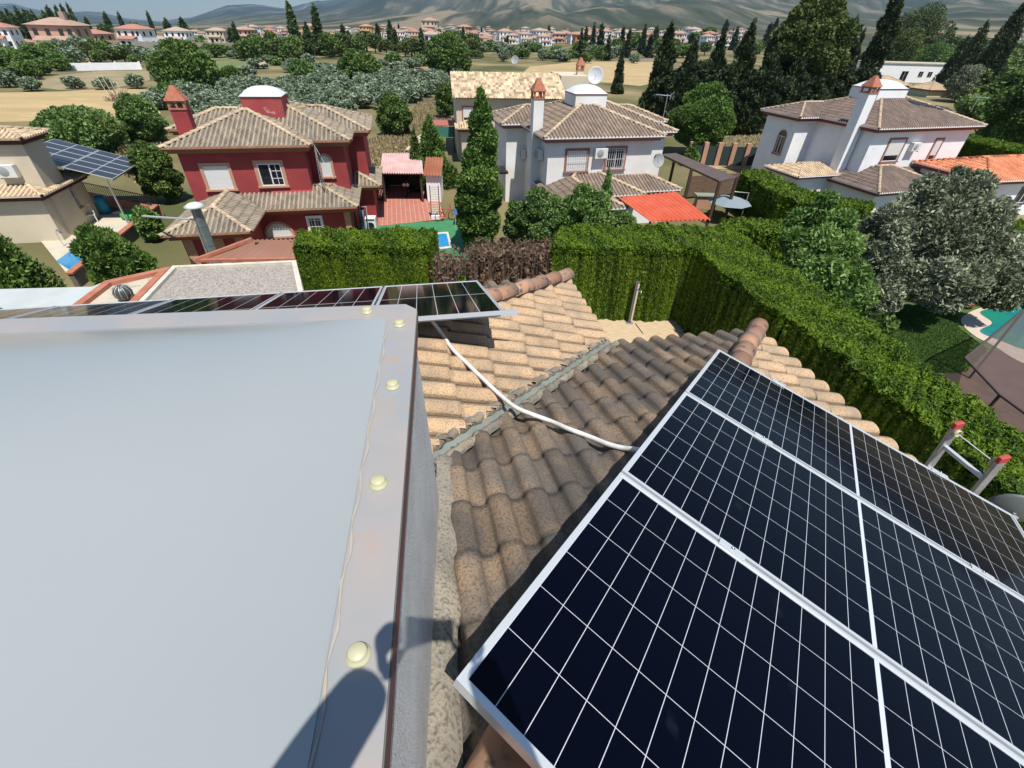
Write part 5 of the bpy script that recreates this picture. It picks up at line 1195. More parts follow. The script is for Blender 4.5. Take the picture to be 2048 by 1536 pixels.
q = CHs.o+CHs.ex*(Lc-1)+CHs.ey*4.6; dish('satellite_dish', 'small pale dish on the ridge of the cream house', (q.x, q.y, 7.6), .35, (-.2, -.9, .3), M_acg, pole=1.1, group='satellite dishes')
# lean-to shed roofs left of the cream house
pts = [at(868, 240, 2.6), at(911, 240, 2.6), at(911, 251, 2.4), at(858, 251, 2.4)]
sheet_roof('garden_shed', 'dusty red flat shed roof with green side left of the cream house', pts, mat('dusty_red', (.33, .11, .09), None), 'shed', amp=.01, per=.3, posts=[(pts[3].x+.2, pts[3].y, 2.3), (pts[2].x-.2, pts[2].y, 2.3)])
mb = MB(); mb.add([pts[3]-Vector((-.1, 0, .1)), pts[2]-Vector((.1, 0, .1)), pts[2]-Vector((.1, 0, 1.0)), pts[3]-Vector((-.1, 0, 1.0))], [(0, 1, 2, 3)]); tag(mb.build('green_screen', mat('green_cloth', (.04, .16, .12), None)), 'green cloth screen hanging under the dusty red shed roof', 'screen')
pts = [at(810, 300, 2.0), at(832, 275, 2.2), at(850, 262, 2.2), at(835, 300, 2.0)]
sheet_roof('lean_to', 'pale grey brown lean-to roof beside the dark conifers', [pts[1], pts[2], pts[3], pts[0]], M_paleconc, 'lean-to', amp=.01, per=.3, posts=[(pts[0].x+.1, pts[0].y, 1.95), (pts[3].x-.1, pts[3].y, 1.95)])

# ================================================================ cream house at the left with its solar canopy
q = at(85, 393, 2.5); LH = House('house', 'cream house at the left edge carrying a tilted solar canopy', (q.x, q.y), 13)
p1 = LH.loc(165, 345, 2.5); LH.roof([(-9, 0, 0, p1[1])], 2.5, .3, M_t_cream, M_cream, M_t_cream, mat('maroon_cornice', (.09, .025, .03), None), M_cream, name='porch_roof', inset=.45, capr=.09)
pc, pl0 = LH.loc(103, 262, 5.0), LH.loc(10, 289, 5.0)
LH.roof([(-9, (pc[0]+pl0[0])/2, .75, pc[1])], 5.0, .28, M_t_cream, M_capL, M_capL, MATS['maroon_cornice'], M_cream, inset=.35)
u = rectw(LH, LH.onX, (118, 384), (142, 373), (143, 422), (160, 413), -.45); LH.window(u[0], u[1], u[2], u[3], -.45, face='right', kind='grille', sur=.08, surm=M_surr)
LH.ac(-1.9, 3.25, .75+.35, w=.85, h=.6)
cz = (3.9, 3.75, 3.35, 3.45); C4 = [at(17, 309, 4.0), at(108, 277, 3.9), None, at(227, 358, 2.6)]; C4[2] = C4[1]+(C4[3]-C4[0])
print('canopy corner', proj(C4[2]))
U = (C4[3]-C4[0]); Vv = (C4[1]-C4[0]); Vv2 = C4[2]-C4[3]; Nn = U.cross(Vv).normalized()
mat_can = panel_mat('canopy_cells', U.length/2, Vv.length/5, 2, 1, .02, .012, base=(.028, .035, .045), line=(.5, .52, .55))
k2 = 0
for i in range(2):
    for j in range(5):
        a = C4[0]+U*(i/2)+(Vv*(1-i/2)+Vv2*(i/2))*(j/5); ux = U.normalized(); yy = Nn.cross(ux).normalized(); L_, W_ = U.length/2*.985, (Vv.length+Vv2.length)/2/5*.965
        t = thing('solar_panel', 'grey canopy panel of the left house, %s row, %s' % (('nearest', 'second', 'middle', 'fourth', 'farthest')[j], ('wall end', 'garden end')[i]), 'solar panel', group='canopy solar panels of the left house')
        mb = MB(); 
        for (p_, q_) in (((0, 0), (L_, .03)), ((0, W_-.03), (L_, W_)), ((0, .03), (.03, W_-.03)), ((L_-.03, .03), (L_, W_-.03))): mb.box((p_[0], p_[1], -.04), (q_[0], q_[1], 0))
        mb.build('frame', M_alu, t); g_ = MB(); g_.box((.03, .03, -.03), (L_-.03, W_-.03, -.008)); g_.build('cells', mat_can, t)
        t.matrix_world = Matrix(((ux.x, yy.x, Nn.x, a.x), (ux.y, yy.y, Nn.y, a.y), (ux.z, yy.z, Nn.z, a.z), (0, 0, 0, 1)))
t = thing('canopy_frame', 'steel frame and props holding the tilted solar canopy', 'frame', tuple(C4[0]))
for f in (.02, .5, .98):
    mb = MB(); mb.bar(C4[0]-C4[0]+U*f-Nn*.1, U*f+Vv-Nn*.1, .07); mb.build('beam', M_alu2, t)
for f, p in ((1, C4[3]), (1, C4[2])): mb = MB(); mb.bar(p-C4[0]-Nn*.12-U*.08, Vector((p.x, p.y, 0))-C4[0]-U*.08, .07); mb.build('post', M_alu2, t)
# garden of the left house: terrace, pool, wall
flat_sheet('terrace', pxpoly([(80, 480), (165, 440), (300, 405), (320, 410), (230, 478), (140, 555)], .05), .05, mat('cream_paving', (.55, .49, .38), (.47, .42, .33), 1, .8))
flat_sheet('pool_water', pxpoly([(112, 522), (172, 479), (182, 500), (140, 540)], .08), .08, M_pool)
w1, w2 = at(140, 548, .7), at(312, 412, .7); tt = thing('garden_wall', 'low grey garden wall topped with a terracotta coping at the left', 'wall', (w1.x, w1.y, 0), math.atan2(w2.y-w1.y, w2.x-w1.x)); L_ = (w2-w1).length
mb = MB(); mb.box((0, -.1, 0), (L_, .1, .7)); mb.build('masonry', mat('grey_block', (.17, .15, .13), (.12, .11, .10), 4, .95), tt); mb = MB(); mb.box((-.05, -.16, .702), (L_+.05, .16, .78)); mb.build('coping', M_terr, tt)
w1, w2 = at(150, 368, 1.0), at(312, 402, 1.0); tt = thing('garden_wall', 'low brick wall with railing behind the left house terrace', 'wall', (w1.x, w1.y, 0), math.atan2(w2.y-w1.y, w2.x-w1.x)); L_ = (w2-w1).length
mb = MB(); mb.box((0, -.1, 0), (L_, .1, .6)); mb.build('masonry', M_terr, tt)
mb = MB(); mb.box((0, -.02, 1.2), (L_, .02, 1.25)); 
for k in range(40): x = L_*k/39; mb.box((x-.015, -.015, .6), (x+.015, .015, 1.2))
mb.build('railing', M_black, tt)
for k, (x, y, c_, h_, lab) in enumerate(((213, 420, (.03, .28, .42), 1.0, 'blue plastic barrel on the left terrace'), (272, 428, (.05, .3, .06), .35, 'green paddling tub on the left terrace'))):
    q = at(x, y+6, .06); r_ = .32 if k == 0 else .75; mb = MB(); mb.lathe([(.001, .02), (r_*.92, .02), (r_, h_*.3), (r_, h_*.7), (r_*.92, h_), (r_*.86, h_), (r_*.8, h_*.6), (.001, h_*.6)], 20); tag(mb.build('tub', mat('tubc%d' % k, c_, None, rough=.5), None, (q.x, q.y, .06)), lab, 'tub')
q = at(186, 443, .06); tt = thing('garden_chair', 'pale plastic garden chair beside the left house wall', 'chair', (q.x, q.y, .06), R(40))
mb = MB(); mb.box((-.24, -.24, .40), (.24, .24, .44)); mb.build('seat', M_white, tt)
mb = MB()
for k in range(5): mb.bar((-.2+.1*k, .22, .44), (-.2+.1*k, .32, .88), .05, .02)
mb.bar((-.24, .32, .9), (.24, .32, .9), .04, .06); mb.build('backrest', M_white, tt)
for sx in (-1, 1):
    for sy in (-1, 1): mb = MB(); mb.bar((sx*.24, sy*.24, 0), (sx*.21, sy*.21, .4), .04); mb.build('leg', M_white, tt)
    mb = MB(); mb.bar((sx*.26, -.22, .62), (sx*.26, .28, .64), .05, .03); mb.bar((sx*.26, -.2, .4), (sx*.26, -.2, .62), .03); mb.build('armrest', M_white, tt)
q = at(128, 492, .06); tt = thing('pool_shower', 'slim steel pool spout by the left swimming pool', 'pool spout', (q.x, q.y, .06)); mb = MB(); mb.tube([(0, 0, 0), (0, 0, .7), (.15, -.05, .9), (.35, -.1, .8)], .03, 8); mb.build('pipe', M_chrome, tt)
mb = MB(); mb.lathe([(.001, .03), (.09, .02), (.1, 0), (.001, 0)], 14, o=(.35, -.1, .77)); mb.build('spout', M_chrome, tt)
# far garden walls
def wall_line(name, label, p1, p2, h, mt, th=.25, z0=0):
    tt = thing(name, label, 'wall', (p1.x, p1.y, z0), math.atan2(p2.y-p1.y, p2.x-p1.x)); L_ = (p2-p1).length; mb = MB(); mb.box((0, -th/2, 0), (L_, th/2, h)); mb.build('masonry', mt, tt)
    mb = MB(); k = max(2, int(L_/4))
    for i in range(k+1): mb.box((L_*i/k-.18, -th/2-.06, 0), (L_*i/k+.18, th/2+.06, h+.2))
    mb.build('piers', mt, tt); return tt
wall_line('garden_wall', 'bright white garden wall beyond the golden field at left', at(134, 142, 0), at(283, 139, 0), 1.4, M_wallw)
wall_line('garden_wall', 'long grey concrete wall below the left town', at(272, 107, 0), at(497, 108, 0), 3.2, mat('grey_concrete', (.30, .28, .24), (.24, .22, .19), .3, .95))
wall_line('garden_wall', 'low grey wall at the far edge of the wheat field on the right', at(1240, 124, 0), at(1330, 124, 0), 1.2, MATS['grey_concrete'])
# dark green fence panels with brick posts behind the field
a, b = at(1375, 330, 0), at(1540, 335, 0); tt = thing('fence', 'dark green panel fence with brick posts between the two white houses', 'fence', (a.x, a.y, 0), math.atan2(b.y-a.y, b.x-a.x)); L_ = (b-a).length
mb = MB(); mb.box((0, -.02, .1), (L_, .02, 1.7)); mb.build('panel', mat('dark_green_panel', (.02, .035, .035), None), tt)
for k in range(7): x = L_*k/6; mb = MB(); mb.box((x-.2, -.2, 0), (x+.2, .2, 2.0)); mb.build('brick_post', M_brick, tt)
# ================================================================ vegetation
def leafmat(name, c1, c2, transl=.2, rough=.6, spec=.3):
    """two leaf tones chosen per leaf"""
    M = bpy.data.materials.new(name); M.use_nodes = True; n = M.node_tree.nodes; l = M.node_tree.links; b = n['Principled BSDF']
    b.inputs['Roughness'].default_value = rough; b.inputs['Specular IOR Level'].default_value = spec
    a = n.new('ShaderNodeAttribute'); a.attribute_name = 'rnd'; r_ = n.new('ShaderNodeValToRGB'); r_.color_ramp.elements[0].color = (*c1, 1); r_.color_ramp.elements[1].color = (*c2, 1)
    r_.color_ramp.elements[0].position = .2; r_.color_ramp.elements[1].position = .85
    l.new(a.outputs['Fac'], r_.inputs[0]); l.new(r_.outputs[0], b.inputs['Base Color'])
    t = n.new('ShaderNodeBsdfTranslucent'); l.new(r_.outputs[0], t.inputs[0]); m_ = n.new('ShaderNodeMixShader'); m_.inputs[0].default_value = transl
    l.new(b.outputs[0], m_.inputs[1]); l.new(t.outputs[0], m_.inputs[2]); l.new(m_.outputs[0], n['Material Output'].inputs[0]); MATS[name] = M; return M
L_hedge = leafmat('hedge_green', (.030, .070, .003), (.15, .235, .010), .25)
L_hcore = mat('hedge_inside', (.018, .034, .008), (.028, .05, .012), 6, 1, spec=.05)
L_dead = leafmat('dead_brown', (.085, .055, .036), (.20, .135, .085), .1, .9)
L_twig = mat('twig', (.14, .10, .075), (.27, .21, .165), 9, .95)
L_olive = leafmat('olive_leaf', (.085, .105, .055), (.36, .39, .26), .12, .5)
L_oliveg = leafmat('grove_olive_leaf', (.11, .15, .085), (.33, .40, .27), .15, .5)
L_dark = leafmat('walnut_leaf', (.05, .095, .02), (.18, .27, .06), .2)
L_cyp = leafmat('cypress_leaf', (.022, .038, .014), (.075, .10, .036), .1)
L_con = leafmat('conifer_leaf', (.045, .095, .017), (.18, .29, .055), .2)
L_pine = leafmat('pine_needles', (.045, .07, .018), (.15, .19, .05), .15)
L_pop = leafmat('poplar_leaf', (.05, .085, .03), (.17, .23, .09), .25)
L_fresh = leafmat('fresh_leaf', (.07, .15, .03), (.29, .42, .12), .3, .45)
L_bush = leafmat('bush_leaf', (.06, .125, .03), (.23, .34, .10), .25)
L_reed = leafmat('blond_grass', (.35, .28, .13), (.62, .54, .32), .3, .9)
L_grass = leafmat('grass_blades', (.06, .12, .022), (.14, .23, .05), .25, .8)
M_bark = mat('bark', (.09, .07, .055), (.15, .12, .095), 8, .95, bump=.8, bscale=20)

def hedge_mesh(name, secs, z0, z1, dens, size, seed, ext=(), topd=1.6, shag=.10, skip=None):
    """secs: list of (inner xy, outer xy) stations; returns (spray mesh, core mesh)"""
    r = np.random.default_rng(seed); P = []; O = []; NN = []
    mb = MB()
    for i in range(len(secs)-1):
        a, b = Vector(secs[i][0]), Vector(secs[i+1][0]); c, d = Vector(secs[i][1]), Vector(secs[i+1][1])
        for (p, q, o_) in ((a, b, a-c), (c, d, c-a)):
            L_ = (q-p).length; n = int(L_*(z1-z0)*dens); t = r.random(n); z = z0+(z1-z0)*r.random(n)**.9
            nrm = Vector((-(q-p).y, (q-p).x)).normalized(); nrm = nrm if nrm.dot(Vector((o_.x, o_.y))) > 0 else -nrm
            xy = np.array([p.x, p.y])[None]+t[:, None]*np.array([q.x-p.x, q.y-p.y])[None]
            s_ = t*L_+i*7.7
            bulge = .035*np.sin(s_*5.1)+.035*np.sin(s_*11.3+1.3)+.04*np.sin(s_*2.3+z*1.2)+.035*np.sin(s_*23+z*1.1)+.07*(r.random(n)-.85)-.22*((z-z0)/(z1-z0) > .93)*r.random(n)
            P.append(np.column_stack([xy+bulge[:, None]*np.array([nrm.x, nrm.y])[None], z])); O.append(np.tile([nrm.x*.25, nrm.y*.25, 1.2], (n, 1))); NN.append(np.tile([nrm.x, nrm.y, .12], (n, 1)))
        n = int((b-a).length*((c-a).length)*dens*topd); t, w = r.random(n), r.random(n)
        A = np.array(a)[None]*(1-t[:, None])+np.array(b)[None]*t[:, None]; D = np.array(c)[None]*(1-t[:, None])+np.array(d)[None]*t[:, None]
        xy = A*(1-w[:, None])+D*w[:, None]; s_ = t*(b-a).length+i*7.7
        ex = .035*np.sin(s_*3.3+w*5)+.03*np.sin(s_*7.9+w*9)+.03*np.sin(s_*17+w*13)+shag*r.random(n)**2*2.0-.08
        P.append(np.column_stack([xy, z1+ex])); O.append(np.column_stack([r.normal(size=(n, 2))*.9, np.full(n, .55)])); NN.append(np.tile([0, 0, 1.], (n, 1)))
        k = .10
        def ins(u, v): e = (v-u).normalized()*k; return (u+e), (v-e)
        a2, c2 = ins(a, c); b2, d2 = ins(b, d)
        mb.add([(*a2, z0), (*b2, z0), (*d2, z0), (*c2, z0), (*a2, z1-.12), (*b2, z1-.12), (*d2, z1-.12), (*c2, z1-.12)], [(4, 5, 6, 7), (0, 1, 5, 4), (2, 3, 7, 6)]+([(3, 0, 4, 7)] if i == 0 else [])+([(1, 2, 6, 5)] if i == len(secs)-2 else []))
    for e in ext:       # end faces
        p, q, nrm = Vector(e[0]), Vector(e[1]), Vector(e[2]); n = int((q-p).length*(z1-z0)*dens); t = r.random(n)
        P.append(np.column_stack([np.array(p)[None]*(1-t[:, None])+np.array(q)[None]*t[:, None]+np.array(nrm)[None]*(.08*r.random(n)[:, None]), z0+(z1-z0)*r.random(n)])); O.append(np.tile([nrm.x*.25, nrm.y*.25, 1.2], (n, 1))); NN.append(np.tile([nrm.x, nrm.y, .12], (n, 1)))
    P = np.concatenate(P); O = np.concatenate(O); NN = np.concatenate(NN)
    if skip is not None: k = ~skip(P); P, O = P[k], O[k]
    V, F, rr = leaves(P, size, up=.25, out=O, asp=2.6, seed=seed+3, nrm=NN)
    return npmesh(name, V, F, rnd=np.clip(rr*.7+.3*(.5+.5*np.sin(P[:, 0]*4.1+P[:, 1]*2.7+P[:, 2]*.8)), 0, 1)), mb
def hedge(label, secs, z0, z1, dens, size, seed, **k):
    c = Vector((sum(s[0][0]+s[1][0] for s in secs)/2/len(secs), sum(s[0][1]+s[1][1] for s in secs)/2/len(secs)))
    S2 = [((s[0][0]-c.x, s[0][1]-c.y), (s[1][0]-c.x, s[1][1]-c.y)) for s in secs]
    k['ext'] = [((e[0][0]-c.x, e[0][1]-c.y), (e[1][0]-c.x, e[1][1]-c.y), e[2]) for e in k.get('ext', ())]
    t = thing('hedge', label, 'hedge', (c.x, c.y, z0)); me, mb = hedge_mesh('foliage', S2, 0, z1-z0, dens, size, seed, **k)
    link('foliage', me, k.get('mt', L_hedge) if False else L_hedge, t); mb.build('inner_branches', L_hcore, t); return t
HZ = 4.5
fb = lambda px, py, z=GZ: tuple(at(px, py, z)[:2])
f0, f1 = (-6.75, 13.45), (5.75, 14.2)
def fl(t): return (f0[0]+(f1[0]-f0[0])*t, f0[1]+(f1[1]-f0[1])*t)
def bl(t): a, b = (-7.2, 14.9), (6.6, 16.6); return (a[0]+(b[0]-a[0])*t, a[1]+(b[1]-a[1])*t)
tL = ( -2.75+6.75)/12.5; tR = (1.15+6.75)/12.5
hedge('trimmed green cypress hedge, left stretch ending at the withered patch', [(fl(0), bl(0)), (fl(tL*.5), bl(tL*.5)), (fl(tL), bl(tL))], GZ, HZ-.02, 5200, .042, 1, ext=[(fl(tL), bl(tL), (1, 0)), (fl(0), bl(0), (-1, 0))])
hedge('trimmed green cypress hedge, stretch between the withered patch and the corner', [(fl(tR), bl(tR)), (fl((tR+1)/2), bl((tR+1)/2)), ((5.6, 14.15), (6.6, 16.6)), ((5.75, 14.0), (7.6, 16.7))], GZ, HZ, 5200, .042, 2, ext=[(fl(tR), bl(tR), (-1, 0))])
hedge('long trimmed green hedge running down the right side of the plot', [((5.75, 14.0), (7.55, 16.5)), ((6.05, 12.2), (8.0, 13.6)), ((6.65, 9.9), (8.5, 11.0)), ((7.05, 8.4), (8.7, 9.3)), ((7.35, 6.7), (8.8, 7.7)), ((7.6, 5.3), (9.0, 6.2)), ((7.8, 4.2), (9.2, 4.9)), ((7.95, 1.5), (9.4, 1.8))], GZ, HZ, 6500, .038, 3, shag=.09)
# withered stretch: upright brown twigs and clinging dead leaves
rw = random.Random(5); t = thing('dead_hedge', 'withered brown stretch of hedge with bare upright twigs', 'hedge', (*fl((tL+tR)/2), GZ)); c0 = Vector((*fl((tL+tR)/2), GZ))
mb = MB()
for i in range(1700):
    f = tL+(tR-tL)*rw.random(); w = rw.random()*.55; a, b = fl(f), bl(f); thin = f < tL+(tR-tL)*.30
    if thin and rw.random() < .5: continue
    x, y = a[0]+(b[0]-a[0])*w, a[1]+(b[1]-a[1])*w; h_ = (2.42 if not thin else 2.15)-.5*rw.random()**2; p = Vector((x, y, GZ))-c0
    q = p+Vector((rw.uniform(-.18, .18), rw.uniform(-.12, .12), h_)); m1 = p.lerp(q, .5)+Vector((rw.uniform(-.06, .06), 0, 0)); mb.tube([p, m1, q], [.011, .008, .004], 3, caps=False)
mb.build('twigs', L_twig, t)
r = np.random.default_rng(8); n = 15000; f = tL+(tR-tL)*r.random(n); w = r.random(n)**1.5*.8; A = np.array([fl(0)]); 
fx = np.array([f0[0]+(f1[0]-f0[0])*q for q in f]); fy = np.array([f0[1]+(f1[1]-f0[1])*q for q in f])
keep = (f > tL+(tR-tL)*.33) | (r.random(n) < .38); z = 2.42*r.random(n)**.8; z = z*(1-.12*(f < tL+(tR-tL)*.33))
col = .12*np.sin(fx*14)+.08*np.sin(fx*31)
P = np.column_stack([fx-c0.x, fy+w*1.6+col-c0.y, z])[keep]; V, F, rr = leaves(P, .07, up=.6, asp=2.4, seed=4); link('dead_foliage', npmesh('dead_foliage', V, F, rnd=rr), L_dead, t)
for k, (x, y, h_, w_) in enumerate(((940, 590, 1.55, .42), (925, 600, .9, .5))):
    q = at(x, y, GZ); q = Vector((q.x, fl((q.x+6.75)/12.5)[1]-.12, GZ))
    tt = thing('hedge_shoot', ['green surviving shoot standing before the withered hedge', 'low leafy regrowth at the foot of the withered hedge'][k], 'shrub', tuple(q))
    link('crown', crown_mesh('crown', lobes_spindle(w_, h_, 0, 8, k), 3500, .07, seed=60+k, up=.8, asp=2.4), L_hedge if k == 0 else L_bush, tt); mb = MB(); mb.tube([(0, 0, 0), (0, 0, h_*.7)], .02, 5); mb.build('stem', M_bark, tt)

def tree(name, label, pos, crown, lm, tr=None, cat='tree', group=None, rz=0, sc=1.0):
    t = thing(name, label, cat, tuple(pos), rz, group); link('crown', crown, lm, t)
    if tr is not None: tr.build('trunk', M_bark, t)
    t.scale = (sc, sc, sc); return t
def near_tree(name, label, px, py_base, py_top, wpx, kind, lm, n, size, seed, z=0., hb=None, lobn=18, lr=.42, **k):
    """tree standing at the ground point seen at (px, py_base), as tall as picture row py_top"""
    q = at(px, py_base, z); zt = z_at(q.x, q.y, px, py_top)-z; dep = (q-Vector((0, 0, HC))).dot(Vector(_fw)); Rx = wpx*dep/FPX/2*.86
    n = int(n*1.75); size *= .74
    if kind == 'round': b_ = zt*.14 if hb is None else hb; lob = lobes_round(Rx, zt-b_, b_, lobn, seed, lr); tr = trunk_mb(b_+.35*(zt-b_), .05*Rx+.06, .03*Rx+.03, 5, Rx, (zt-b_)*.5, seed)
    elif kind == 'cone': lob = lobes_cone(Rx, zt*.97, .1 if hb is None else hb, lobn, seed, p=k.pop('p', .8)); tr = trunk_mb(zt*.8, .12, .03, 0)
    elif kind == 'spindle': lob = lobes_spindle(Rx, zt*.97, .15 if hb is None else hb, lobn, seed); tr = trunk_mb(zt*.8, .12, .03, 0)
    return tree(name, label, q, crown_mesh('crown', lob, n, size, seed=seed, **k), lm, tr), q, zt

# --- garden of the right neighbour
M_lawn = mat('lawn', (.045, .095, .016), (.075, .13, .025), 2.5, .95, c3=(.16, .16, .06), s3=1.2, t3=(.6, .7), bump=1, bscale=40)
LZ = 1.5
mb = MB(); mb.prism([(8.6, -6), (36, -6), (40, 24), (13.5, 24.5), (8.2, 17.0), (9.0, 11)], -.5, LZ-.012); o = mb.build('garden_terrace', MATS['garden_soil']); o['kind'] = 'structure'
flat_sheet('lawn', [(8.6, 8), (30, 6), (33, 21), (14.2, 21.5), (8.3, 16.9), (9.0, 11)], LZ, M_lawn)
M_deck = mat('pale_deck', (.56, .46, .37), (.48, .39, .31), 3, .8)
def curve_poly(pts, k=8):
    P = [Vector((*p, 0)) for p in pts]; n = len(P); out = []
    for i in range(n):
        p0, p1, p2, p3 = P[i-1], P[i], P[(i+1) % n], P[(i+2) % n]
        for j in range(k): t = j/k; v = .5*((2*p1)+(p2-p0)*t+(2*p0-5*p1+4*p2-p3)*t*t+(3*p1-p0-3*p2+p3)*t**3); out.append((v.x, v.y))
    return out
dk = pxpoly([(1960, 616), (2030, 600), (2110, 604), (2160, 640), (2150, 720), (2060, 730), (1985, 690), (1950, 672), (1926, 650), (1925, 634)], LZ+.02)
flat_sheet('pool_deck', curve_poly(dk, 5), LZ+.02, M_deck)
pw_ = pxpoly([(1962, 622), (2040, 612), (2120, 622), (2130, 690), (2060, 700), (2005, 682), (1960, 662), (1985, 645)], LZ+.03)
flat_sheet('pool_water', curve_poly(pw_, 5), LZ+.03, mat('teal_pool', (.02, .22, .15), (.015, .17, .20), 1.2, .06, bump=.3, bscale=8))
# shade net over the end of the garden
pts = [at(2150, 570, 4.2), at(2050, 618, 4.0), at(1930, 716, 3.9), at(2000, 790, 3.9), at(2150, 900, 4.0)]
t = thing('shade_net', 'see-through brown shade net stretched over the right garden', 'shade net', tuple(pts[2])); c0 = pts[2]
Mn_ = bpy.data.materials.new('shade_mesh'); Mn_.use_nodes = True; nn_ = Mn_.node_tree.nodes; ll_ = Mn_.node_tree.links; b = nn_['Principled BSDF']; b.inputs['Base Color'].default_value = (.105, .07, .062, 1); b.inputs['Roughness'].default_value = .8
tr_ = nn_.new('ShaderNodeBsdfTransparent'); ms = nn_.new('ShaderNodeMixShader'); wv = nn_.new('ShaderNodeTexWave'); wv.inputs['Scale'].default_value = 18; tc_ = nn_.new('ShaderNodeTexCoord'); ll_.new(tc_.outputs['Object'], wv.inputs[0])
mr = nn_.new('ShaderNodeMapRange'); mr.inputs[3].default_value = .30; mr.inputs[4].default_value = .55; ll_.new(wv.outputs['Fac'], mr.inputs[0]); ll_.new(mr.outputs[0], ms.inputs[0]); ll_.new(b.outputs[0], ms.inputs[1]); ll_.new(tr_.outputs[0], ms.inputs[2]); ll_.new(ms.outputs[0], nn_['Material Output'].inputs[0])
mb = MB(); mb.add([p-c0 for p in pts], [(0, 1, 2, 3, 4)]); mb.build('net', Mn_, t)
for i in range(4): mb = MB(); mb.tube([pts[i]-c0, pts[i+1]-c0], .03, 6); mb.build('edge_bar', mat('brown_bar', (.07, .05, .045), None), t)
for p in (pts[1], pts[3]): mb = MB(); mb.tube([Vector((p.x, p.y, LZ))-c0, p-c0], .035, 6); mb.build('post', MATS['brown_bar'], t)
flat_sheet('bare_soil', pxpoly([(1870, 745), (1990, 700), (2150, 760), (2150, 960), (2030, 900)], LZ+.012), LZ+.012, mat('brown_soil', (.10, .06, .045), (.07, .045, .035), 2, .95))
# big olive tree
q = at(1765, 640, LZ); zt = z_at(q.x, q.y, 1765, 400)-LZ
oc = at(1880, 490, LZ+2.6)-q
lob = []; ro = random.Random(4)
for (px, py, zz, rr) in ((1790, 560, 1.8, 1.0), (1760, 590, 1.5, .8), (1850, 560, 1.9, 1.1), (1920, 560, 1.8, 1.1), (1985, 560, 1.7, .95), (1800, 480, 2.8, 1.1), (1880, 480, 3.0, 1.35), (1950, 470, 2.9, 1.2), (2005, 500, 2.4, 1.0), (1770, 520, 2.3, .9), (1840, 420, 3.7, 1.05), (1900, 400, 4.0, 1.05), (1940, 395, 4.1, .8), (1980, 430, 3.5, .9), (1790, 435, 3.5, .75), (1925, 360, 4.5, .55), (1860, 372, 4.4, .6), (2000, 590, 1.3, .8), (1890, 590, 1.5, .9)):
    p = at(px, py, LZ+zz)-q; lob.append((p.x, p.y, zz, rr*.78, rr*.68))
    for j in range(4): lob.append((p.x+ro.uniform(-1, 1)*rr*.7, p.y+ro.uniform(-1, 1)*rr*.6, zz+ro.uniform(-.6, .7)*rr, rr*.36, rr*.33))
mb = trunk_mb(1.5, .24, .15, 0, lean=.4, seed=3)
for k in range(9): l_ = lob[k*10]; mb.tube([(.38, 0, 1.4), (l_[0]*.5+.15, l_[1]*.5, 1.3+l_[2]*.35), (l_[0], l_[1], l_[2])], [.12, .07, .02], 7)
tree('olive_tree', 'large grey green olive tree with a wide crown in the right garden', q, crown_mesh('crown', lob, 95000, .066, seed=9, shell=.45, asp=2.4, up=.2), L_olive, mb)
# peach / cherry tree left of it
q = at(1668, 610, LZ); lob = []
for (px, py, zz, rr) in ((1600, 440, 3.4, .55), (1640, 430, 3.7, .55), (1590, 480, 2.9, .6), (1640, 480, 3.0, .75), (1690, 490, 2.8, .7), (1600, 520, 2.4, .6), (1650, 540, 2.2, .8), (1700, 550, 2.0, .8), (1620, 560, 1.9, .6), (1670, 590, 1.4, .8), (1720, 590, 1.5, .7), (1690, 440, 3.5, .5), (1655, 400, 4.2, .4)):
    p = at(px, py, LZ+zz)-q; lob.append((p.x, p.y, zz, rr*.8, rr*.7))
mb = trunk_mb(1.2, .1, .07, 0)
for l_ in lob[:10]: mb.tube([(0, 0, 1.1), (l_[0]*.5, l_[1]*.5, 1.2+l_[2]*.4), l_[:3]], [.05, .03, .01], 5)
tree('fruit_tree', 'bright green leafy fruit tree between the hedge and the olive tree', q, crown_mesh('crown', lob, 30000, .066, seed=19, shell=.2, asp=2.8, up=-.1), L_fresh, mb)
q = at(1700, 660, LZ); tree('shrub', 'dark low shrub in the shade under the fruit tree', q, crown_mesh('crown', lobes_round(1.2, 1.3, 0, 8, 2), 5000, .09, seed=29), L_dark, trunk_mb(.5, .04, .02, 3, .5, .5), 'shrub')
q = at(1722, 612, LZ); tree('shrub', 'pale dry shrub at the foot of the olive tree', q, crown_mesh('crown', lobes_round(.8, 1.0, 0, 8, 5), 4000, .07, seed=30), L_olive, trunk_mb(.4, .04, .02, 3, .4, .4), 'shrub')
q = at(1925, 612, LZ); tt = thing('planter', 'terracotta bowl planter on the lawn by the teal pool', 'planter', tuple(q)); mb = MB(); mb.lathe([(.001, 0), (.25, 0), (.42, .28), (.45, .3), (.4, .3), (.001, .24)], 18); mb.build('bowl', M_terr, tt); link('plant', crown_mesh('plant', lobes_round(.35, .4, .25, 6, 3), 900, .06, seed=3), L_bush, tt)
q = at(1350, 634, GZ); tt = thing('potted_shrub', 'potted green shrub in the corner of the two hedges', 'potted plant', tuple(q)); mb = MB(); mb.lathe([(.001, 0), (.15, 0), (.2, .38), (.22, .42), (.18, .42), (.001, .38)], 16); mb.build('pot', M_terr, tt); link('plant', crown_mesh('plant', lobes_round(.36, .6, .35, 8, 3), 2400, .07, seed=3), L_bush, tt)
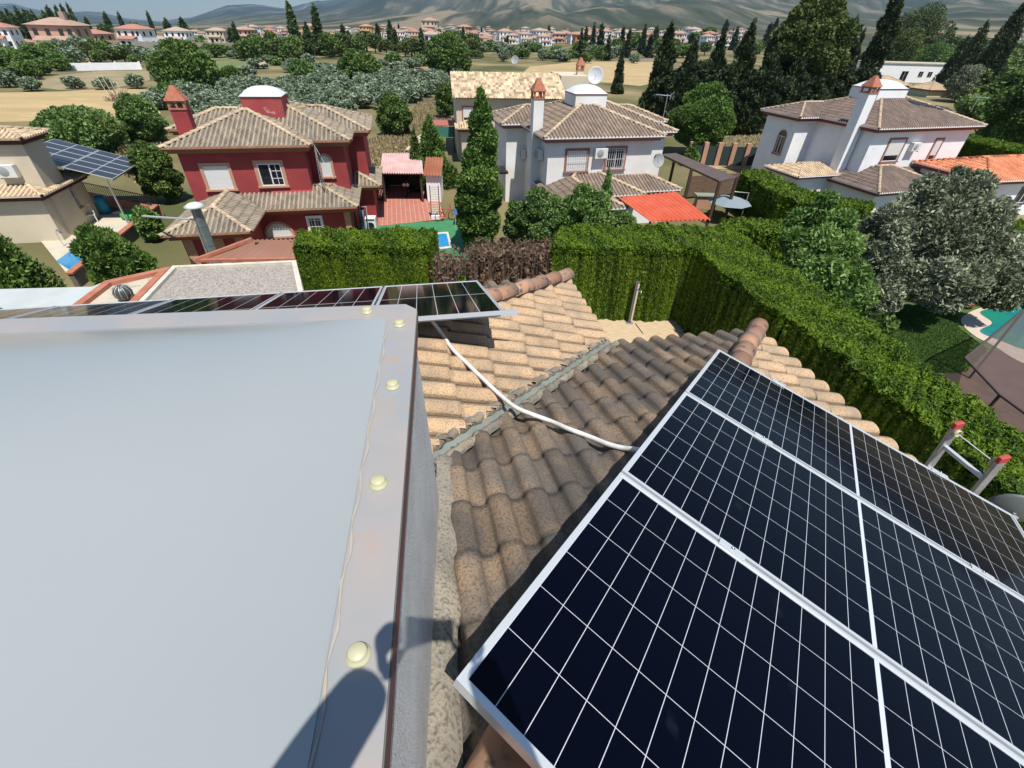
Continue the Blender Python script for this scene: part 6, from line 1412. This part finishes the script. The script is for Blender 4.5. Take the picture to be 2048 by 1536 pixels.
# hedges further off on the right
def hp(px, py, z): return tuple(at(px, py, z)[:2])
hedge('dark green hedge before the right white house', [(hp(1480, 352, 2.2), hp(1520, 345, 2.2)), (hp(1560, 400, 2.2), hp(1600, 385, 2.2)), (hp(1640, 425, 2.2), hp(1680, 405, 2.2)), (hp(1725, 430, 2.2), hp(1745, 412, 2.2))], 0, 2.3, 700, .12, 5, shag=.12)
hedge('green hedge joining the plot corner, behind the fruit tree', [(hp(1440, 470, 3.2), hp(1440, 445, 3.2)), (hp(1560, 476, 3.2), hp(1560, 448, 3.2)), (hp(1700, 470, 3.2), hp(1715, 446, 3.2))], LZ, 3.3, 1100, .085, 6, shag=.1)
hedge('tall shadowed hedge right of the right white house', [(hp(1925, 282, 3.0), hp(1925, 270, 3.0)), (hp(2130, 330, 3.0), hp(2130, 312, 3.0))], 0, 3.0, 500, .14, 7)
hedge('green hedge behind the olive tree at the right edge', [(hp(2012, 480, 3.0), hp(2030, 450, 3.0)), (hp(2130, 560, 3.0), hp(2160, 500, 3.0))], LZ, 3.2, 900, .1, 71)

# --- conifers and shrubs between the houses
near_tree('conifer', 'tall bushy green conifer left of the middle white house', 966, 500, 186, 104, 'spindle', L_con, 34000, .13, 21, lobn=24, asp=2.2, up=.7, shell=.5)
near_tree('conifer', 'broad green conifer at the foot of the tall one', 955, 505, 292, 132, 'spindle', L_con, 26000, .13, 22, lobn=14, asp=2.2, up=.7)
near_tree('conifer', 'dark pointed conifer left of the tall conifer', 868, 372, 236, 100, 'cone', L_con, 18000, .13, 23, lobn=14, asp=2.4, up=.8, p=.7)
near_tree('conifer', 'small dark conifer beside the grey lean-to', 838, 380, 262, 50, 'cone', L_dark, 5000, .16, 24, lobn=12, asp=2.4, up=.8)
near_tree('shrub', 'low green shrub filling the gap between the conifers and the middle white house', 1032, 492, 400, 60, 'round', L_bush, 5000, .13, 301, hb=.1)
near_tree('shrub', 'green shrub with white blossom left before the middle white house', 1085, 500, 384, 130, 'round', L_bush, 12000, .13, 25, hb=.3)
near_tree('shrub', 'bright green leafy shrub before the middle white house porch', 1165, 505, 372, 120, 'round', L_fresh, 12000, .13, 26, hb=.3)
near_tree('shrub', 'slender fresh green sapling rising over the porch roof', 1196, 500, 345, 40, 'spindle', L_fresh, 2600, .13, 27)
near_tree('shrub', 'low shrub beside the red corrugated roof', 1232, 505, 420, 70, 'round', L_bush, 5000, .13, 28, hb=.2)
near_tree('round_tree', 'round bright green tree right of the middle white house', 1388, 312, 172, 138, 'round', L_con, 42000, .17, 31, hb=.8, lobn=40, lr=.34)
near_tree('shrub', 'yellow green upright shrub beside the brown awning', 1378, 332, 285, 40, 'cone', L_con, 3000, .16, 32)
near_tree('shrub', 'bushy dark shrub in the dry grass behind the open shed', 790, 272, 188, 84, 'round', L_dark, 12000, .22, 33, hb=.2)
near_tree('round_tree', 'small tree with white specks left of the cream house', 893, 240, 165, 50, 'round', L_dark, 6000, .22, 34)
near_tree('shrub', 'dark green tree leaning at the left side of the red house', 338, 404, 285, 92, 'round', L_dark, 16000, .17, 35, hb=.3)
near_tree('shrub', 'wide green bush behind the left solar canopy', 178, 312, 226, 160, 'round', L_bush, 16000, .24, 36, hb=.2)
near_tree('shrub', 'green bush beside the red chimney', 302, 290, 190, 92, 'round', L_bush, 14000, .22, 37, hb=.3)
near_tree('shrub', 'yellowish dry bush behind the solar canopy edge', 285, 352, 296, 70, 'round', leafmat('dry_leaf', (.12, .10, .04), (.30, .25, .10)), 5000, .17, 38, hb=.1)
near_tree('shrub', 'glossy yellow green shrub by the tall flue pipe', 312, 482, 415, 56, 'round', L_fresh, 4500, .15, 39, hb=.1)
near_tree('conifer', 'big dark green conifer mass at the left edge', 22, 640, 412, 265, 'cone', L_con, 26000, .12, 41, p=.6, lobn=20, asp=2.4, up=.8)
near_tree('conifer', 'dark green conifer right of the big left one', 92, 625, 520, 90, 'cone', L_con, 12000, .13, 42, p=.7, asp=2.4, up=.8)
near_tree('conifer', 'feathery bright green juniper beside the left pool', 262, 600, 450, 110, 'round', L_con, 22000, .13, 43, asp=3.0, up=1.0, hb=.1)
near_tree('conifer', 'low juniper beside the terracotta edged roof', 300, 590, 498, 90, 'round', L_con, 8000, .12, 44, asp=3.0, up=1.0, hb=.1)
near_tree('round_tree', 'dark spreading tree over the lawn far right', 2040, 330, 110, 210, 'round', L_dark, 30000, .26, 45, hb=1.0, lobn=26)
near_tree('round_tree', 'dark green tree beside the right aerial', 1990, 300, 190, 120, 'round', L_bush, 14000, .24, 46, hb=.6)
# palm
q = at(1123, 235, 0); q = q*1.0; zt = z_at(q.x, q.y, 1123, 186); t = thing('palm_tree', 'small fan palm between the cream house and the middle white house', 'palm', tuple(q))
mb = MB(); mb.tube([(0, 0, 0), (0, 0, zt-.3)], [.28, .2], 10); mb.build('trunk', M_bark, t); r = random.Random(3)
V = []; F = []; rr = []
for k in range(26):
    a = r.uniform(0, 6.28); el_ = r.uniform(-.3, 1.35); d = Vector((math.cos(a)*math.cos(el_), math.sin(a)*math.cos(el_), math.sin(el_))); c = Vector((0, 0, zt-.3))+d*1.1; s_ = d.cross(Vector((0, 0, 1))).normalized()
    for j in range(13):
        b_ = (j-6)/6*1.15; e = (d*math.cos(b_)+s_*math.sin(b_))*1.15; w = e.cross(d.cross(s_)).normalized()*.06; n0 = len(V); tip = c+e+Vector((0, 0, -.15)); V += [c-w*.3, c+e*.5+w, tip, c+e*.5-w]; F.append((n0, n0+1, n0+2, n0+3)); rr.append(r.random())
    n0 = len(V); w = s_*.03; o_ = Vector((0, 0, zt-.3)); V += [o_-w, o_+w, c+w, c-w]; F.append((n0, n0+1, n0+2, n0+3)); rr.append(.9)
link('fronds', npmesh('fronds', [tuple(v) for v in V], F, rnd=rr), L_con, t)
# tall pines and cypresses on the right
near_tree('pine_tree', 'massive dark olive green pine towering in the upper right', 1560, 262, -8, 175, 'round', L_pine, 80000, .30, 51, hb=5, lobn=60, lr=.27)
near_tree('pine_tree', 'umbrella crowned pine on the hill at the upper right', 1812, 118, 22, 112, 'round', L_pine, 9000, .9, 52, hb=6, lobn=20)
def cyp(label, px, pb, pt, w, seed, n=9000, lm=None, p=.75): return near_tree('cypress_tree', label, px, pb, pt, w*1.35, 'cone', lm or L_cyp, n, .3, seed, p=p, lobn=20, asp=2.4, up=.9)
cyp('slim dark cypress standing in the wheat field', 1233, 188, 96, 22, 61, 3500)
cyp('dark broad cypress left of the round tree', 1305, 252, 44, 66, 62, 14000)
cyp('black green cypress behind the round tree', 1352, 262, 78, 62, 63, 13000)
cyp('dark cypress right of the round tree, pointed', 1400, 262, 60, 60, 64, 13000)
cyp('tall dark cypress left of the massive pine', 1447, 265, 42, 70, 65, 15000)
cyp('dark cypress in front of the massive pine', 1500, 272, 90, 76, 66, 15000)
cyp('dark cypress at the foot of the massive pine', 1552, 272, 110, 76, 67, 15000)
cyp('jagged dark cypress right of the massive pine', 1610, 262, 60, 60, 68, 12000)
cyp('slim dark cypress behind the right house chimney, with twin tip', 1650, 240, 50, 44, 69, 9000)
cyp('very tall leaning-looking cypress beside the right white house chimney', 1700, 232, -40, 52, 70, 16000, p=.5)
cyp('slim cypress in front of the flat white villa', 1668, 215, 60, 34, 76, 6000)
cyp('tall dark cypress near the right edge', 1945, 200, -5, 60, 71, 12000, p=.55)
cyp('second dark cypress near the right edge', 1905, 180, 40, 48, 72, 8000, p=.6)
cyp('short dark cypress near the right edge', 1885, 175, 70, 40, 73, 6000)
cyp('dark cypress cut by the right edge', 2040, 230, 80, 60, 74, 10000)
for k_, (px_, pb_, pt_, w_) in enumerate(((1335, 258, 130, 80), (1375, 262, 112, 80), (1425, 266, 120, 90), (1478, 270, 132, 90), (1530, 275, 150, 90), (1585, 272, 140, 100), (1640, 258, 120, 80), (1690, 245, 130, 70), (1345, 250, 170, 70))):
    near_tree('dense_tree', ['leftmost dense dark tree filling between the cypresses', 'second dense dark tree from the left between the cypresses', 'third dense dark tree from the left between the cypresses', 'fourth dense dark tree from the left between the cypresses', 'dense dark tree under the left half of the massive pine', 'dense dark tree under the right half of the massive pine', 'dense dark tree right of the massive pine', 'rightmost dense dark tree by the right house chimney', 'low dense dark tree behind the round bright tree'][k_], px_, pb_, pt_, w_, 'round', L_cyp, 9000, .3, 200+k_, hb=.2, lobn=22, lr=.3)
near_tree('olive_tree', 'silvery olive tree left of the dark right cypresses', 1908, 205, 132, 66, 'round', L_olive, 9000, .22, 75, hb=.6)
near_tree('round_tree', 'green tree behind the flat white villa', 1775, 150, 62, 90, 'round', L_pine, 9000, .45, 77, hb=1)
near_tree('round_tree', 'dusty green tree right of the flat white villa', 1858, 150, 90, 80, 'round', L_bush, 8000, .4, 78, hb=1)
near_tree('shrub', 'brown bare shrub beside the board fence', 1560, 300, 262, 40, 'round', L_dead, 3000, .16, 79, hb=.1)

# --- shared crowns for the distance: one mesh per kind, copied tree by tree
def proto(kind, seed):
    if kind == 'olive': return crown_mesh('crown', lobes_round(1.0, 1.35, .35, 12, seed, .45), 1500, .17, seed=seed, asp=2.0), L_oliveg, trunk_mb(.7, .12, .07, 4, .7, .7, seed)
    if kind == 'round': return crown_mesh('crown', lobes_round(1.0, 1.6, .3, 16, seed, .42), 1900, .15, seed=seed), L_dark, trunk_mb(.8, .09, .05, 4, .7, .9, seed)
    if kind == 'bush': return crown_mesh('crown', lobes_round(1.0, 1.3, .1, 12, seed, .45), 1200, .17, seed=seed), L_bush, trunk_mb(.5, .06, .03, 3, .5, .5, seed)
    if kind == 'poplar': return crown_mesh('crown', lobes_spindle(.5, 4.2, .3, 16, seed), 1500, .17, seed=seed, up=.9, asp=2), L_pop, trunk_mb(2.0, .06, .03, 0, seed=seed)
    if kind == 'cypress': return crown_mesh('crown', lobes_cone(.42, 3.4, .1, 14, seed, p=.6), 1100, .15, seed=seed, up=.9, asp=2.4), L_cyp, trunk_mb(1.5, .05, .03, 0, seed=seed)
    if kind == 'pine': return crown_mesh('crown', lobes_round(1.0, 1.4, .7, 14, seed, .45), 1500, .16, seed=seed), L_pine, trunk_mb(1.2, .09, .05, 5, .8, .6, seed)
PR_ = {}
def far_tree(kind, px, py, hpx, wpx, label, group, seed=0, z=0.):
    key = (kind, seed % 3)
    q = at_land(px, py); z = q.z; dep = (q-Vector((0, 0, HC))).dot(Vector(_fw)); s_ = wpx*dep/FPX/2
    zt = z_at(q.x, q.y, px, py-hpx)-z; base_h = {'olive': 1.75, 'round': 1.95, 'bush': 1.45, 'poplar': 4.5, 'cypress': 3.5, 'pine': 2.15}[kind]; wr = {'poplar': .5, 'cypress': .42}.get(kind, 1.0)
    if key not in PR_:
        c, lm, tr = proto(kind, seed % 3+70); t = tree({'olive': 'olive_tree', 'round': 'round_tree', 'bush': 'shrub', 'poplar': 'poplar_tree', 'cypress': 'cypress_tree', 'pine': 'pine_tree'}[kind], label, q, c, lm, tr); PR_[key] = t
    else: t = copy_tree(PR_[key]); t.location = q
    t['label'] = label; t['group'] = group; t['category'] = 'shrub' if kind == 'bush' else 'tree'
    t.rotation_euler = (0, 0, random.uniform(0, 6.28)); t.scale = (s_/wr, s_/wr, zt/base_h); return t
ORD = 'first second third fourth fifth sixth seventh eighth ninth tenth eleventh twelfth thirteenth fourteenth fifteenth sixteenth seventeenth eighteenth nineteenth twentieth twenty-first twenty-second twenty-third twenty-fourth twenty-fifth twenty-sixth twenty-seventh twenty-eighth twenty-ninth thirtieth'.split()
def ordered(items, what, where):
    for i, (x, o) in enumerate(sorted(items, key=lambda q: q[0])): o['label'] = '%s, %s from the left %s' % (what if isinstance(what, str) else what[o.name], ORD[i], where)
rr_ = random.Random(12)
for k, (px, py, w, h_) in enumerate(((66, 184, 38, 28), (152, 178, 36, 24), (213, 180, 36, 24), (276, 178, 36, 27), (22, 176, 46, 34))):
    far_tree('olive', px, py, h_, w, ['olive tree at the edge of the golden field, second from the left', 'third olive tree from the left along the golden field', 'fourth olive tree from the left along the golden field', 'olive tree at the right end of the golden field row', 'olive tree at the left end of the golden field row'][k], 'olive trees along the golden field', k)
# olive grove behind the red house
g_ = 0
for row, (y0_, n_, xa, xb) in enumerate(((246, 9, 400, 690), (232, 13, 300, 740), (219, 15, 310, 830), (207, 16, 320, 860), (196, 17, 360, 880), (187, 16, 420, 890), (179, 16, 480, 900), (171, 12, 640, 900), (164, 12, 660, 930))):
    for i in range(n_):
        x = xa+(xb-xa)*(i+rr_.uniform(-.3, .3))/n_; y = y0_+rr_.uniform(-3, 3)
        if y > 225 and x < 420: y -= 12
        if i == 0: made = []
        o = far_tree('olive', x, y, 34-row*1.2+rr_.uniform(-3, 4), 44-row*1.6+rr_.uniform(-4, 5), 'silver green olive tree in the grove behind the red house', 'olive trees in the grove', g_); g_ += 1; made.append((x, o))
    ordered(made, 'silver olive', 'in %s row of the olive grove' % ('the nearest', 'the second', 'the third', 'the fourth', 'the fifth', 'the sixth', 'the seventh', 'the eighth', 'the farthest')[row])
near_tree('walnut_tree', 'large round dark green tree at the left of the olive grove', 388, 186, 94, 130, 'round', L_dark, 20000, .42, 81, hb=.4, lobn=26)
near_tree('walnut_tree', 'large dark green tree beyond the grove, above the cream house', 900, 158, 74, 104, 'round', L_dark, 18000, .5, 82, hb=.4, lobn=26)
near_tree('walnut_tree', 'mid green round tree behind the olive grove', 722, 168, 104, 84, 'round', L_dark, 10000, .42, 83, hb=.3)
near_tree('walnut_tree', 'green leafy tree left of the mid green round tree', 610, 172, 122, 60, 'round', L_bush, 7000, .4, 84, hb=.3)
near_tree('shrub', 'dark green shrubby tree right of the big round tree', 470, 176, 138, 60, 'round', L_dark, 6000, .35, 85, hb=.1)
near_tree('shrub', 'brush right of the golden field, above the red chimney', 345, 210, 172, 60, 'round', L_bush, 5000, .3, 86, hb=.1)
# belt of trees before the town
def zone(n, xa, xb, ya, yb, kinds, wr, hr, lab, grp):
    made = []; wh = {}
    for i in range(n):
        x = xa+(xb-xa)*(i+rr_.uniform(-.4, .4))/n; y = rr_.uniform(ya, yb); kd = rr_.choice(kinds); w = rr_.uniform(*wr); h_ = rr_.uniform(*hr)
        if kd in ('poplar', 'cypress'): w *= .5; h_ *= 1.5
        nm = {'olive': 'grey olive', 'round': 'dark round', 'bush': 'low bushy', 'poplar': 'slim pale poplar', 'cypress': 'slim dark cypress', 'pine': 'dark pine'}[kd]
        o = far_tree(kd, x, y, h_, w, '%s tree %s' % (nm, lab), grp, i); made.append((x, o)); wh[o.name] = nm+' tree'
    ordered(made, wh, lab)
zone(20, 0, 130, 118, 160, ['round', 'bush', 'round'], (30, 55), (24, 40), 'in the dark thicket at the far left', 'trees of the left thicket')
zone(14, 130, 300, 112, 134, ['round', 'olive', 'pine'], (26, 44), (24, 40), 'before the white wall at left', 'trees by the left white wall')
zone(22, -10, 170, 70, 84, ['poplar', 'poplar', 'round'], (26, 40), (34, 42), 'on the left skyline', 'trees on the left skyline')
zone(8, 170, 330, 68, 82, ['round', 'poplar', 'pine'], (20, 34), (26, 34), 'behind the left villas', 'trees on the left skyline')
zone(16, 300, 500, 104, 128, ['bush', 'round', 'olive'], (24, 44), (16, 28), 'along the grey concrete wall', 'trees along the grey wall')
zone(22, 480, 700, 104, 124, ['round', 'poplar', 'pine', 'round'], (32, 50), (34, 50), 'in the belt left of centre', 'trees in the belt left of centre')
zone(24, 680, 960, 100, 116, ['round', 'poplar', 'pine'], (28, 46), (28, 42), 'in the belt before the town', 'trees in the belt before the town')
zone(20, 500, 880, 128, 158, ['olive', 'bush', 'olive'], (26, 42), (15, 24), 'scattered in the field behind the grove', 'scattered olives behind the grove')
zone(30, 940, 1300, 98, 128, ['olive', 'round', 'bush', 'olive'], (22, 38), (16, 26), 'beyond the wheat field', 'trees beyond the wheat field')
zone(16, 1160, 1340, 98, 122, ['cypress', 'poplar', 'round', 'cypress'], (26, 40), (28, 40), 'in the row right of the town centre', 'trees right of the town centre')
zone(30, 1330, 1700, 84, 120, ['round', 'cypress', 'pine'], (24, 40), (20, 32), 'behind the tall cypresses', 'trees behind the cypresses')
zone(30, 1740, 2060, 96, 150, ['round', 'pine', 'bush', 'cypress'], (30, 60), (24, 40), 'on the right slope', 'trees on the right slope')
zone(16, 1920, 2080, 150, 250, ['round', 'pine', 'bush'], (60, 100), (40, 70), 'in the right thicket', 'trees in the right thicket')
for k, (px, pb, h_, w) in enumerate(((598, 112, 106, 26), (645, 112, 100, 26), (345, 82, 44, 20), (378, 88, 52, 24), (470, 96, 40, 22), (1097, 70, 20, 8), (1690, 100, 66, 26))):
    far_tree('poplar', px, pb, h_, w, ['tall pale poplar left of the town centre', 'tall pale poplar, right one of the pair left of the town centre', 'leaning poplar above the left wall', 'taller poplar above the left wall', 'poplar beside the yellow villa', 'tiny tree on the small hill', 'poplar behind the right cypresses'][k], 'tall poplars', k)
q = at(246, 202, 0); tt = thing('brush_pile', 'pile of cut branches on the golden field', 'brush pile', tuple(q)); mb = MB(); r = random.Random(2)
for k in range(160): a = r.uniform(0, 6.28); d = r.uniform(0, 2.6); p = Vector((d*math.cos(a), d*math.sin(a)*.6, 0)); mb.tube([p, p+Vector((r.uniform(-1, 1), r.uniform(-1, 1), r.uniform(.4, 1.7)*(1.1-d/3.2)))], .03, 3)
mb.build('branches', L_twig, tt)
for k in range(4): mb = MB(); mb.tube([(-1.2+k*.6, -.6, 0), (-2.6+k*.9, .2, 3.6-.4*k)], .05, 4); mb.build('pole', M_paleconc, tt)

# grass and dry weeds as ground cover
def blades(name, poly, z, n, size, mt, seed, h=1.0, kind_label=None):
    r = np.random.default_rng(seed); P_ = np.array(poly); lo, hi = P_.min(0), P_.max(0); pts = lo+(hi-lo)*r.random((n*2, 2))
    x, y = pts[:, 0], pts[:, 1]; ins = np.zeros(len(pts), bool); k = len(P_)
    for i in range(k):
        (x1, y1), (x2, y2) = P_[i], P_[(i+1) % k]; c = ((y1 > y) != (y2 > y)) & (x < (x2-x1)*(y-y1)/(y2-y1+1e-9)+x1); ins ^= c
    pts = pts[ins][:n]; P3 = np.column_stack([pts, z+size*h*.4*r.random(len(pts))]); V, F, rr = leaves(P3, size, up=2.2*h, asp=3.2, seed=seed); o = link(name, npmesh(name, V, F, rnd=rr), mt); o['kind'] = 'stuff'; return o
blades('dry_weeds', pxpoly([(1392, 322), (1405, 288), (1548, 280), (1560, 318)], 0), 0, 16000, .35, L_reed, 3, 1.2)
blades('dry_weeds', pxpoly([(735, 335), (735, 285), (790, 265), (845, 200), (875, 200), (905, 245), (850, 335), (770, 330)], 0), 0, 22000, .2, leafmat('straw_blades', (.26, .20, .10), (.46, .37, .20), .2, .9), 4)
blades('dry_weeds', pxpoly([(215, 330), (260, 255), (330, 240), (340, 300), (300, 380)], 0), 0, 9000, .25, MATS['straw_blades'], 5)
blades('lawn_grass', pxpoly([(1650, 640), (1750, 612), (1915, 612), (1915, 655), (1975, 700), (1930, 745), (1850, 748), (1760, 700)], LZ), LZ, 60000, .035, L_grass, 6)

# ================================================================ far towns
M_roofs = [mat('far_tiles_a', (.34, .22, .165), (.40, .27, .205), .3, .9), mat('far_tiles_b', (.38, .18, .125), None, rough=.9), mat('far_tiles_c', (.38, .30, .23), None, rough=.9)]
M_fw = {'white': M_wallw, 'cream': M_cream, 'ochre': mat('ochre_wall', (.62, .35, .08), None, rough=.9), 'pink': mat('pink_wall', (.52, .32, .24), None, rough=.9), 'orange': mat('orange_wall', (.55, .20, .07), None, rough=.9)}
FH = {}
def far_house(px, py, wpx, col, roof, floors, label, group, rz=None, z=0., cool=None):
    q = at_land(px, py); dep = (q-Vector((0, 0, HC))).dot(Vector(_fw)); s_ = wpx*dep/FPX/11.0; key = (col, roof, floors)
    if key not in FH:
        t = thing('villa', label, 'house', tuple(q)); h_ = 2.9*floors
        mb = MB(); mb.box((-5, -4, 0), (5, 4, h_)); mb.box((-3.2, -6.2, 0), (3.0, -4.002, 2.9)); mb.build('wall', M_fw[col], t)
        mb = MB()
        def hip(x0, x1, y0, y1, z, s):
            m_ = min(x1-x0, y1-y0)/2; mb.add([(x0, y0, z), (x1, y0, z), (x1, y1, z), (x0, y1, z), (x0+m_, (y0+y1)/2, z+m_*s), (x1-m_, (y0+y1)/2, z+m_*s)], [(0, 1, 5, 4), (1, 2, 5), (2, 3, 4, 5), (3, 0, 4), (3, 2, 1, 0)])
        hip(-5.6, 5.6, -4.6, 4.6, h_, .32); mb.add([(-3.7, -6.8, 2.9), (3.5, -6.8, 2.9), (3.5, -4.02, 3.7), (-3.7, -4.02, 3.7), (-3.7, -6.8, 2.8), (3.5, -6.8, 2.8)], [(0, 1, 2, 3), (4, 5, 1, 0)])
        if roof == 0: mb.box((1.5, -.8, h_+.6), (2.6, .4, h_+2.6))
        mb.build('roof', M_roofs[roof], t)
        mb = MB()
        for f in range(floors):
            for x in (-3.6, -.9, 2.0, 3.9):
                if f == 0 and -3.4 < x < 3: continue
                mb.box((x-.5, -4.04, f*2.9+.9), (x+.5, -4.0, f*2.9+2.2))
            for y in (-2, 1.5): mb.box((5.0, y-.5, f*2.9+.9), (5.04, y+.5, f*2.9+2.2)); mb.box((-5.04, y-.5, f*2.9+.9), (-5.0, y+.5, f*2.9+2.2))
        mb.box((-2.2, -6.24, .2), (-.6, -6.2, 2.2)); mb.box((.5, -6.24, .8), (2.0, -6.2, 2.1)); mb.build('windows', M_glass, t); FH[key] = t
    else: t = copy_tree(FH[key]); t.location = q
    t['label'] = label; t['group'] = group; t['category'] = 'house'; t.rotation_euler = (0, 0, rr_.uniform(-.5, .6) if rz is None else rz); t.scale = (s_, s_, s_*rr_.uniform(.9, 1.1)); return t
for k, a in enumerate(((143, 108, 84, 'pink', 0, 2, 'large pink two storey villa under the left skyline trees', .2), (205, 100, 50, 'pink', 1, 2, 'pink villa with tower roof right of the large pink villa', -.2), (14, 98, 60, 'white', 1, 2, 'white villa with orange roof at the far left', .3), (55, 96, 40, 'cream', 1, 1, 'low villa beside the far left white villa', .2),
    (283, 96, 56, 'white', 1, 2, 'white villa with red roofs above the left wall', -.1), (325, 92, 44, 'white', 2, 1, 'low white villa with grey roof above the left wall', 0), (365, 92, 44, 'white', 2, 2, 'white villa behind the leaning poplars', .1), (440, 86, 36, 'cream', 2, 2, 'pale yellow villa left of the town', .1), (496, 84, 40, 'pink', 0, 2, 'orange pink villa at the end of the grey wall', 0),
    (545, 78, 34, 'white', 1, 1, 'small white villa behind the belt trees', .1), (625, 74, 34, 'ochre', 0, 2, 'ochre villa between the two tall poplars', 0), (735, 70, 26, 'ochre', 0, 2, 'bright yellow villa in the town, left of the pair', 0), (758, 70, 22, 'ochre', 0, 2, 'bright yellow villa in the town, right of the pair', 0), (863, 82, 42, 'white', 2, 1, 'white villa with hipped roof before the town centre', 0), (862, 66, 34, 'cream', 0, 2, 'cream villa with hipped roof above the white one', 0),
    (1165, 98, 42, 'orange', 0, 2, 'bright orange villa in front of the town', .1), (1193, 90, 24, 'white', 2, 1, 'pale blue grey villa beside the orange villa', 0), (1335, 112, 30, 'white', 1, 2, 'white villa between the dark cypresses', .1), (1838, 96, 60, 'cream', 1, 1, 'villa with orange roof on the right slope', .2), (1800, 92, 40, 'cream', 2, 1, 'low cream pavilion roof on the right slope', .1),
    (1590, 160, 70, 'white', 2, 1, 'white villa half hidden behind the dark cypresses', -.2), (930, 72, 30, 'orange', 0, 2, 'orange and cream villa in the town centre', 0))):
    far_house(a[0], a[1], a[2], a[3], a[4], a[5], a[6], 'villas before the town', a[7])
def town(n, xa, xb, ya, yb, w, lab, grp):
    made = []; wh = {}
    for i in range(n):
        t_ = (i+rr_.random())/n; x = xa+(xb-xa)*t_; y = rr_.uniform(ya, yb); c = rr_.choice(['white', 'white', 'white', 'white', 'white', 'cream', 'pink']); ro = rr_.choice([0, 0, 1, 2, 0]); fl_ = rr_.choice([1, 2, 2])
        o = far_house(x, y, rr_.uniform(*w), c, ro, fl_, '%s %s house %s' % (c, 'two storey' if fl_ == 2 else 'low', lab), grp); made.append((x, o)); wh[o.name] = '%s %s house' % (c, 'two storey' if fl_ == 2 else 'low')
    ordered(made, wh, lab)
town(30, 960, 1260, 82, 96, (20, 32), 'in the middle of the distant town', 'houses of the distant town, middle')
town(28, 1170, 1480, 78, 92, (18, 30), 'in the right part of the distant town', 'houses of the distant town, right')
town(24, 780, 980, 70, 84, (15, 26), 'in the left part of the distant town', 'houses of the distant town, left')
town(14, 500, 800, 66, 76, (14, 20), 'behind the belt of trees', 'houses behind the belt')
town(10, 1650, 2048, 78, 98, (22, 34), 'on the right slope', 'houses on the right slope')
town(12, 380, 620, 66, 76, (14, 24), 'above the grey wall', 'houses above the grey wall')
town(30, 960, 1280, 68, 82, (12, 20), 'in the upper part of the distant town', 'houses of the distant town, upper part')
town(26, 1180, 1500, 64, 78, (11, 19), 'on the upper right of the distant town', 'houses of the distant town, upper right')
town(28, 700, 980, 58, 70, (8, 15), 'in the white hamlet on the far slope', 'houses of the white hamlet')
zone(30, 960, 1500, 74, 96, ['round', 'cypress', 'bush'], (10, 16), (8, 14), 'among the distant town houses', 'trees among the town')
zone(30, 300, 960, 66, 86, ['round', 'cypress', 'bush'], (10, 18), (8, 14), 'among the far villas', 'trees among the far villas')
# street lights and poles
for k, (px, pb, pt) in enumerate(((1099, 108, 58), (770, 90, 55), (1262, 100, 60))):
    q = at(px, pb, 0); zt = z_at(q.x, q.y, px, pt); t = thing('lamp_post', ['thin pale pole before the town centre', 'thin pole left of the town centre', 'thin pole right of the town centre'][k], 'pole', tuple(q), group='far poles')
    mb = MB(); mb.tube([(0, 0, 0), (0, 0, zt)], [.16, .1], 6); mb.build('mast', M_alu2, t); mb = MB(); mb.tube([(0, 0, zt), (1.2, 0, zt+.1)], .08, 5); mb.build('arm', M_alu2, t)
# ================================================================ haze of the far distance
hz = MB(); hz.box((-27000, -60, -900), (27000, 26000, 4200)); ho = hz.build('haze', []); ho['kind'] = 'stuff'
Mh = bpy.data.materials.new('haze'); Mh.use_nodes = True; n = Mh.node_tree.nodes; l = Mh.node_tree.links; n.remove(n['Principled BSDF'])
v = n.new('ShaderNodeVolumePrincipled'); v.inputs['Color'].default_value = (.50, .76, 1, 1); v.inputs['Density'].default_value = 6.0e-5; v.inputs['Anisotropy'].default_value = .1
l.new(v.outputs[0], n['Material Output'].inputs['Volume']); ho.data.materials.append(Mh)
